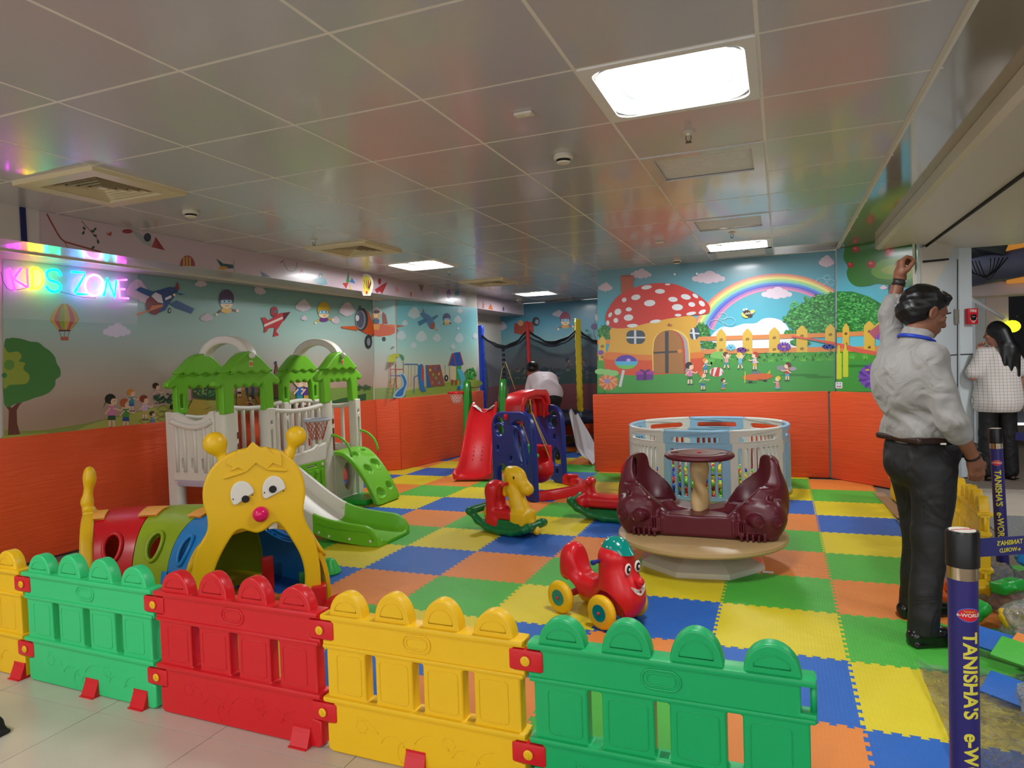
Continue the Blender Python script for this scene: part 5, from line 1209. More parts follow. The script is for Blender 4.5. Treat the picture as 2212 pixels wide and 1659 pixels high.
# climbing ramp with toe pockets
cp = smoothpts([(-4.42, .575), (-4.30, .555), (-4.18, .465), (-4.07, .335), (-3.98, .19), (-3.92, .07), (-3.905, .012)], 8, False)
def climb(u, v, off=0):
    q = u*(len(cp)-1); i = min(int(q), len(cp)-2); f = q - i; x = cp[i][0]*(1-f) + cp[i+1][0]*f; z = cp[i][1]*(1-f) + cp[i+1][1]*f
    tx, tz = cp[i+1][0]-cp[i][0], cp[i+1][1]-cp[i][1]; L = math.hypot(tx, tz); nx, nz = -tz/L, tx/L
    y = 5.955 + .455*v; d = 0
    for cu, cv, ru, rv in ((.22, .30, .055, .14), (.18, .72, .045, .12), (.46, .30, .060, .14), (.42, .70, .065, .17), (.76, .28, .075, .17), (.70, .72, .055, .13)):
        e = ((u-cu)/ru)**2 + ((v-cv)/rv)**2
        if e < 1: d = max(d, .035*min(1, (1-e)*2.2)*(1.25 - .5*(u-cu)/ru)*.8)
        elif e < 1.35: d = min(d, -.006)
    ed = min(v, 1-v)
    if ed < .06: d += .012*(1 - ed/.06)**2
    if u > .93 and ed < .12: y = y + (.03 if v < .5 else -.03)*(u-.93)/.07
    o = off - d if off == 0 else -off
    return (x + nx*o*-1 if 0 else x - nx*(-o), y, max(z + nz*o, .002))
cr = MB().grid(lambda u, v: climb(u, v), 90, 60, PO); cr.grid(lambda u, v: climb(u, v, .045), 30, 4, PO)
for v in (0, 1):
    vs = [climb(i/40, v) for i in range(41)] + [climb(i/40, v, .045) for i in range(41)]; cr.add(vs, [(i, i+1, i+42, i+41) for i in range(40)], PO)
cr.build('climbing_ramp', P_lime, ph, smooth=True)
for y in (5.94, 6.44): MB().tube([(x, y, z) for x, z in arc(-4.44, .50, .25, 92, 4, 12, ry=.245)], .014, 8, PO).build('hand_rail', P_lime, ph, smooth=True)
MB().box((-4.24, 6.20, .026), (.34, .42, .05), PO, bev=.012).build('ramp_foot', plastic('bright_green', (40, 190, 70), .35), ph, auto=40)
# basketball hoop of the playhouse
def hoop(name, parent, c, r, mr, mn, drop, M=None, nst=14):
    h_ = MB().tube([(c[0] + r*math.cos(a), c[1] + r*math.sin(a), c[2]) for a in np.linspace(0, 2*PI, 29)[:-1]], .011, 8, M, closed=True, flat=1.3).build(name, mr, parent, smooth=True)
    net = MB()
    for k in range(nst):
        for s in (-1, 1):
            net.tube([(c[0] + (r*.93 - r*.5*t)*math.cos(2*PI*k/nst + s*t*1.4), c[1] + (r*.93 - r*.5*t)*math.sin(2*PI*k/nst + s*t*1.4), c[2] - drop*t) for t in np.linspace(0, 1, 7)], .0022, 4, M)
    net.build('net', mn, h_, smooth=True); return h_
hoop('hoop', ph, (-4.30, 5.53, .945), .125, mat('grey_ring', (186, 188, 200), .4), mat('red_cord', (190, 60, 40), .6), .20, PO)
MB().box((-4.44, 5.58, .93), (.06, .08, .05), PO, bev=.008).build('hoop_bracket', P_cream, ph, auto=40)
MB().box((-4.40, 5.53, .72), (.01, .012, .07), PO).build('red_strap', P_red, ph)
# small white plastic piece and mesh bag under the deck
o = clay('plastic_bracket', [('box', (0, 0, .14), (.05, .03, .13), .02), ('cone', (0, -.05, .20), (0, .05, .20), .018, .018, {'op': '-', 'k': .002})], P_cream, None, h=.007, k=.01, loc=(-4.66, 4.62, 0), rot=(0, 0, .4)); tag(o, 'small white plastic bracket standing under the playhouse deck', 'toy part')

# ================================================================== RED SLIDE WITH GREEN LADDER SIDES
rs = empty('red_slide', (-3.56, 7.53, 0), math.atan2(1.07, -.27), 'red plastic slide with green ladder sides and orange rungs', 'slide')
sp2 = smoothpts([(-.02, .05), (.10, .055), (.22, .10), (.40, .25), (.60, .45), (.80, .63), (.95, .74), (1.05, .80), (1.12, .82)], 5, False)
n = len(sp2); vs = []; fs = []; K = 14
for i, (x, z) in enumerate(sp2):
    t = i/(n-1); w = .215 - .05*t + .025*math.exp(-((t-.08)/.12)**2); h_ = .085 if t > .12 else .04 + .045*t/.12
    for yy, dz in ((-w, -.02), (-w-.012, h_), (-w, h_+.012), (-w+.022, h_+.004), (-w+.045, .03), (-w+.08, .004), (0, 0), (w-.08, .004), (w-.045, .03), (w-.022, h_+.004), (w, h_+.012), (w+.012, h_), (w, -.02), (0, -.025)): vs.append((x, yy, max(z + dz, .003)))
for i in range(n-1):
    for k in range(K): fs.append((i*K+k, i*K+(k+1) % K, (i+1)*K+(k+1) % K, (i+1)*K+k))
fs += [tuple(range(K))[::-1], tuple((n-1)*K+k for k in range(K))]
ch = MB().add(vs, fs).build('chute', P_red, rs, auto=60)
mb = MB()
for yy in (-.055, .055):
    for k in range(4): mb.ball((.36 + .05*k, yy, .222 + .045*k), (.018, .006, .012), 8)
mb.build('chute_studs', P_red, ch, smooth=True)
for s in (-1, 1):
    o = [(.86, 0), (.94, .4), (1.03, .85), (1.09, 1.10), (1.13, 1.20), (1.17, 1.225), (1.22, 1.19), (1.27, 1.05), (1.33, .75), (1.40, .35), (1.44, 0), (1.34, 0), (1.28, .35), (1.20, .45), (1.08, .42), (1.0, .30), (.98, 0)]
    sd = put('ladder_side', plate(smoothpts(o, 3), [rrect(1.10, .62, 1.17, 1.05, .03)], .095, .028, M=T(0, s*.255, 0)), mat('leaf_green_plastic', (40, 128, 40), .22), rs)
for k in range(4): MB().box((1.36 - .05*k, 0, .16 + .19*k), (.07, .46, .035), bev=.01).build('rung', P_orange, rs, auto=40)
for s in (-1, 1): MB().box((1.24, s*.285, 1.02), (.05, .04, .10), bev=.01).build('orange_clamp', P_orange, rs, auto=40)
cl = MB().grid(lambda u, v: (1.0 + .10*u, -.17 + .34*v, .80 + .05*abs(2*v-1)**1.5 + .015*math.sin(9*v) - .03*math.sin(PI*v) + .02*u), 6, 18).build('plastic_sheet', mat('milky_film', (214, 208, 196), .25), None, smooth=True)
cl.location = rs.location; cl.rotation_euler = rs.rotation_euler; cl.location.z = .02; tag(cl, 'crumpled milky plastic sheet lying across the top of the red slide', 'plastic sheet')
hoop('hoop', rs, (1.12, .40, 1.055), .115, P_red, mat('white_cord', (214, 208, 200), .6), .15)

# ================================================================== BLUE SWING FRAME
sw = empty('swing_frame', (-2.68, 7.2, 0), 0, 'navy toddler swing frame with red top arch and yellow ropes', 'swing set')
u1 = Vector((.86, -.51)).normalized()
def swing_panel(cx, cy, far):
    M = Matrix(((u1.x, -u1.y, 0, cx + 2.68), (u1.y, u1.x, 0, cy - 7.2), (0, 0, 1, 0), (0, 0, 0, 1)))
    out = [(-.362, 0), (-.362, .72)] + arc(-.172, .735, .19, 180, 90, 8) + arc(.152, .725, .20, 90, 0, 8) + [(.355, .70), (.362, 0), (.24, .0)] + arc(.10, .0, .09, 0, 180, 8, ry=.035) + [(-.06, 0)] + [(-.07, .0)]
    out = [(-.362, .0), (-.355, .72)] + arc(-.172, .735, .185, 180, 90, 8) + arc(.152, .735, .195, 90, 0, 8) + [(.355, .62), (.365, .0), (.20, .0)] + arc(.06, .0, .13, 0, 180, 10, ry=.045)[1:-1] + [(-.08, .0)] + [(-.08, .26)] + arc(-.175, .26, .09, 0, 180, 8)[1:-1] + [(-.27, .26), (-.27, .0)]
    sm = lambda cx, cz, r: [arc(cx, cz + .012, r, 12, 168, 10) + arc(cx, cz + .012, r*.62, 160, 20, 8, ry=r*.32), arc(cx, cz - .012, r, 196, 344, 10) + arc(cx, cz - .045, r*.85, 20, 160, 8, ry=r*.45)[0:]]
    sm = lambda cx, cz, r: [[(cx - r*.95, cz + .012)] + arc(cx, cz + .012, r, 165, 15, 10) + [(cx + r*.95, cz + .012)] + arc(cx, cz - .0, r*.9, 25, 155, 8, ry=r*.42), [(cx - r*.92, cz - .028)] + arc(cx, cz - .028, r*.9, 155, 25, 8, ry=r*.42) + arc(cx, cz - .028, r, -12, -168, 10)]
    holes = sm(-.215, .765, .085)
    if not far: holes += [smoothpts([(.02, .79), (.10, .835), (.20, .82), (.285, .72), (.30, .55), (.265, .40), (.245, .36), (.215, .50), (.19, .64), (.14, .74), (.08, .775)], 4), smoothpts([(.04, .70), (.085, .745), (.13, .72), (.15, .62), (.165, .48), (.17, .38), (.13, .42), (.07, .55)], 4)]
    else: holes += sm(.19, .765, .085)
    for a, z in ((-.25, .52), (-.02, .42), (.10, .235), (.25, .17)) if not far else ((.22, .55), (.0, .42), (.25, .14)): holes.append(rrect(a-.022, z-.028, a+.022, z+.028, .008))
    if far: holes.append(smoothpts([(.17, .22), (.30, .22), (.31, .32), (.26, .42), (.20, .40), (.16, .30)], 4))
    p = put('side_panel', plate(out, holes, .07, .014, M=M), P_navy, sw)
    for a, z in ((-.07, .865), (.27, .085)) if not far else ((.0, .86),):
        for s in (-1, 1):
            k = MB().lathe([(.034, 0), (.034, .012), (.026, .018), (.015, .019), (.013, .026), (.001, .027)], 14, M @ T(a, s*.035, z) @ R('X', 90 if s < 0 else -90)).build('knob', P_red, p, auto=40)
    return M
SA_, SB_ = (-2.672, 6.722), (-2.69, 7.785)
swing_panel(*SA_, False); swing_panel(*SB_, True)
d2 = (Vector(SB_) - Vector(SA_)); L2 = d2.length; d2.normalize(); wv = Vector((d2.y, -d2.x))
BM_ = Matrix(((d2.x, -wv.x, 0, SA_[0] + 2.68), (d2.y, -wv.y, 0, SA_[1] - 7.2), (0, 0, 1, 0), (0, 0, 0, 1)))
bo_ = [(.02, .80), (.02, .98), (.05, 1.06), (.14, 1.115), (L2/2, 1.135), (L2-.14, 1.115), (L2-.05, 1.06), (L2-.02, .98), (L2-.02, .80), (L2-.10, .80), (L2-.11, .96), (L2-.20, 1.035), (L2/2, 1.055), (.20, 1.035), (.11, .96), (.10, .80)]
tb = put('top_arch', plate(bo_, (), .21, .03, M=BM_), P_red, sw)
for s in (-1, 1): put('arch_ridge', plate([(x*.9 + L2*.05, z*.97 + .035) for x, z in bo_], (), .03, .01, M=BM_ @ T(0, s*.05, -.03)), P_red, tb)
st = T(0, 0, 0)
seat_c = Vector((-2.50, 7.02)); sx, sy = seat_c.x + 2.68, seat_c.y - 7.2
st_ = clay('seat', [('ell', (0, 0, .27), (.165, .16, .16)), ('box', (-.03, .11, .40), (.11, .05, .14), .04), ('ell', (0, -.02, .36), (.125, .12, .17), {'op': '-', 'k': .015})], P_red, sw, h=.009, k=.03, fn=lambda X, Y, Z, D: np.maximum(D, Z - .42 - .10*(Y > .05) + 0*X)); st_.location = (sx, sy, 0); st_.rotation_euler = (0, 0, -.4)
hd_ = clay('tee_handle', [('cone', (0, -.17, .26), (0, -.18, .42), .022, .026), ('ell', (0, -.18, .30), (.034, .034, .02)), ('ell', (0, -.18, .345), (.034, .034, .02)), ('ell', (0, -.18, .255), (.032, .032, .02)), ('ell', (0, -.17, .47), (.10, .06, .085)), ('cone', (-.12, -.16, .44), (.12, -.16, .44), .026, .026), ('ell', (-.05, -.22, .47), (.03, .03, .04)), ('ell', (.05, -.22, .47), (.03, .03, .04)), ('ell', (0, -.225, .44), (.035, .03, .03))], plastic('bright_green', (40, 190, 70), .35), sw, h=.007, k=.02); hd_.location = (sx, sy, 0); hd_.rotation_euler = (0, 0, -.4)
for a, b in (((-2.74, 7.02), (-.13, -.02)), ((-2.74, 7.02), (-.10, .09)), ((-2.58, 7.02), (.13, -.02)), ((-2.58, 7.02), (.12, .09))):
    P0 = Vector((a[0] + 2.68, a[1] - 7.2, 1.04)); P1 = Vector((a[0] + 2.68, a[1] - 7.2, .93)); P2_ = Vector((sx + b[0], sy + b[1], .40))
    r = MB().tube([P0, P1, P2_], .0065, 6).build('rope', mat('yellow_rope', (214, 190, 110), .6), sw, smooth=True)
    MB().box(P1, (.035, .03, .11), bev=.012).build('rope_clip', P_yel, r, auto=40)
fr = smoothpts([(.30, -.60, .06), (.42, -.50, .06), (.60, -.20, .06), (.62, -.05, .06), (.52, .22, .06), (.30, .40, .06)], 5, False)
mb = MB(); n = len(fr); vs = []; fs = []
for i, p in enumerate(fr):
    a = Vector(fr[max(i-1, 0)]); b = Vector(fr[min(i+1, n-1)]); t = (b - a).normalized(); s_ = Vector((t.y, -t.x, 0))
    for o, z in ((-.045, .004), (-.045, .085), (-.030, .10), (.030, .10), (.045, .085), (.045, .004)): q = Vector(p) + s_*o; vs.append((q.x, q.y, z))
for i in range(n-1):
    for k in range(6): fs.append((i*6+k, i*6+(k+1) % 6, (i+1)*6+(k+1) % 6, (i+1)*6+k))
fs += [tuple(range(6))[::-1], tuple((n-1)*6+k for k in range(6))]
mb.add(vs, fs).build('floor_bar', P_red, sw, auto=50)
MB().box((.40, .30, .115), (.16, .06, .04), R('Z', 0), bev=.012).build('bar_cap', P_red, sw, auto=40)
# ================================================================== GIRAFFE ROCKER
gr = empty('giraffe_rocker', (-2.16, 5.30, 0), math.radians(-14), 'yellow giraffe rocker with red seat and green rockers', 'rocking toy')
rk = []
for s in (-1, 1):
    P = [(-.34, .17), (-.27, .10), (-.17, .05), (-.05, .032), (.08, .034), (.17, .055), (.25, .10)]
    for (x0, z0), (x1, z1) in zip(P, P[1:]): rk.append(('cone', (x0, s*.105, z0), (x1, s*.105, z1), .030, .030))
rk += [('cone', (-.34, -.13, .18), (-.34, .13, .18), .036, .036), ('cone', (.24, -.15, .085), (.24, .15, .085), .034, .034), ('box', (-.02, 0, .085), (.19, .10, .045), .02), ('box', (-.16, 0, .075), (.12, .09, .02), .01)]
clay('rocker_base', rk, P_dgrn, gr, h=.008, k=.022)
clay('seat_back', [('box', (-.15, 0, .27), (.055, .105, .16), .05), ('box', (-.05, 0, .17), (.13, .10, .045), .03), ('cone', (-.15, 0, .35), (-.15, 0, .34), .095, .095), ('box', (-.13, 0, .10), (.07, .112, .05), .03), ('ell', (-.06, 0, .30), (.07, .075, .12), {'op': '-', 'k': .02})], P_red, gr, h=.008, k=.02)
clay('rump', [('cone', (-.20, 0, .14), (-.19, 0, .30), .06, .045), ('ell', (-.20, 0, .16), (.06, .08, .07))], P_yel, gr, h=.009)
clay('giraffe_body', [('cone', (.13, 0, .14), (.05, 0, .38), .092, .064), ('cone', (.05, 0, .38), (.045, 0, .50), .062, .068), ('ell', (.07, 0, .495), (.095, .060, .078)), ('cone', (.10, 0, .48), (.175, 0, .40), .056, .048), ('ell', (.185, 0, .385), (.055, .050, .046)), ('box', (.13, 0, .13), (.085, .095, .08), .03), ('cone', (.20, 0, .10), (.27, 0, .045), .042, .032), ('cone', (0, 0, .54), (-.035, 0, .34), .030, .034)], P_yel, gr, h=.007, k=.03)
for s in (-1, 1):
    MB().tube([(.03, s*.05, .435), (.03, s*.135, .435)], .015, 12).ball((.03, s*.137, .435), .020, 12).build('handle', P_red, gr, smooth=True)
    e = MB().ball((.088, s*.054, .492), (.020, .012, .025), 12).build('eye', P_eyew, gr, smooth=True)
    MB().ball((.094, s*.0645, .488), (.010, .005, .015), 10).build('pupil', P_ink, e, smooth=True)
    MB().ball((.20, s*.022, .40), (.006, .006, .005), 8).build('nostril', P_ink, gr, smooth=True)
mb = MB()
for i in range(6):
    for j in range(5): mb.ball((-.36 + .018*i, -.04 + .022*j, .208 - .010*i), (.005, .005, .004), 6)
mb.build('grip_dots', P_dgrn, gr, smooth=True)

# ================================================================== RED HORSE ROCKER
hr = empty('horse_rocker', (-1.40, 5.98, 0), math.radians(-6), 'red horse rocker on green runners behind the maroon roundabout', 'rocking toy')
rk = []
for s in (-1, 1):
    P = [(-.40, .17), (-.33, .11), (-.22, .06), (-.08, .034), (.08, .034), (.22, .06), (.34, .12)]
    for (x0, z0), (x1, z1) in zip(P, P[1:]): rk.append(('cone', (x0, s*.12, z0), (x1, s*.12, z1), .033, .033))
rk += [('cone', (-.38, -.13, .165), (-.38, .13, .165), .036, .036), ('box', (0, 0, .07), (.26, .11, .03), .02)]
clay('runner_base', rk, P_dgrn, hr, h=.009, k=.025)
clay('horse_body', [('box', (-.04, 0, .16), (.26, .09, .055), .04), ('cone', (-.27, 0, .17), (-.24, 0, .32), .075, .045), ('ell', (-.24, 0, .335), (.045, .075, .04)), ('cone', (.14, 0, .18), (.22, 0, .42), .09, .065), ('ell', (.22, 0, .45), (.09, .055, .085)), ('cone', (.26, 0, .45), (.34, 0, .38), .05, .04), ('ell', (-.30, -.09, .16), (.055, .045, .06)), ('ell', (-.30, .09, .16), (.055, .045, .06)), ('ell', (-.06, 0, .29), (.15, .12, .075), {'op': '-', 'k': .03})], P_red, hr, h=.008, k=.035)
clay('mane', [('cone', (.17 + .085*math.cos(math.radians(210 - 12*i)), -.02, .42 + .125*math.sin(math.radians(210 - 12*i))), (.17 + .085*math.cos(math.radians(210 - 12*i)), .02, .42 + .125*math.sin(math.radians(210 - 12*i))), .030, .030) for i in range(14)], P_red, hr, h=.007, k=.002)
for s in (-1, 1): MB().tube([(.20, s*.05, .40), (.20, s*.15, .40)], .014, 10).build('handle', P_navy, hr, smooth=True)

# ================================================================== RED FACE RIDE-ON CAR
sc = empty('ride_on_car', (-.97, 3.68, 0), math.atan2(-.165, .32), 'red smiling ride-on car with teal cap and yellow wheels', 'ride-on toy')
clay('car_body', [('box', (-.03, 0, .165), (.17, .080, .065), .055), ('ell', (-.19, 0, .24), (.095, .082, .125)), ('ell', (-.195, 0, .315), (.065, .068, .075)), ('cone', (.155, 0, .17), (.125, 0, .34), .125, .098), ('ell', (.12, 0, .38), (.092, .088, .06)), ('ell', (.19, 0, .17), (.095, .098, .12)), ('ell', (-.04, 0, .36), (.105, .14, .135), {'op': '-', 'k': .03}),
      ('cone', (-.20, -.3, .094), (-.20, -.075, .094), .105, .105, {'op': '-', 'k': .01}), ('cone', (-.20, .3, .094), (-.20, .075, .094), .105, .105, {'op': '-', 'k': .01}), ('cone', (.13, -.3, .094), (.13, -.115, .094), .108, .108, {'op': '-', 'k': .01}), ('cone', (.13, .3, .094), (.13, .115, .094), .108, .108, {'op': '-', 'k': .01}), ('cone', (-.20, -.1, .094), (-.20, .1, .094), .02, .02), ('box', (.10, 0, -.03), (.4, .2, .07), .01, {'op': '-', 'k': .01})], P_red, sc, h=.007, k=.045)
for x, yy in ((-.20, .115), (.13, .135)):
    for s in (-1, 1):
        w = MB().lathe([(.040, -.022), (.075, -.024), (.090, -.014), (.094, 0), (.090, .014), (.075, .024), (.040, .022)], 28, T(x, s*yy, .094) @ R('X', 90)).build('wheel', P_yel, sc, smooth=True)
        MB().lathe([(.046, 0), (.046, .005), (.038, .003), (.012, .004), (.001, .005)], 20, T(x, s*yy, .094) @ R('X', -90*s) @ T(0, 0, .020)).build('hub_cap', P_teal, w, auto=40)
        MB().ball((x, s*(yy + .027), .094), .009, 10).build('axle_end', P_red, w, smooth=True)
cp_ = MB(); cp_.grid(lambda u, v: (.125 + .082*math.cos(2*PI*v)*math.sin(PI/2*u) + (.035*max(0, math.cos(2*PI*v))**2*u**4), .078*math.sin(2*PI*v)*math.sin(PI/2*u), .405 + .075*math.cos(PI/2*u) - .012*u**6*max(0, math.cos(2*PI*v))), 12, 32, closev=True)
cap = cp_.build('cap', P_teal, sc, smooth=True)
mb = MB()
for i in range(12):
    v = i/12; u = .45 + .3*(i % 2); mb.ball((.125 + .082*math.cos(2*PI*v)*math.sin(PI/2*u), .078*math.sin(2*PI*v)*math.sin(PI/2*u), .405 + .075*math.cos(PI/2*u)), .005, 8)
mb.build('cap_dots', P_eyew, cap, smooth=True)
for s in (-1, 1): MB().lathe([(.024, -.005), (.024, .006), (.011, .010), (.010, .065), (.014, .068), (.013, .085), (.001, .088)], 16, T(.085, s*.066, .355) @ R('X', -90*s)).build('handle', P_navy, sc, auto=40)
def on_front(y, z, r, m, name, parent, off=0., rz=1.0):
    x = (.283 - max(0, z - .22)*.31 - 4.0*y*y) + off + .004
    return MB().ball((x, y, z), (.007, r, r*rz), 16).build(name, m, parent, smooth=True)
for s in (-1, 1):
    e = on_front(s*.040, .328, .026, P_eyew, 'eye', sc, -.006, 1.25); on_front(s*.040, .328, .018, P_ink, 'eye_ring', e, -.002, 1.25); on_front(s*.040, .328, .008, P_eyew, 'eye_light', e, .002, 1.3)
MB().ball((.282, 0, .262), (.030, .024, .026), 16).build('nose', P_red, sc, smooth=True)
sm_ = [(-.050, .240), (-.036, .208), (0, .190), (.036, .208), (.050, .240), (.024, .226), (0, .221), (-.024, .226)]
mb = MB(); P = smoothpts(sm_, 4); mb.add([(.2935 - 4.4*y*y, y, z) for y, z in P] + [(.26, y, z) for y, z in P], [(i, (i+1) % len(P), (i+1) % len(P) + len(P), i + len(P)) for i in range(len(P))] + [tuple(t) for t in tessellate_polygon([[Vector((y, z, 0)) for y, z in P]])])
mb.build('mouth', P_eyew, sc)

# ================================================================== MAROON ROUNDABOUT
cx_, cy_ = -.545, 4.90
ro = empty('roundabout', (cx_, cy_, 0), 0, 'maroon two-seat roundabout on a tan turntable with white octagonal base', 'roundabout')
P_glz = plastic('pearl_base', (206, 200, 188), .12, coat=.5)
mb = MB(); o8 = [(.44*math.cos(PI/8 + k*PI/4 + .12), .44*math.sin(PI/8 + k*PI/4 + .12)) for k in range(8)]
vs = [(x, y, .0) for x, y in o8] + [(x, y, .035) for x, y in o8] + [(x*.35, y*.35, .165) for x, y in o8]
mb.add(vs, [(k, (k+1) % 8, (k+1) % 8 + 8, k + 8) for k in range(8)] + [(k+8, (k+1) % 8 + 8, (k+1) % 8 + 16, k + 16) for k in range(8)] + [tuple(range(16, 24)), tuple(range(8))[::-1]])
mb.build('base', P_glz, ro)
for a in (200, 340, 90):
    MB().box((.47*math.cos(math.radians(a)), .47*math.sin(math.radians(a)), .006), (.07, .03, .008), bev=.003).build('base_tab', P_glz, ro)
MB().lathe([(.001, .170), (.54, .170), (.570, .176), (.578, .188), (.576, .208), (.560, .216), (.30, .218), (.001, .220)], 56).build('turntable', P_tan, ro, auto=35)
tw = MB(); tw.grid(lambda u, v: ((.052 + .015*math.cos(2*2*PI*v + 15*u))*math.cos(2*PI*v), (.052 + .015*math.cos(2*2*PI*v + 15*u))*math.sin(2*PI*v), .215 + .535*u), 60, 40, closev=True)
tw.build('twisted_column', P_tan, ro, smooth=True)
wh = MB().lathe([(.001, .80), (.045, .802), (.140, .802), (.146, .796), (.150, .800), (.195, .800), (.20, .796), (.222, .802), (.238, .792), (.240, .778), (.226, .764), (.10, .762), (.001, .762)], 48, T(0, 0, -.03)).build('table_wheel', P_mar, ro, auto=30)
MB().lathe([(.02, .772), (.012, .778), (.001, .780)], 6).build('wheel_bolt', P_red, wh)
for s in (-1, 1): MB().box((s*.17, 0, .772), (.05, .02, .006)).build('wheel_notch', P_mar, wh)
pr = []
for s in (-1, 1):
    pr += [('ell', (s*.37, .02, .45), (.215, .215, .30)), ('box', (s*.44, .06, .62), (.085, .135, .13), .075), ('box', (s*.40, -.06, .36), (.135, .17, .13), .07), ('ell', (s*.44, -.12, .36), (.13, .13, .12)), ('box', (s*.33, 0, .28), (.17, .20, .06), .04)]
pr += [('box', (0, -.02, .31), (.26, .20, .09), .03)]
for s in (-1, 1):
    pr += [('ell', (s*.30, .03, .62), (.185, .175, .27), {'op': '-', 'k': .012}), ('box', (s*.485, .06, .64), (.014, .075, .075), .012, {'op': '-', 'k': .008})]
pr += [('ell', (0, 0, .54), (.22, .8, .17), {'op': '-', 'k': .03})]
for s in (-1, 1):
    for dx, dy in ((.49, -.19), (.38, -.245)): pr += [('cone', (s*(dx-.03), dy+.05, .365), (s*dx, dy-.012, .365), .046, .044, {'k': .006})]
    for k in range(5): pr += [('box', (s*(.235 + .016*k), -.212 - .006*k, .30), (.005, .02, .05), .003, {'k': .004})]
    for k in range(7): pr += [('box', (s*(.285 + .036*k), -.20 + (.010*(k-3)**2 if k > 3 else 0), .245), (.010, .05, .028), .006, {'k': .006})]
    pr += [('ell', (s*.455, -.205, .455), (.024, .02, .018), {'k': .01}), ('ell', (s*.47, -.19, .505), (.018, .018, .024), {'k': .01})]
    pr += [('box', (s*.40, -.175, .475), (.14, .022, .009), .006, rot3('Z', s*18), {'k': .01})]
def cut(X, Y, Z, D):
    A = np.abs(X)
    lim = .80 - .95*np.clip(.40 - A, 0, 1) + 0*Y
    fr = np.clip(-(Y - .02)/.14, 0, 1); fr = fr*fr*(3 - 2*fr)
    lim = np.maximum(lim - .235*fr, .375)
    d = Z - lim
    return np.maximum(-sm_min(-D, -d, .02), .222 - Z)
sb = clay('seat_shell', pr, P_mar, ro, h=.0075, k=.035, fn=cut)
for s in (-1, 1): MB().box((s*.30, .05, .40), (.20, .22, .03), bev=.012).build('seat_pad', P_mar, ro, auto=40)
for s in (-1, 1):
    for dx, dy in ((.49, -.19), (.38, -.245)):
        lens = MB(); d = Vector((s*.38, -.9, 0)).normalized()
        lens.lathe([(.040, 0), (.040, .006), (.034, .008), (.030, .003), (.001, .006)], 20, T(s*dx + d.x*.040, dy - .012 + d.y*.040, .365) @ d.to_track_quat('Z', 'Y').to_matrix().to_4x4())
        lens.build('headlamp', P_mar, sb, auto=35)
        bow = MB()
        for q in (-1, 1): bow.box((q*.014, 0, .005), (.026, .007, .004), T(s*dx + d.x*.040, dy - .012 + d.y*.040, .365) @ d.to_track_quat('Z', 'Y').to_matrix().to_4x4())
        bow.build('lamp_rib', P_mar, sb)

# ================================================================== BALL PIT PEN
pen = empty('play_pen', (-.76, 7.66, 0), 0, 'round ball pit pen of pale blue and off-white slatted panels', 'play pen')
P_pw = plastic('pen_white', (214, 212, 204), .38); PR = .825
def pen_panel(a0, a1, m):
    n = 12; q = empty('pen_panel', (0, 0, 0)); q.parent = pen
    an = lambda t: math.radians(a0 + (a1-a0)*t)
    def bend(me):
        for v in me.vertices:
            a = an(v.co.x); r = PR + v.co.y; v.co.x, v.co.y = r*math.cos(a), r*math.sin(a)
        return me
    o = []
    N = 20
    top = [(1 - i/N, .70) for i in range(N+1)]; bot = [(i/N, .012) for i in range(N+1)]
    def slot(x0, x1, z0, z1, rx, rz, n=8):
        P = [(x0 + rx + (x1-x0-2*rx)*i/n, z0) for i in range(n+1)] + [(x1 - rx*.3, z0 + rz*.3), (x1, (z0+z1)/2) if z1-z0 < .08 else (x1, z0+rz)] + ([] if z1-z0 < .08 else [(x1, z1-rz)]) + [(x1-rx*.3, z1-rz*.3)] + [(x1 - rx - (x1-x0-2*rx)*i/n, z1) for i in range(n+1)] + [(x0 + rx*.3, z1 - rz*.3), (x0, (z0+z1)/2) if z1-z0 < .08 else (x0, z1-rz)] + ([] if z1-z0 < .08 else [(x0, z0+rz)]) + [(x0+rx*.3, z0+rz*.3)]
        return P
    out = bot + [(1, .45), (1.035, .46), (1.035, .58), (1, .59)] + top + [(0, .59), (.035, .58), (.035, .46), (0, .45)]
    holes = [slot(.14, .86, .598, .652, .04, .02)]
    nb = 8
    for k in range(nb):
        x0 = .10 + .80*k/nb + .018; x1 = .10 + .80*(k+1)/nb - .018; holes.append([(x0, .07), ((x0+x1)/2, .062), (x1, .07), (x1, .53), ((x0+x1)/2, .538), (x0, .53)])
    me = plate(out, holes, .036, .004); bm = bmesh.new(); bm.from_mesh(me)
    bmesh.ops.subdivide_edges(bm, edges=[e for e in bm.edges if abs(e.verts[0].co.x - e.verts[1].co.x) > .12], cuts=3, use_grid_fill=False); bm.to_mesh(me); bm.free()
    put('panel', bend(me), m, q)
    for k in range(nb + 1):
        x = .10 + .80*k/nb; a = an(x); MB().tube([(PR*math.cos(a), PR*math.sin(a), .06), (PR*math.cos(a), PR*math.sin(a), .54)], .0175, 8).build('slat', m, q, smooth=True)
    MB().tube([((PR)*math.cos(an(t)), (PR)*math.sin(an(t)), .70) for t in np.linspace(0.01, .99, 10)], .021, 8).build('top_rim', m, q, smooth=True)
    MB().tube([((PR)*math.cos(an(t)), (PR)*math.sin(an(t)), .035) for t in np.linspace(0.01, .99, 10)], .026, 8).build('foot_rim', m, q, smooth=True)
edges = [248, 293, 338, 383, 428, 473, 518, 563, 608]
for i in range(8): pen_panel(edges[i] - 3, edges[i+1] - 3, P_pale if i % 2 == 0 else P_pw)
ball_me = MB().ball((0, 0, 0), .034, 12).data(True)
bcol = [plastic('ball_green', (110, 200, 40), .25), plastic('ball_red', (200, 40, 34), .25), plastic('ball_blue', (40, 80, 190), .25), plastic('ball_yellow', (236, 206, 50), .25)]
bm_s = []
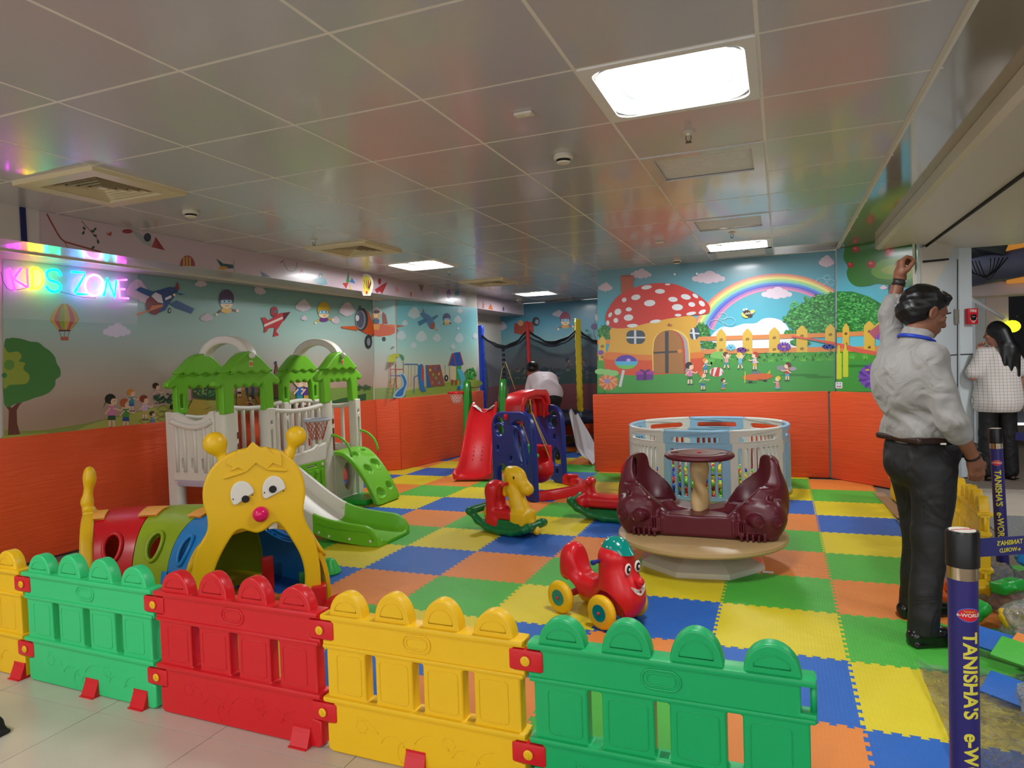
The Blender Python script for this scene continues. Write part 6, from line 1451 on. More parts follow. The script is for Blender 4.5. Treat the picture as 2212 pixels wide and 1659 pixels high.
for m in bcol: q = ball_me.copy(); q.materials.append(m); bm_s.append(q)
rnd = random.Random(3); pts = []
for lay in range(4):
    for k in range(900):
        r = (PR - .07 - .04*lay)*math.sqrt(rnd.random()); a = rnd.random()*2*PI; p = Vector((r*math.cos(a), r*math.sin(a), .035 + .055*lay))
        if len(pts) > 285: break
        if r < .35 and lay < 3: continue
        if math.sin(a) > .55 and lay < 2: continue
        if all((p - q).length > .0685 for q in pts): pts.append(p)
cn = ['green', 'red', 'blue', 'yellow']
for i, p in enumerate(pts):
    k = rnd.choice((0, 0, 1, 2, 3)); o = put('play_ball', bm_s[k], None, None, (pen.location.x + p.x, pen.location.y + p.y, p.z + .001)); tag(o, cn[k] + ' plastic ball in the ball pit pen', 'ball', cn[k] + ' balls in the pen')

# ================================================================== TRAMPOLINE WITH NET
tr = empty('trampoline', (-3.65, 11.3, 0), 0, 'trampoline with dark safety net and blue, red and yellow padded poles', 'trampoline')
TP = T(3.65, -11.3, 0); poles = [(-4.53, 10.2, 'b'), (-3.60, 9.85, 'r'), (-3.03, 10.5, 'y'), (-2.62, 11.5, 'r'), (-3.30, 12.2, 'b'), (-4.35, 12.15, 'y'), (-4.95, 11.2, 'r')]
poles = [(-4.53, 10.2), (-3.575, 9.85), (-2.90, 10.15), (-2.50, 11.1), (-2.90, 12.05), (-3.9, 12.35), (-4.85, 11.9), (-5.0, 11.0)]
yq = aty(1250, 800, 10.4); 
def onray(u, y): p = aty(u, 800, y); return (p.x, y)
poles = [onray(1041, 10.62), onray(1143, 10.15), onray(1251, 10.62), (-2.50, 11.35), onray(1252, 12.2), onray(1143, 12.40), onray(1040, 11.1)]
slv = [plastic('sleeve_blue', (20, 70, 200), .45), plastic('sleeve_red', (220, 50, 54), .45), plastic('sleeve_yellow', (236, 216, 50), .45)]
steel = mat('pole_steel', (190, 186, 178), .3, metal=.7)
ztop = 2.10
for i, (x, y) in enumerate(poles):
    r0 = (.058, .030, .050, .045, .03, .025, .03)[i]
    MB().tube([(x, y, .0), (x, y, ztop - .05)], .019, 10, TP).build('pole', steel, tr, smooth=True)
    mb = MB(); n = 40; z0 = .62
    mb.tube([(x + .004*math.sin(k*1.7), y, z0 + (ztop - z0)*k/n) for k in range(n+1)], [r0*(1 + .08*math.sin(k*2.4)*(1 - k/n)) for k in range(n+1)], 10, TP)
    if i == 2: mb.tube([(x, y, ztop - .02), (x + .01, y, ztop + .015)], [.05, .062], 12, TP)
    mb.build('pole_sleeve', slv[(0, 1, 2, 1, 0, 2, 1, 0)[i]], tr, smooth=True)
    if i < 4: MB().tube([(x, y, .50), (x, y, .62)], .028, 10, TP).build('lower_sleeve', plastic('sleeve_pale', (120, 170, 210), .4), tr, smooth=True)
def netmat():
    m = mat('black_net', (52, 64, 80), .7); nt = m.node_tree; b = nt.nodes['Principled BSDF']; out = nt.nodes['Material Output']
    tr_ = nt.nodes.new('ShaderNodeBsdfTransparent'); mx = nt.nodes.new('ShaderNodeMixShader'); mx.inputs[0].default_value = .50
    nt.links.new(tr_.outputs[0], mx.inputs[1]); nt.links.new(b.outputs[0], mx.inputs[2]); nt.links.new(mx.outputs[0], out.inputs['Surface']); return m
M_net = netmat(); N = len(poles)
for i in range(N):
    a = Vector(poles[i]); b = Vector(poles[(i+1) % N]); L = (b-a).length; d = (b-a)/L; c0 = Vector((-3.75, 11.3))
    def f(u, v):
        p = a.lerp(b, u); sag = .26*math.sin(PI*u)**.8 * (.85 if i else 1); z1 = ztop - .14 - sag; z = .50 + (z1 - .50)*v; inw = (c0 - p).normalized()*.10*math.sin(PI*u)*math.sin(PI*min(v, .98)); w = .012*math.sin(u*23 + v*9)
        return (p.x + inw.x + w, p.y + inw.y + w, z)
    MB().grid(f, 24, 14, TP).build('safety_net', M_net, tr, smooth=True)
    mb = MB()
    for q in range(3): mb.tube([Vector(f(u, 1)) + Vector((0, 0, .012*q + .01*math.sin(9*u + q))) for u in np.linspace(0, 1, 16)], .012, 6, TP)
    mb.build('net_hem', mat('net_hem', (24, 28, 38), .5), tr, smooth=True)
mb = MB(); mb.tube([(-4.17, 12.0 - .0, .5 + 0*z) for z in (0, 1)], .01, 4, TP)
seam = MB()
pp_ = Vector(poles[0]).lerp(Vector(poles[1]), .42)
for k in range(14): seam.box((pp_.x + .02, pp_.y + .09, .62 + .08*k), (.055, .01, .045), TP)
seam.build('net_zip', mat('net_hem', (24, 28, 38), .5), tr)
rim = [(c0.x + (p[0]-c0.x)*1.03, c0.y + (p[1]-c0.y)*1.03) for p in poles]
MB().prism([tuple(p) for p in smoothpts(rim, 4)], .44, .47, TP).build('jump_mat', mat('jump_mat', (24, 24, 28), .6), tr)
mb = MB(); mb.tube([(p[0], p[1], .47) for p in smoothpts(rim, 5)], .055, 8, TP, closed=True); mb.build('edge_pad', plastic('edge_pad_navy', (24, 30, 72), .45), tr, smooth=True)
# yellow cord hanging from the net and white dust sheet sliding off the front
ap = aty(1092, 782, 10.2); c1 = aty(1080, 825, 10.15); c2 = aty(1113, 842, 10.15); c3 = aty(1076, 880, 10.15)
o = MB().tube([c3, c1, aty(1084, 800, 10.17), ap, aty(1100, 805, 10.17), c2], .007, 6).build('hanging_cord', mat('yellow_rope', (214, 190, 110), .6), None, smooth=True); tag(o, 'thin yellow cord hanging in a loop before the trampoline net', 'cord')
A = aty(1212, 905, 9.3); B_ = atz(1225, 965); 
def sheet(u, v):
    p0 = Vector((-2.90, 9.75, .66)); p1 = Vector((-2.60, 9.30, .14)); p2 = Vector((-2.36, 9.10, .03))
    c = p0.lerp(p1, min(u*1.6, 1)) if u < .62 else p1.lerp(p2, (u-.62)/.38)
    w = .08 + .14*u; off = Vector((.55, .75, 0)).normalized()*(v - .5)*2*w
    return c + off + Vector((0, 0, .05*math.sin(6*v + 3*u) + .06*abs(math.sin(4*PI*v*.7 + u*4))*(u) + .02))
o = MB().grid(sheet, 24, 30).build('dust_sheet', mat('white_sheet', (206, 200, 206), .6, sheen=.2), None, smooth=True); tag(o, 'crumpled white sheet sliding down to the mats beside the swing', 'sheet')
o = MB().grid(lambda u, v: (-2.95 + .55*u, 10.0 + .25*v, .03 + .07*abs(math.sin(5*u + 3*v))*math.sin(PI*v)), 16, 12).build('dust_sheet', mat('cardboard', (168, 132, 98), .8), None, smooth=True); tag(o, 'crumpled brown wrapping sheet on the floor in front of the trampoline', 'sheet')
# ================================================================== KIDS ZONE NEON SIGN
def Zc(x, y): return (.13562*x, 420 + .13562*y)
wl_n = Vector((lw_d.y, -lw_d.x, 0)).normalized()
nm = Vector((.998, -.065, 0))
NA = (LW0[0] + .07, LW0[1]); NB = (LW1[0] + .07, LW1[1])
def ons(x, y, off=0.): p = onwall(*Zc(x, y), NA, NB); return p + Vector((off, 0, 0))
sg = empty('neon_sign', ons(1050, 1400), 0, 'colourful KIDS ZONE neon letters on a clear board below the soffit', 'neon sign')
SI = Matrix.Translation(-ons(1050, 1400))
cn_ = [ons(60, 960), ons(2190, 1130), ons(2190, 2080), ons(-140, 1960)]
M_acr = mat('clear_acrylic', (240, 244, 246), .05, alpha=.10, spec=.6)
mb = MB(); mb.add([p for p in cn_] + [p + Vector((-.006, 0, 0)) for p in cn_], [(0, 1, 2, 3), (7, 6, 5, 4), (0, 1, 5, 4), (1, 2, 6, 5), (2, 3, 7, 6), (3, 0, 4, 7)], SI); mb.build('clear_board', M_acr, sg)
def neon(name, col, strokes, e=7.0):
    m = bpy.data.materials.new('neon_' + name); m.use_nodes = True; b = m.node_tree.nodes['Principled BSDF']; c = lin(col) + [1]
    b.inputs['Base Color'].default_value = c; b.inputs['Emission Color'].default_value = c; b.inputs['Emission Strength'].default_value = e; b.inputs['Roughness'].default_value = .3
    for st in strokes:
        MB().tube([ons(x, y, .022) for x, y in st], .0085, 8, SI).build('letter_tube', m, sg, smooth=True)
arcp = lambda cx, cy, rx, ry, a0, a1, n=22: [(cx + rx*math.cos(math.radians(a0 + (a1-a0)*i/n)), cy + ry*math.sin(math.radians(a0 + (a1-a0)*i/n))) for i in range(n+1)]
neon('magenta', (230, 30, 235), [[(118, 1180), (160, 1350), (210, 1540)], [(310, 1180), (185, 1350), (400, 1480)]])
neon('red', (255, 40, 60), [[(400, 1180), (418, 1490)]])
neon('yellow', (255, 225, 20), [[(480, 1180), (492, 1500)], [(480, 1175)] + arcp(530, 1340, 130, 165, -75, 75) + [(440, 1500)]])
neon('green', (0, 225, 165), [smoothpts([(940, 1300), (900, 1220), (820, 1200), (730, 1230), (715, 1300), (770, 1370), (870, 1400), (935, 1450), (920, 1520), (850, 1555), (760, 1530), (700, 1460)], 4, False)])
neon('blue', (0, 165, 255), [[(1110, 1235), (1320, 1250), (1325, 1290), (1160, 1560), (1190, 1590), (1370, 1592)]])
neon('pink', (255, 130, 215), [arcp(1470, 1450, 145, 165, 0, 360, 30)], 8.0)
neon('teal', (0, 235, 200), [[(1625, 1620), (1680, 1340), (1800, 1640), (1825, 1370)]])
neon('violet', (240, 60, 235), [[(1990, 1362), (1855, 1370), (1880, 1650), (2020, 1660)], [(1870, 1512), (1960, 1512)]])
MB().tube([ons(x, y, .01) for x, y in ((0, 1230), (30, 1380), (90, 1490), (160, 1530), (300, 1515), (420, 1490))], .002, 5, SI).build('sign_cable', M_black, sg)
MB().tube([ons(x, y, .01) for x, y in ((940, 1550), (1100, 1590), (1300, 1640), (1500, 1650), (1520, 1600))], .002, 5, SI).build('sign_cable', M_black, sg)

# ================================================================== PEOPLE
SKIN = mat('skin', (132, 84, 60), .5, mottle=.12, mscale=30)
SKIN2 = mat('skin_light', (176, 122, 100), .5, mottle=.10, mscale=30)
HAIR = mat('black_hair', (14, 12, 13), .38, bump=.6, bscale=160)
SHIRT = mat('grey_shirt', (150, 147, 143), .75, bump=.25, bscale=500, mottle=.08, mscale=6, sheen=.2)
TROU = mat('black_trousers', (22, 20, 21), .62, bump=.2, bscale=400)
SHOE = mat('black_leather', (16, 15, 15), .22, coat=.3)
def dense(me, cuts=3):
    bm = bmesh.new(); bm.from_mesh(me); bmesh.ops.subdivide_edges(bm, edges=bm.edges[:], cuts=cuts, use_grid_fill=True); bm.to_mesh(me); bm.free(); return me
def wrinkle(m, sc, st, d):
    nt = m.node_tree; b = nt.nodes['Principled BSDF']; tc = [q for q in nt.nodes if q.type == 'TEX_COORD'][0]
    w = nt.nodes.new('ShaderNodeTexNoise'); w.inputs['Scale'].default_value = sc; w.inputs['Distortion'].default_value = 1.6; w.inputs['Detail'].default_value = 1.5
    nt.links.new(tc.outputs['Object'], w.inputs['Vector']); bp = nt.nodes.new('ShaderNodeBump'); bp.inputs['Strength'].default_value = st; bp.inputs['Distance'].default_value = d
    nt.links.new(w.outputs['Fac'], bp.inputs['Height'])
    o = b.inputs['Normal'].links[0].from_node if b.inputs['Normal'].links else None
    if o: nt.links.new(bp.outputs['Normal'], o.inputs['Normal'])
    else: nt.links.new(bp.outputs['Normal'], b.inputs['Normal'])
wrinkle(SHIRT, 7, .8, .035); wrinkle(TROU, 6, .7, .03)
def hand(prims, wrist, dirn, palm_n, curl, side, r=1.0, thumb=1):
    """palm and five bent fingers; dirn = along the fingers, palm_n = palm normal, side = towards the index finger"""
    w = Vector(wrist); d = Vector(dirn).normalized(); n = Vector(palm_n).normalized(); s = Vector(side).normalized()
    tp = lambda v: tuple(v)
    pc = w + d*.045
    prims += [('cone', tp(w), tp(w + d*.03), .024*r, .027*r), ('cone', tp(w + d*.03 + s*.02), tp(w + d*.085 + s*.026), .017*r, .0135*r, {'k': .012}), ('cone', tp(w + d*.03 - s*.018), tp(w + d*.08 - s*.026), .017*r, .012*r, {'k': .012}), ('cone', tp(w + d*.03), tp(w + d*.088), .018*r, .0135*r, {'k': .012})]
    for i, (o, L) in enumerate(((.028, .068), (.010, .076), (-.009, .070), (-.027, .055))):
        p = w + d*.088 + s*o; a = 0; q = p
        for k, f in enumerate((.45, .32, .23)):
            a += curl[k] * (1 + .12*i); dd = d*math.cos(a) + n*math.sin(a); q2 = q + dd*L*f
            prims.append(('cone', tp(q), tp(q2), (.0092 - .0009*k)*r, (.0085 - .0009*k)*r, {'k': .003})); q = q2
    t0 = w + d*.025 + s*.024; t1 = t0 + (d*.5 + s*.75 + n*.45*thumb).normalized()*.038; t2 = t1 + (d*.8 + s*.15 + n*.6*thumb).normalized()*.032; t3 = t2 + (d*.8 - s*.2 + n*.6*thumb).normalized()*.022
    prims += [('cone', tp(t0), tp(t1), .0145*r, .0115*r, {'k': .008}), ('cone', tp(t1), tp(t2), .0112*r, .0095*r, {'k': .004}), ('cone', tp(t2), tp(t3), .0095*r, .008*r, {'k': .004})]
def head(prims, c, f, up=(0, 0, 1), s=1.0):
    """skull, jaw, nose, ears, lips; f = facing"""
    c = Vector(c); f = Vector(f).normalized(); u = Vector(up); u = (u - f*u.dot(f)).normalized(); l = u.cross(f)
    Rm = np.array([[f.x, l.x, u.x], [f.y, l.y, u.y], [f.z, l.z, u.z]]); tp = lambda a, b, d: tuple(c + f*a*s + l*b*s + u*d*s)
    E = lambda a, b, d, r, **k: ('ell', tp(a, b, d), tuple(q*s for q in r), Rm, dict(k=.012*s, **k))
    prims += [E(-.012, 0, .03, (.098, .076, .088)), E(.022, 0, -.045, (.070, .058, .072)), E(.050, 0, -.085, (.032, .034, .028)), E(.055, 0, .028, (.040, .055, .018))]
    prims += [('cone', tp(.088, 0, .018), tp(.108, 0, -.022), .008*s, .0125*s, {'k': .008}), ('cone', tp(.098, .011, -.026), tp(.098, -.011, -.026), .008*s, .008*s, {'k': .006})]
    for q in (-1, 1):
        prims += [E(.086, q*.032, .008, (.015, .018, .012), op='-'), ('ell', tp(.074, q*.031, .006), (.012*s, .012*s, .010*s), {'k': .002}), ('ell', tp(.045, q*.05, -.02), (.03*s, .02*s, .02*s), {'k': .015})]
        prims += [E(-.008, q*.080, -.008, (.020, .008, .032)), E(-.004, q*.087, -.008, (.010, .006, .020), op='-')]
    prims += [E(.083, 0, -.053, (.014, .024, .006)), E(.080, 0, -.064, (.013, .021, .007))]
    return c, f, l, u

# ---- man in grey shirt, left arm up to the ceiling edge
MO = Vector((.635, 3.965, 0)); mf = Vector((.90, .44, 0)).normalized(); ml = Vector((-mf.y, mf.x, 0))
def mp(x, y, z): v = mf*x + ml*y; return (v.x, v.y, z)
K = lambda z: 1.448 + (z - 1.448)*1.034 - .022
b = []
hf = (mf*.90 + ml*-.02 + Vector((0, 0, -.36))).normalized()
hc = mp(.055, 0, K(1.645)); head(b, hc, hf, (0, 0, 1), 1.10)
b += [('cone', mp(.00, 0, K(1.47)), mp(.025, 0, K(1.60)), .062, .058), ('cone', mp(-.02, -.15, K(1.43)), mp(-.02, .15, K(1.43)), .06, .06), ('ell', mp(-.01, 0, K(1.28)), (.12, .12, .2)), ('ell', mp(.03, 0, K(1.02)), (.12, .12, .13))]
shR = mp(-.045, -.175, K(1.43)); elR = mp(.005, -.25, K(1.135)); wrR = mp(.135, -.225, K(.955)); shL = mp(.0, .17, K(1.45)); elL = mp(.0, .185, K(1.66)); wrL = mp(.045, .17, K(1.835))
b += [('cone', shR, elR, .05, .042), ('cone', elR, wrR, .042, .027), ('cone', shL, elL, .048, .040), ('cone', elL, wrL, .040, .026)]
for s_ in (-1, 1): b += [('cone', mp(.03, s_*.09, K(.90)), mp(.045 + s_*.045, s_*.105, .50), .075, .055), ('cone', mp(.045 + s_*.045, s_*.105, .50), mp(s_*.09, s_*.165, .08), .05, .035), ('cone', mp(-.02 + s_*.09, s_*.17, .05), mp(.13 + s_*.09, s_*.18, .04), .03, .03)]
dR = Vector(wrR) - Vector(elR); hand(b, wrR, dR + Vector((-.05, 0, -.12)), -ml*0 + mf*.35 + ml*.9, (.45, .8, .7), mf*.9 - Vector((0, 0, -.1)), 1.18)
hand(b, wrL, Vector((.02, 0, 1)), mf*.95 - ml*.2, (.75, 1.1, .7), ml*-.5 - mf*.1 + Vector((0, 0, 0)), 1.18)
man = clay('person', b, SKIN, None, h=.0062, k=.02, loc=MO)
tag(man, 'man in grey shirt and black trousers standing with left arm raised, seen from behind', 'person')
sh = [('ell', mp(-.035, 0, K(1.30)), (.150, .205, .20), rot3('Z', math.degrees(math.atan2(mf.y, mf.x)))), ('ell', mp(-.055, 0, K(1.36)), (.125, .20, .13), rot3('Z', math.degrees(math.atan2(mf.y, mf.x)))), ('cone', mp(-.02, -.15, K(1.425)), mp(-.01, .15, K(1.44)), .074, .074), ('ell', mp(.025, 0, K(1.12)), (.150, .185, .155), rot3('Z', math.degrees(math.atan2(mf.y, mf.x)))),
      ('box', mp(.03, 0, K(1.06)), (.135, .165, .045), .04, rot3('Z', math.degrees(math.atan2(mf.y, mf.x)))), ('cone', shR, elR, .072, .060), ('cone', elR, tuple(Vector(elR).lerp(Vector(wrR), .28)), .060, .056), ('cone', shL, elL, .066, .052), ('cone', elL, tuple(Vector(elL).lerp(Vector(wrL), .24)), .052, .049), ('cone', mp(.0, 0, K(1.47)), mp(.012, 0, K(1.535)), .085, .070, {'k': .02}), ('tor', mp(.012, 0, K(1.535)), .064, .012, {'k': .006}),
      ('cone', tuple(Vector(elR).lerp(Vector(wrR), .20)), tuple(Vector(elR).lerp(Vector(wrR), .30)), .062, .062, {'k': .004}), ('cone', tuple(Vector(elL).lerp(Vector(wrL), .20)), tuple(Vector(elL).lerp(Vector(wrL), .30)), .056, .055, {'k': .004})]
def folds(X, Y, Z, D):
    return D + .0035*np.sin(38*Z + 9*X + 5*np.sin(7*X + 3*Y)) * np.exp(-((Z - 1.08)/.10)**2) + .0022*np.sin(30*Z - 25*X + 18*Y) + .004*np.sin(75*Z + 22*X - 16*Y + 3*np.sin(12*X)) * np.exp(-((Z - 1.10)/.06)**2)
clay('shirt', sh, SHIRT, man, h=.0075, k=.035, fn=folds)
tr_ = [('box', mp(.03, 0, K(.975)), (.125, .16, .075), .06, rot3('Z', math.degrees(math.atan2(mf.y, mf.x)))), ('ell', mp(-.015, 0, K(.90)), (.120, .160, .12), rot3('Z', math.degrees(math.atan2(mf.y, mf.x))))]
for s_, kx in ((-1, -.09), (1, .09)):
    tr_ += [('cone', mp(.03, s_*.085, K(.88)), mp(.045 + kx*.5, s_*.105, .52), .110, .082), ('cone', mp(.045 + kx*.5, s_*.105, .52), mp(.0 + kx, s_*.16, .10), .082, .066), ('cone', mp(.0 + kx, s_*.165, .13), mp(.0 + kx, s_*.165, .07), .068, .072, {'k': .01})]
clay('trousers', tr_, TROU, man, h=.009, k=.03, fn=lambda X, Y, Z, D: np.maximum(D + .003*np.sin(22*Z + 14*X), .055 - Z))
c, f, l, u = Vector(hc), hf, None, None
up = (Vector((0, 0, 1)) - hf*hf.z).normalized(); lf_ = up.cross(hf); Rm = np.array([[hf.x, lf_.x, up.x], [hf.y, lf_.y, up.y], [hf.z, lf_.z, up.z]])
q = lambda a, b_, d: tuple(Vector(hc) + hf*a*1.1 + lf_*b_*1.1 + up*d*1.1)
hp = [('ell', q(-.020, 0, .045), (.110, .091, .093), Rm), ('ell', q(-.055, 0, .0), (.080, .088, .085), Rm), ('cone', q(.03, .04, .100), q(.058, 0, .098), .026, .022), ('cone', q(.058, .0, .098), q(.05, -.045, .085), .022, .022), ('ell', q(.085, 0, -.03), (.075, .2, .10), Rm, {'op': '-', 'k': .012})]
for s_ in (-1, 1): hp += [('ell', q(.0, s_*.092, -.03), (.042, .03, .048), Rm, {'op': '-', 'k': .01})]
clay('hair', hp, HAIR, man, h=.005, k=.03, fn=lambda X, Y, Z, D: D + .0018*np.sin(95*X + 60*Z)*np.sin(90*Y - 40*Z) + .0015*np.sin(150*Z + 60*Y))
for s_ in (-1, 1):
    e = MB().ball(q(.082, s_*.031, .006), .008, 8).build('pupil', P_ink, man, smooth=True)
    MB().tube([q(.094, s_*.018, .030), q(.096, s_*.035, .034), q(.085, s_*.052, .028)], .0038, 6).build('eyebrow', HAIR, man, smooth=True)
clay('belt', [('box', mp(.028, 0, K(1.035)), (.137, .172, .018), .012, rot3('Z', math.degrees(math.atan2(mf.y, mf.x))))], mat('brown_belt', (48, 30, 26), .35), man, h=.008, k=.01)
MB().box(mp(.02, -.172, K(1.02)), (.025, .006, .008)).build('belt_tag', P_cream, man)
MB().tube([mp(.012 + .080*math.cos(a), .079*math.sin(a), K(1.520) - .022*math.cos(a)) for a in np.linspace(0, 2*PI, 25)[:-1]], .007, 6, closed=True, flat=1.4).build('lanyard', plastic('blue_lanyard', (30, 60, 170), .4), man, smooth=True)
wv_ = (Vector(wrL) - Vector(elL)).normalized()
MB().tube([Vector(wrL) - wv_*.005, Vector(wrL) - wv_*.038], .033, 16).build('wrist_watch', mat('watch_strap', (46, 40, 36), .4), man, smooth=True)
wv_ = (Vector(wrR) - Vector(elR)).normalized(); pl_ = wv_.orthogonal().normalized(); p2_ = wv_.cross(pl_)
MB().tube([Vector(wrR) - wv_*.01 + (pl_*math.cos(a) + p2_*math.sin(a))*.032 for a in np.linspace(0, 2*PI, 17)[:-1]], .006, 6, closed=True).build('bracelet', M_black, man, smooth=True)
MB().box(mp(.23, -.185, K(.865)), (.012, .016, .11), R('Y', 15)).build('held_tube', mat('gold_tube', (200, 168, 120), .3), man)
MB().box(mp(.155, -.10, K(.955)), (.05, .03, .03), bev=.006).build('key_clip', M_black, man)
for s_, kx in ((-1, -.09), (1, .09)):
    shp = [('cone', mp(-.045 + kx, s_*.17, .045), mp(.06 + kx, s_*.172, .045), .042, .046), ('cone', mp(.06 + kx, s_*.172, .045), mp(.205 + kx, s_*.178, .032), .046, .034), ('cone', mp(-.01 + kx, s_*.168, .06), mp(-.01 + kx, s_*.168, .10), .045, .044), ('box', mp(.08 + kx, s_*.175, .010), (.155, .042, .010), .008, rot3('Z', math.degrees(math.atan2(mf.y, mf.x))))]
    sho = clay('shoe', shp, SHOE, man, h=.007, k=.02, fn=lambda X, Y, Z, D: np.maximum(D, .001 - Z))
    mb = MB()
    for k_ in range(4): mb.tube([mp(.06 + kx + .022*k_, s_*.172 - .022, .088 - .006*k_), mp(.065 + kx + .022*k_, s_*.172 + .022, .088 - .006*k_)], .003, 5)
    mb.build('laces', SHOE, sho)

# ---- woman outside by the column, seen from behind
WO = Vector((2.20, 8.83, 0)); wf = Vector((-.35, .94, 0)).normalized(); wl = Vector((-wf.y, wf.x, 0))
def wp(x, y, z): v = wf*x + wl*y; return (v.x, v.y, z)
b = []; hcw = wp(.02, .0, 1.585); hfw = (wf + wl*.75 + Vector((0, 0, -.1))).normalized(); head(b, hcw, hfw, (0, 0, 1), 1.02)
b += [('cone', wp(0, 0, 1.40), wp(.01, 0, 1.52), .05, .048), ('cone', wp(0, -.14, 1.38), wp(0, .14, 1.38), .05, .05), ('ell', wp(0, 0, 1.2), (.13, .13, .2)), ('ell', wp(0, 0, .95), (.14, .14, .14))]
b += [('cone', wp(0, .16, 1.37), wp(.02, .25, 1.12), .045, .036), ('cone', wp(.02, .25, 1.12), wp(.12, .12, 1.38), .036, .024), ('cone', wp(0, -.16, 1.37), wp(.0, -.26, 1.13), .045, .038), ('cone', wp(0, -.26, 1.13), wp(.02, -.28, .90), .038, .026)]
hand(b, wp(.12, .12, 1.38), wf*-.1 + wl*-.2 + Vector((0, 0, 1)), -wf, (.5, .7, .6), -wl, 1.15); hand(b, wp(.02, -.28, .90), Vector((0, 0, -1)), wl, (.3, .4, .3), wf, 1.15)
for s_ in (-1, 1): b += [('cone', wp(0, s_*.09, .9), wp(0, s_*.11, .48), .08, .055), ('cone', wp(0, s_*.11, .48), wp(0, s_*.13, .08), .052, .035), ('cone', wp(-.03, s_*.13, .03), wp(.13, s_*.15, .022), .030, .024)]
wom = clay('person', b, SKIN2, None, h=.009, k=.018, loc=WO, fn=lambda X, Y, Z, D: np.maximum(D, -Z)); tag(wom, 'woman with long black hair in a checked white top, back turned, beside the white column', 'person')
chk = mat('check_top', (214, 204, 198), .8, sheen=.2); nt = chk.node_tree; bs = nt.nodes['Principled BSDF']; tc = [q_ for q_ in nt.nodes if q_.type == 'TEX_COORD'][0]
bk = nt.nodes.new('ShaderNodeTexBrick'); bk.offset = 0; bk.inputs['Scale'].default_value = 30; bk.inputs['Mortar Size'].default_value = .035; bk.inputs['Brick Width'].default_value = 1; bk.inputs['Row Height'].default_value = 1
bk.inputs['Color1'].default_value = bk.inputs['Color2'].default_value = lin((218, 208, 202)) + [1]; bk.inputs['Mortar'].default_value = lin((104, 104, 100)) + [1]
mp_ = nt.nodes.new('ShaderNodeMapping'); mp_.inputs['Rotation'].default_value = (PI/2, 0, 0); nt.links.new(tc.outputs['Object'], mp_.inputs[0]); nt.links.new(mp_.outputs[0], bk.inputs['Vector']); nt.links.new(bk.outputs['Color'], bs.inputs['Base Color'])
clay('checked_top', [('ell', wp(0, 0, 1.22), (.20, .18, .22)), ('cone', wp(0, -.14, 1.37), wp(0, .14, 1.37), .07, .07), ('cone', wp(0, 0, 1.15), wp(0, 0, .86), .20, .235), ('cone', wp(0, .15, 1.37), wp(.02, .23, 1.18), .075, .085), ('cone', wp(0, -.15, 1.37), wp(.0, -.24, 1.18), .075, .085)], chk, wom, h=.011, k=.03, fn=lambda X, Y, Z, D: np.maximum(D + .004*np.sin(40*X + 9*Z), .74 - Z))
clay('trousers', [('ell', wp(0, 0, .90), (.15, .15, .14))] + [('cone', wp(0, s_*.09, .88), wp(0, s_*.11, .5), .10, .085) for s_ in (-1, 1)] + [('cone', wp(0, s_*.11, .5), wp(0, s_*.13, .08), .085, .08) for s_ in (-1, 1)], TROU, wom, h=.012, k=.02)
clay('long_hair', [('ell', wp(0, 0, 1.63), (.095, .095, .10)), ('cone', wp(-.05, -.02, 1.60), wp(-.13, -.06, 1.38), .085, .075), ('cone', wp(-.13, -.05, 1.42), wp(-.16, -.01, 1.16), .07, .035), ('cone', wp(-.13, -.09, 1.42), wp(-.16, -.10, 1.14), .06, .03), ('cone', wp(-.12, .02, 1.45), wp(-.17, .04, 1.25), .04, .02)], HAIR, wom, h=.009, k=.03)
clay('sandals', [('box', wp(.05, s_*.14, .006), (.13, .04, .006), .004, rot3('Z', math.degrees(math.atan2(wf.y, wf.x)))) for s_ in (-1, 1)], M_black, wom, h=.008, k=.004)
wb = clay('handbag', [('box', (0, 0, .12), (.09, .05, .12), .03)], mat('beige_bag', (196, 172, 150), .5), None, h=.01, k=.01); wb.location = WO + Vector((.30, -.08, .72)); tag(wb, 'beige handbag hanging at the woman\'s right side', 'bag')
MB().tube([(-.07, 0, .22), (-.05, 0, .42), (.03, 0, .46), (.07, 0, .22)], .006, 6).build('strap', mat('beige_bag', (196, 172, 150), .5), wb, smooth=True)

# ---- man bending over at the trampoline
BO = Vector((-3.19, 9.45, 0)); bf = Vector((-.55, .83, 0)).normalized(); bl = Vector((-bf.y, bf.x, 0))
def bp3(x, y, z): v = bf*x + bl*y; return (v.x, v.y, z)
b = []; hcb = bp3(.50, .10, 1.33); head(b, hcb, (bf*.5 + Vector((0, 0, -.85))).normalized(), tuple(bf*.8 + Vector((0, 0, .6))), 1.0)
b += [('cone', bp3(.32, 0, 1.20), bp3(.45, .07, 1.30), .055, .05), ('cone', bp3(.30, -.15, 1.17), bp3(.30, .15, 1.17), .055, .055), ('ell', bp3(.15, 0, 1.10), (.14, .14, .14)), ('ell', bp3(.0, 0, .93), (.13, .13, .13)), ('cone', bp3(.30, .17, 1.17), bp3(.33, .24, .88), .045, .035), ('cone', bp3(.33, .24, .88), bp3(.42, .18, .64), .035, .025), ('cone', bp3(.30, -.17, 1.17), bp3(.36, -.22, .90), .045, .035), ('cone', bp3(.36, -.22, .90), bp3(.44, -.14, .66), .035, .025)]
hand(b, bp3(.42, .18, .64), bf*.5 + Vector((0, 0, -.8)), -bl, (.4, .6, .5), bf, 1.1); hand(b, bp3(.44, -.14, .66), bf*.5 + Vector((0, 0, -.8)), bl, (.4, .6, .5), bf, 1.1)
for s_ in (-1, 1): b += [('cone', bp3(0, s_*.08, .9), bp3(.03, s_*.10, .48), .075, .052), ('cone', bp3(.03, s_*.10, .48), bp3(-.02, s_*.11, .08), .05, .034), ('cone', bp3(-.04, s_*.11, .04), bp3(.12, s_*.12, .03), .034, .03)]
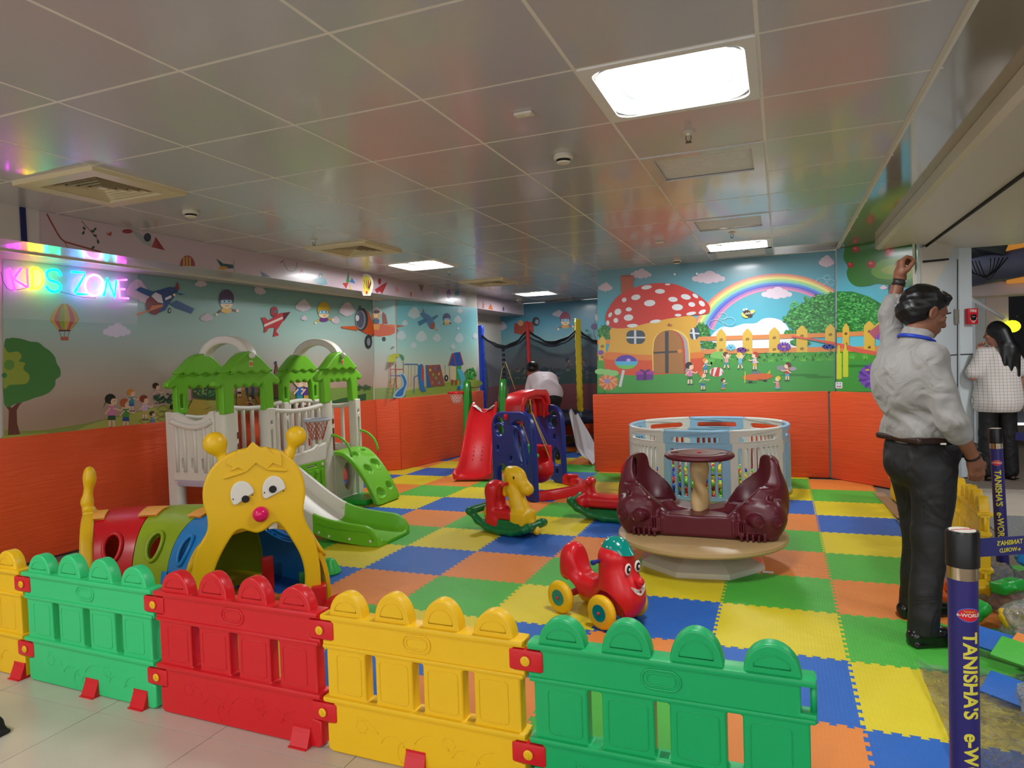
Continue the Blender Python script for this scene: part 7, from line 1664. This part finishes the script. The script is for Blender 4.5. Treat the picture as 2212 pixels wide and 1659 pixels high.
bm_ = clay('person', b, SKIN, None, h=.009, k=.018, loc=BO, fn=lambda X, Y, Z, D: np.maximum(D, -Z)); tag(bm_, 'man in pale pink shirt and black trousers bending over beside the trampoline', 'person')
clay('shirt', [('cone', bp3(.06, 0, 1.04), bp3(.32, 0, 1.175), .165, .125), ('cone', bp3(.08, -.06, 1.02), bp3(.30, -.09, 1.15), .155, .14), ('cone', bp3(.08, .06, 1.02), bp3(.30, .09, 1.15), .155, .14), ('cone', bp3(.30, .15, 1.16), bp3(.33, .22, .95), .09, .075), ('cone', bp3(.30, -.15, 1.16), bp3(.35, -.21, .96), .09, .075), ('cone', bp3(.0, -.08, .99), bp3(.0, .08, .99), .15, .15)], mat('pale_pink_shirt', (222, 204, 212), .7, sheen=.2), bm_, h=.010, k=.04, fn=lambda X, Y, Z, D: D + .003*np.sin(40*X + 30*Z))
clay('trousers', [('cone', bp3(-.02, -.07, .90), bp3(-.02, .07, .90), .135, .135)] + [('cone', bp3(0, s_*.08, .88), bp3(.03, s_*.10, .48), .105, .08) for s_ in (-1, 1)] + [('cone', bp3(.03, s_*.10, .48), bp3(-.02, s_*.11, .07), .08, .06) for s_ in (-1, 1)], TROU, bm_, h=.012, k=.025)
clay('hair', [('ell', bp3(.50, .10, 1.375), (.095, .095, .085)), ('ell', bp3(.46, .10, 1.35), (.085, .085, .07))], HAIR, bm_, h=.009, k=.02)
for s_ in (-1, 1): clay('shoe', [('cone', bp3(-.05, s_*.11, .045), bp3(.15, s_*.12, .035), .045, .04)], SHOE, bm_, h=.01, k=.01, fn=lambda X, Y, Z, D: np.maximum(D, .001 - Z))

# ---- dark shoe tip at the left edge of the picture (its owner stands outside the frame)
p = atz(-14, 1590); o = clay('shoe', [('cone', (-.14, 0, .035), (.0, 0, .032), .045, .048), ('cone', (-.16, 0, .05), (-.16, 0, .09), .04, .04), ('box', (-.07, 0, .008), (.13, .046, .008), .006)], mat('felt_shoe', (24, 22, 24), .8), None, h=.008, k=.02, loc=(p.x - .02, p.y, 0), fn=lambda X, Y, Z, D: np.maximum(D, -Z - .001)); tag(o, 'black shoe tip on the marble floor at the far left edge', 'shoe')
# ================================================================== QUEUE POSTS WITH BELTS
P_post = plastic('purple_blue_post', (44, 38, 108), .35)
CHROME = mat('chrome', (205, 190, 165), .12, metal=1.0); P_ltr = plastic('letter_yellow', (216, 206, 70), .4); P_belt = mat('belt_webbing', (44, 46, 110), .7, bump=.3, bscale=900); P_lgr = plastic('logo_red', (206, 24, 40), .35)
def queue_post(x, y, ztop, ang, label, lean=(0, 0)):
    t = empty('queue_post', (x, y, 0), 0, label, 'queue post', 'retractable belt posts'); t.rotation_euler = (lean[0], lean[1], 0); r = .0335
    MB().lathe([(.001, .0), (.165, .0), (.168, .012), (.15, .02), (.05, .03), (r, .045), (r, ztop - .118)], 40).build('tube', P_post, t, auto=40)
    MB().lathe([(r + .001, ztop - .122), (r + .001, ztop - .088)], 32, cap=False).build('chrome_band', CHROME, t, smooth=True)
    MB().lathe([(.001, ztop - .092), (.0375, ztop - .090), (.0375, ztop - .006), (.035, ztop), (.001, ztop)], 36).build('head', M_black, t, auto=40)
    c = MB().lathe([(.030, ztop), (.030, ztop + .0012), (.001, ztop + .0014)], 30).build('cap_label', P_cream, t)
    mb = MB(); mb.mesh(text_mesh('e-WORLD', .013, .0003), T(0, 0, ztop + .0017) @ R('Z', math.degrees(ang) + 100)); mb.build('cap_print', P_lgr, c)
    def wrap(me, z0, off=.0008):
        for v in me.vertices:
            a = ang + v.co.y/r; z = z0 - v.co.x; rr = r + off + v.co.z; v.co = (rr*math.cos(a), rr*math.sin(a), z)
        return me
    def wraph(me, z0, off=.0008):
        for v in me.vertices:
            a = ang + v.co.x/r; z = z0 + v.co.y; rr = r + off + v.co.z; v.co = (rr*math.cos(a), rr*math.sin(a), z)
        return me
    txt = dense(text_mesh("TANISHA'S", .046, .0003, T(-.125, 0, 0), bold=.0013)); tx2 = dense(text_mesh('e-WORLD', .046, .0003, T(.125, 0, 0), bold=.0013))
    put('lettering', wrap(txt, ztop - .122 - .125 - .24), P_ltr, t); put('lettering', wrap(tx2, ztop - .122 - .125 - .24), P_ltr, t)
    def disc(rx, rz): 
        m2 = MB(); m2.grid(lambda u, v: (rx*math.cos(2*PI*v)*u, rz*math.sin(2*PI*v)*u, 0), 6, 32, closev=True); return m2.data()
    lg = put('logo_rim', wraph(disc(.0275, .0180), ztop - .122 - .085, .0006), plastic('logo_blue', (70, 110, 200), .4), t)
    put('logo_oval', wraph(disc(.0255, .0160), ztop - .122 - .085, .0010), P_lgr, lg)
    put('logo_text', wraph(text_mesh('e-WORLD', .0125, .0002, T(0, -.001, 0), bold=.0002), ztop - .122 - .085, .0014), P_cream, lg)
    put('logo_name', wraph(text_mesh("TANISHA'S", .0055, .0002, T(0, .0085, 0)), ztop - .122 - .085, .0014), P_ltr, lg)
    return t
d1 = 1.72; fwd = Vector((RM[2][0], RM[2][1], 0)); r1 = ray(2078, 1120)
Q1 = Vector((r1[0], r1[1]))*d1; a1 = math.atan2(-Q1.y, -Q1.x)
queue_post(Q1.x, Q1.y, .985, a1 + .42, 'nearest purple-blue queue post with yellow lettering, cut by the bottom edge')
r2 = ray(2165, 900); Q2 = Vector((r2[0], r2[1]))*4.12; a2 = math.atan2(-Q2.y, -Q2.x)
queue_post(Q2.x, Q2.y, .95, a2 - .05, 'purple-blue queue post behind the standing man\'s hand', (0, math.radians(-2.2)))
def belt(a, b, label):
    a = Vector(a); b = Vector(b); d = (b - a); L = d.length; d.normalize(); s = Vector((0, 0, 1)); n = d.cross(s).normalized()
    t = empty('queue_belt', a, 0, label, 'belt', 'navy queue belts')
    me = MB().grid(lambda u, v: tuple(d*L*u + s*((v - .5)*.048 - .02*math.sin(PI*u))), 16, 2).data(); o = put('webbing', me, P_belt, t); sd = o.modifiers.new('thick', 'SOLIDIFY'); sd.thickness = .0015; sd.offset = 0
    B = Matrix(((d.x, s.x, -n.x, 0), (d.y, s.y, -n.y, 0), (d.z, s.z, -n.z, 0), (0, 0, 0, 1)))
    for k in range(int(L/.22)):
        for sg_ in (1, -1):
            BB = B if sg_ == 1 else B @ R('Y', 180)
            x = .10 + .22*k; me = text_mesh("TANISHA'S", .017, .0002, bold=.0003); m2 = text_mesh('e-WORLD', .015, .0002, bold=.0002)
            tm = T(*(d*x + Vector((0, 0, -.02*math.sin(PI*x/L)))))
            put('belt_print', MB().mesh(me, tm @ BB @ T(0, .009, .0016)).mesh(m2, tm @ BB @ T(0, -.010, .0016)).data(), P_ltr, o)
    return t
H1 = Vector((Q1.x, Q1.y, .935)); off = Vector((.03, .02, 0))
rb = ray(2212, 1045)
e1 = Vector((1.62, 2.55, .93))
belt(H1 + off*1.3, (1.95, 3.05, .925), 'navy belt running from the nearest post to the right edge')
H2 = Vector((Q2.x + .06, Q2.y - .02, .905)); belt(H2, (3.4, 3.55, .90), 'navy belt running from the far queue post to the right edge')
# a third post outside the frame that takes both belts' far ends
# ================================================================== YELLOW FENCE RUN ON THE RIGHT
fence_panel(1.00, 7.50, 1.06, 6.66, P_yel, 'yellow picket fence panel edge-on beside the orange angled pad', (), 'yellow fence along the right side')
fence_panel(1.065, 6.62, 1.07, 5.80, P_yel, 'yellow picket fence panel hidden behind the standing man', (), 'yellow fence along the right side')
fence_panel(1.07, 5.77, 1.055, 4.97, P_yel, 'yellow picket fence panel just in front of the last one of the run', (), 'yellow fence along the right side')
fence_panel(1.05, 4.93, 1.04, 4.42, P_yel, 'yellow picket fence panel seen between the man and the near queue post', (), 'yellow fence along the right side')
# ================================================================== COLUMN, FIRE CALL POINT, STRUCTURE OUTSIDE
M_panel = mat('column_panel', (206, 214, 216), .35, mottle=.04)
MB().prism([(1.285, 7.83), (1.86, 8.84), (1.99, 8.90), (2.03, 9.3), (1.3, 9.5)], 0, 2.62).build('wall_column', M_panel)['kind'] = 'structure'
MB().prism([(1.245, 7.80), (1.285, 7.825), (1.30, 7.88), (1.26, 7.87)], 1.0, 2.5).build('trim_10', M_cream)['kind'] = 'structure'
def colpt(u, v, off=.004):
    p = onwall(u, v, (1.285, 7.83), (1.86, 8.84)); n = Vector((1.01, -.575, 0)).normalized()*off; return p + Vector((n.x, n.y, 0)) if 1 else p
top_u = 2068
for a, b_, w in (((2067.5, 560), (2067.5, 1028), .012), ((1990, 772), (2067, 766), .010)):
    P = [colpt(*a), colpt(*b_)]
    MB().tube(P, w/2, 6).build('trim_11', M_dark)['kind'] = 'structure'
pA = onwall(2068, 766, (1.86, 8.84), (1.99, 8.90)); MB().tube([(1.862, 8.836, pA.z), (1.992, 8.896, pA.z)], .006, 6).build('trim_12', M_dark)['kind'] = 'structure'
# sloping beige boards between the beam and the column
def board(pts, name='trim_13', m=M_cream, th=.02):
    P = [Vector(p) for p in pts]; n = (P[1]-P[0]).cross(P[2]-P[0]).normalized()*th; k_ = len(P)
    MB().add(P + [p + n for p in P], [tuple(range(k_)), tuple(range(k_, 2*k_))[::-1]] + [(i, (i+1) % k_, (i+1) % k_ + k_, i + k_) for i in range(k_)]).build(name, m)['kind'] = 'structure'
board([onwall(1990, 535, (1.285, 7.80), (1.86, 8.80)), onwall(2068, 500, (1.285, 7.80), (1.86, 8.80)), onwall(2050, 562, (1.285, 7.80), (1.86, 8.80)), onwall(1992, 660, (1.285, 7.80), (1.86, 8.80))])
MB().tube([onwall(1996, 565, (1.285, 7.77), (1.86, 8.77)), onwall(2048, 560, (1.285, 7.77), (1.86, 8.77))], .012, 6).build('trim_14', M_dark)['kind'] = 'structure'
fc = Vector((1.955, 8.875, 0)); fd = Vector((.13, .06, 0)).normalized(); fn_ = Vector((fd.y, -fd.x, 0))
pz = D_ = onwall(2090, 684, (1.86, 8.84), (1.99, 8.90)); FMx = Matrix(((fd.x, -fn_.x, 0, pz.x + .02), (fd.y, -fn_.y, 0, pz.y), (0, 0, 1, pz.z), (0, 0, 0, 1)))
fa = empty('fire_call_point', (0, 0, 0), 0, 'red FIRE call point on the white column edge', 'fire alarm'); fa.matrix_world = FMx
MB().box((0, -.03, 0), (.115, .05, .175), bev=.008).build('housing', P_lgr, fa, auto=40)
put('fire_text', text_mesh('FIRE', .042, .0006, T(0, -.0565, .058) @ R('X', 90), bold=.001), P_cream, fa)
MB().box((0, -.058, -.012), (.062, .006, .06), bev=.004).build('glass_window', M_black, fa, auto=40); MB().tube([(.038*math.cos(a), -.058, -.014 + .042*math.sin(a)) for a in np.linspace(PI*1.02, PI*1.98, 12)], .003, 5).build('window_ring', P_cream, fa)
put('break_text', text_mesh('BREAK', .012, .0006, T(0, -.0625, -.005) @ R('X', 90)), P_cream, fa)
put('arrow_text', text_mesh('FIRE', .022, .0006, T(0, -.0565, -.066) @ R('X', 90)), P_cream, fa)
g = MB().box((0, 0, 0), (.07, .03, .16), bev=.005).build('junction_box', mat('weathered_grey', (150, 146, 134), .7, mottle=.5, mscale=30), None, colpt(2062, 684, .02), (0, 0, math.atan2(1.01, .575)), auto=40); tag(g, 'weathered grey junction box beside the red fire call point', 'junction box')
# ---- mall beyond: booth wall, dark opening with duct work, sign
SY = 12.0
bw = aty(2105, 650, SY).x
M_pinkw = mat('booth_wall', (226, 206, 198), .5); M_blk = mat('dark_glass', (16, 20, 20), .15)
zb = aty(2150, 640, SY).z
MB().box(((aty(2106, 700, SY).x + aty(2130, 700, SY).x)/2, SY + .3, zb/2), (aty(2130, 700, SY).x - aty(2106, 700, SY).x, .6, zb), bev=.01).build('wall_booth', M_panel)['kind'] = 'structure'
MB().box(((aty(2130, 700, SY).x + aty(2179, 700, SY).x)/2, SY + .35, zb/2), (aty(2179, 700, SY).x - aty(2130, 700, SY).x, .7, zb)).build('wall_booth_pier', M_pinkw)['kind'] = 'structure'
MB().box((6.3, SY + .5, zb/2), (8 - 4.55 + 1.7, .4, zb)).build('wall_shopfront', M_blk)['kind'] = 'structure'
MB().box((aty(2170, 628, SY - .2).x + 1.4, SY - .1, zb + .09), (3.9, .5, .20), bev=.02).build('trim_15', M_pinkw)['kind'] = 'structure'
MB().box((4.6, SY + 3.4, 2.4), (8.5, .1, 4.8)).build('wall_mall_back_blocker', mat('mall_back_blocker', (58, 60, 66), .7))['kind'] = 'structure'  # dark wall added at the back to shut out the bright world
MB().box((7.6, 5.5, 2.4), (.1, 20, 4.8)).build('wall_mall_right_blocker', mat('mall_side_blocker', (120, 116, 112), .7))['kind'] = 'structure'  # unseen side wall, added to block world light from the right
MB().box((4.7, 7.7, 3.6), (6.2, 17.5, .1)).build('ceiling_mall_blocker', mat('mall_ceiling_blocker', (30, 30, 34), .8))['kind'] = 'structure'  # dark ceiling added over the right side against the bright world
MB().box((3.4, 9.9, 2.76), (3.3, 2.2, .1)).build('ceiling_edge', M_cream)['kind'] = 'structure' if 0 else None
bpy.data.objects.remove(bpy.data.objects['ceiling_edge']) if 'ceiling_edge' in bpy.data.objects else None
lp = MB(); px = aty(2200, 555, SY - .5); MB().box((px.x + .35, SY - .45, px.z), (.95, .08, .72), bev=.01).build('wall_sign', mat('orange_sign', (214, 140, 50), .4, emit=.25), None); tag(bpy.data.objects['wall_sign'], 'orange shop fascia panel high up at the right edge', 'sign')
du = empty('air_duct', (aty(2140, 560, 11.4).x, 11.4, aty(2140, 580, 11.4).z), 0, 'dusty blue-grey duct with cables in the dark ceiling void', 'duct')
MB().tube([(-.8, .4, -.10), (.0, .1, .0), (.8, -.1, .12)], .20, 20).build('duct_pipe', mat('duct_grey', (96, 98, 120), .5), du, smooth=True)
MB().box((-.15, .0, .34), (.42, .3, .30), R('Y', 20), bev=.01).build('equipment_box', mat('equipment_dark', (34, 38, 38), .5), du, auto=40)
MB().box((-.42, .5, .20), (.5, .06, .66), bev=.01).build('glowing_cladding', mat('glowing_cladding', (160, 190, 180), .4, emit=.12), du)  # pale cladding with a faint glow put into its material; no lamp
MB().box((.45, -.15, .62), (.42, .34, .26), R('Y', -8), bev=.01).build('ceiling_speaker', M_panel, du, auto=40)
for k_ in range(5): MB().tube(smoothpts([(-.35 + .04*k_, -.2, .1), (-.30 + .05*k_, -.25, -.05 - .03*k_), (-.1 + .03*k_, -.25, -.12 + .02*k_), (-.05 + .05*k_, -.2, .12)], 5, False), .008, 5).build('cable', M_black, du, smooth=True)
MB().tube([(-.3, -.1, -.38), (.1, -.2, -.72)], .022, 8).build('fluorescent_tube', mat('tube_white', (240, 240, 240), .4), du, smooth=True)
MB().tube([(.25, -.2, -.70), (.75, -.3, -.38)], .012, 6).build('brace', M_brass, du)
yb = MB().ball(aty(2186, 705, SY - .05), (.11, .04, .09), 14).build('green_light', mat('green_lamp', (214, 235, 30), .4, emit=1.6), None, smooth=True); tag(yb, 'glowing yellow-green light in the dark shopfront', 'lamp')
_q = aty(2100, 790, SY - .6); ob = empty('standing_light', (_q.x, _q.y, 0), 0, 'small orange light on a dark stand between column and booth', 'lamp'); MB().box((0, 0, _q.z), (.08, .04, .17)).build('light_box', mat('orange_lamp', (240, 110, 50), .4, emit=1.0), ob); MB().lathe([(.12, .001), (.12, .012), (.012, .02), (.012, _q.z - .08)], 16).build('stand', M_black, ob)
# ================================================================== HEAP OF PLASTIC-WRAPPED TOYS
def film(nm='clear_film'):
    m = mat(nm, (235, 238, 240), .08); nt = m.node_tree; b = nt.nodes['Principled BSDF']; out = nt.nodes['Material Output']; tc = [q_ for q_ in nt.nodes if q_.type == 'TEX_COORD'][0]
    v = nt.nodes.new('ShaderNodeTexVoronoi'); v.inputs['Scale'].default_value = 22; n = nt.nodes.new('ShaderNodeTexNoise'); n.inputs['Scale'].default_value = 13; n.inputs['Detail'].default_value = 6; n.inputs['Distortion'].default_value = 2
    nt.links.new(tc.outputs['Object'], n.inputs['Vector']); nt.links.new(n.outputs['Fac'], v.inputs['Vector']) if 0 else nt.links.new(tc.outputs['Object'], v.inputs['Vector'])
    bp = nt.nodes.new('ShaderNodeBump'); bp.inputs['Strength'].default_value = 1; bp.inputs['Distance'].default_value = .05; nt.links.new(n.outputs['Fac'], bp.inputs['Height'])
    gl = nt.nodes.new('ShaderNodeBsdfGlossy'); gl.inputs['Roughness'].default_value = .06; nt.links.new(bp.outputs['Normal'], gl.inputs['Normal'])
    tr1 = nt.nodes.new('ShaderNodeBsdfTransparent'); df = nt.nodes.new('ShaderNodeBsdfDiffuse'); df.inputs['Color'].default_value = (.85, .86, .84, 1)
    m1 = nt.nodes.new('ShaderNodeMixShader'); m1.inputs[0].default_value = .20; nt.links.new(tr1.outputs[0], m1.inputs[1]); nt.links.new(df.outputs[0], m1.inputs[2])
    fr_ = nt.nodes.new('ShaderNodeFresnel'); fr_.inputs['IOR'].default_value = 1.75; nt.links.new(bp.outputs['Normal'], fr_.inputs['Normal'])
    m2 = nt.nodes.new('ShaderNodeMixShader'); nt.links.new(fr_.outputs[0], m2.inputs[0]); nt.links.new(m1.outputs[0], m2.inputs[1]); nt.links.new(gl.outputs[0], m2.inputs[2]); nt.links.new(m2.outputs[0], out.inputs['Surface']); return m
M_film = film()
from mathutils import noise as mnoise
def crumple(name, label, c, r, seed, flat=False, cat_='plastic wrap'):
    rs_ = Vector((seed*3.1, seed*1.7, seed)); mb = MB()
    if flat:
        def f(u, v):
            x, y = c[0] + (u-.5)*r[0]*2, c[1] + (v-.5)*r[1]*2; return (x, y, max(.006, c[2] + r[2]*(.5 + mnoise.noise(Vector((x*7, y*7, seed)))*1.1 + .5*mnoise.noise(Vector((x*19, y*19, seed))))))
        mb.grid(f, 50, 50)
    else:
        def f(u, v):
            a = 2*PI*v; t = PI/2*u; d = Vector((math.cos(a)*math.sin(t), math.sin(a)*math.sin(t), math.cos(t))); k_ = 1 + .30*mnoise.noise(d*2.2 + rs_) + .14*mnoise.noise(d*6 + rs_) + .07*mnoise.noise(d*15 + rs_)
            return (c[0] + d.x*r[0]*k_, c[1] + d.y*r[1]*k_, max(.004, c[2] + d.z*r[2]*k_))
        mb.grid(f, 36, 72, closev=True)
    o = mb.build(name, M_film, None, smooth=False); return tag(o, label, cat_, 'crumpled clear plastic wraps')
hp_ = atz(2190, 1330, .1)
crumple('plastic_wrap', 'big crumpled clear plastic bag of toys at the right edge', (1.36, 3.85, .0), (.34, .36, .42), 2)
crumple('plastic_wrap', 'crumpled clear plastic over foam pieces in front of the big bag', (1.16, 3.02, .0), (.32, .33, .22), 5)
crumple('plastic_wrap', 'crumpled clear plastic behind the nearest queue post', (1.08, 4.62, .0), (.24, .26, .18), 8)
M_film2 = film('thin_film'); [setattr(q_.inputs[0], 'default_value', .05) for q_ in M_film2.node_tree.nodes if q_.type == 'MIX_SHADER' and abs(q_.inputs[0].default_value - .20) < 1e-4]
crumple('plastic_sheet', 'clear plastic sheet spread flat over the yellow and blue mats, bottom right', (.85, 2.75, .004), (.30, .75, .03), 4, True).data.materials[0] = M_film2
ft = [('B', (1.02, 3.62), .6, .10), ('O', (1.18, 3.42), .7, .15), ('G', (1.10, 3.30), .65, .19), ('B', (1.02, 3.12), .62, .05), ('G', (1.16, 3.10), .66, .10), ('O', (1.28, 3.20), .70, .15)]
nmz = {'B': 'blue', 'O': 'orange', 'G': 'green', 'Y': 'yellow'}
for i, (k_, (x, y), a, z) in enumerate(ft):
    o = MB().box((0, 0, 0), (.62, .12, .018), bev=.006).build('foam_strip', FO[k_], None, (x, y, z*.6 + .012), (.5, .04, -a), auto=40); tag(o, nmz[k_] + ' foam strip under the plastic, ' + ['highest', 'middle', 'rear', 'lowest blue', 'lower green', 'lower orange'][i] + ' in the heap', 'foam strip')
rt = [(.92, 4.62, .05, P_orange, 'orange'), (.80, 4.42, .05, P_orange, 'second orange'), (1.18, 4.75, .10, P_sky, 'sky-blue'), (1.0, 4.42, .08, P_yel, 'yellow'), (1.12, 4.35, .15, plastic('bright_green', (40, 190, 70), .35), 'bright green'), (.93, 4.22, .06, plastic('bright_green', (40, 190, 70), .35), 'green'), (1.05, 3.98, .10, P_yel, 'large yellow'), (1.25, 4.1, .18, P_pale, 'pale blue'), (1.3, 4.6, .22, P_sky, 'upper sky-blue'), (.86, 4.78, .06, P_pink, 'pink')]
rr_ = random.Random(5)
for i, (x, y, z, m_, nme) in enumerate(rt):
    s_ = .055 + .02*rr_.random()
    o = clay('toy_block', [('box', (0, 0, 0), (s_, s_*.7, s_*.45), .012, rot3('Z', 40*i)), ('ell', (s_*.6, s_*.3, s_*.1), (s_*.55, s_*.5, s_*.45)), ('cone', (-s_, 0, 0), (s_*.5, s_*.8, 0), s_*.3, s_*.2), ('cone', (0, 0, -s_), (0, 0, s_), s_*.25, s_*.25, {'op': '-', 'k': .004})], m_, None, h=.007, k=.012, loc=(x, y, max(z, s_*.5)), rot=(.3*i % 1, .2*i % .7, i)); tag(o, nme + ' toy piece in the plastic-wrapped heap', 'toy piece')
# small toys near the caterpillar and in its mouth
gb = MB().lathe([(.075, .001), (.08, .01), (.065, .05), (.035, .10), (.02, .105), (.001, .105)], 24).build('toy_cup', plastic('bright_green', (40, 190, 70), .35), None, (atz(712, 1238).x, atz(712, 1238).y, 0), auto=40); tag(gb, 'green upturned toy cup right of the caterpillar face', 'toy cup')
rb_ = atz(742, 1318, .05); o = clay('toy_stool', [('ell', (0, 0, .06), (.12, .10, .085)), ('box', (.04, 0, .03), (.08, .07, .03), .02)], P_red, None, h=.009, k=.02, loc=(rb_.x, rb_.y, 0), fn=lambda X, Y, Z, D: np.maximum(D, .001 - Z)); tag(o, 'rounded red toy on the mats behind the red fence panel', 'toy')
o = MB().box((0, 0, .11), (.075, .05, .22), bev=.01).build('toy_block', P_red, None, (-3.18, 3.52, .0), (0, 0, .7), auto=40); tag(o, 'upright dark red block inside the caterpillar mouth', 'toy block')
o = MB().box((0, 0, .09), (.07, .04, .18), bev=.01).build('toy_block', P_dgrn, None, (-2.80, 3.42, .0), (0, 0, .7), auto=40); tag(o, 'upright green block inside the caterpillar mouth, right side', 'toy block')
o = clay('toy_slipper', [('cone', (-.05, 0, .03), (.05, .02, .05), .03, .02)], P_pink, None, h=.008, k=.01, loc=(atz(640, 1330).x, atz(640, 1330).y, 0), fn=lambda X, Y, Z, D: np.maximum(D, .001 - Z)); tag(o, 'pink toy piece at the caterpillar mouth', 'toy')
o = clay('toy_piece', [('cone', (-.04, 0, .02), (.04, .02, .03), .025, .02)], P_pink, None, h=.008, k=.01, loc=(atz(350, 1350).x, atz(350, 1350).y, 0), fn=lambda X, Y, Z, D: np.maximum(D, .001 - Z)); tag(o, 'small pink toy behind the green and red fence joint', 'toy')
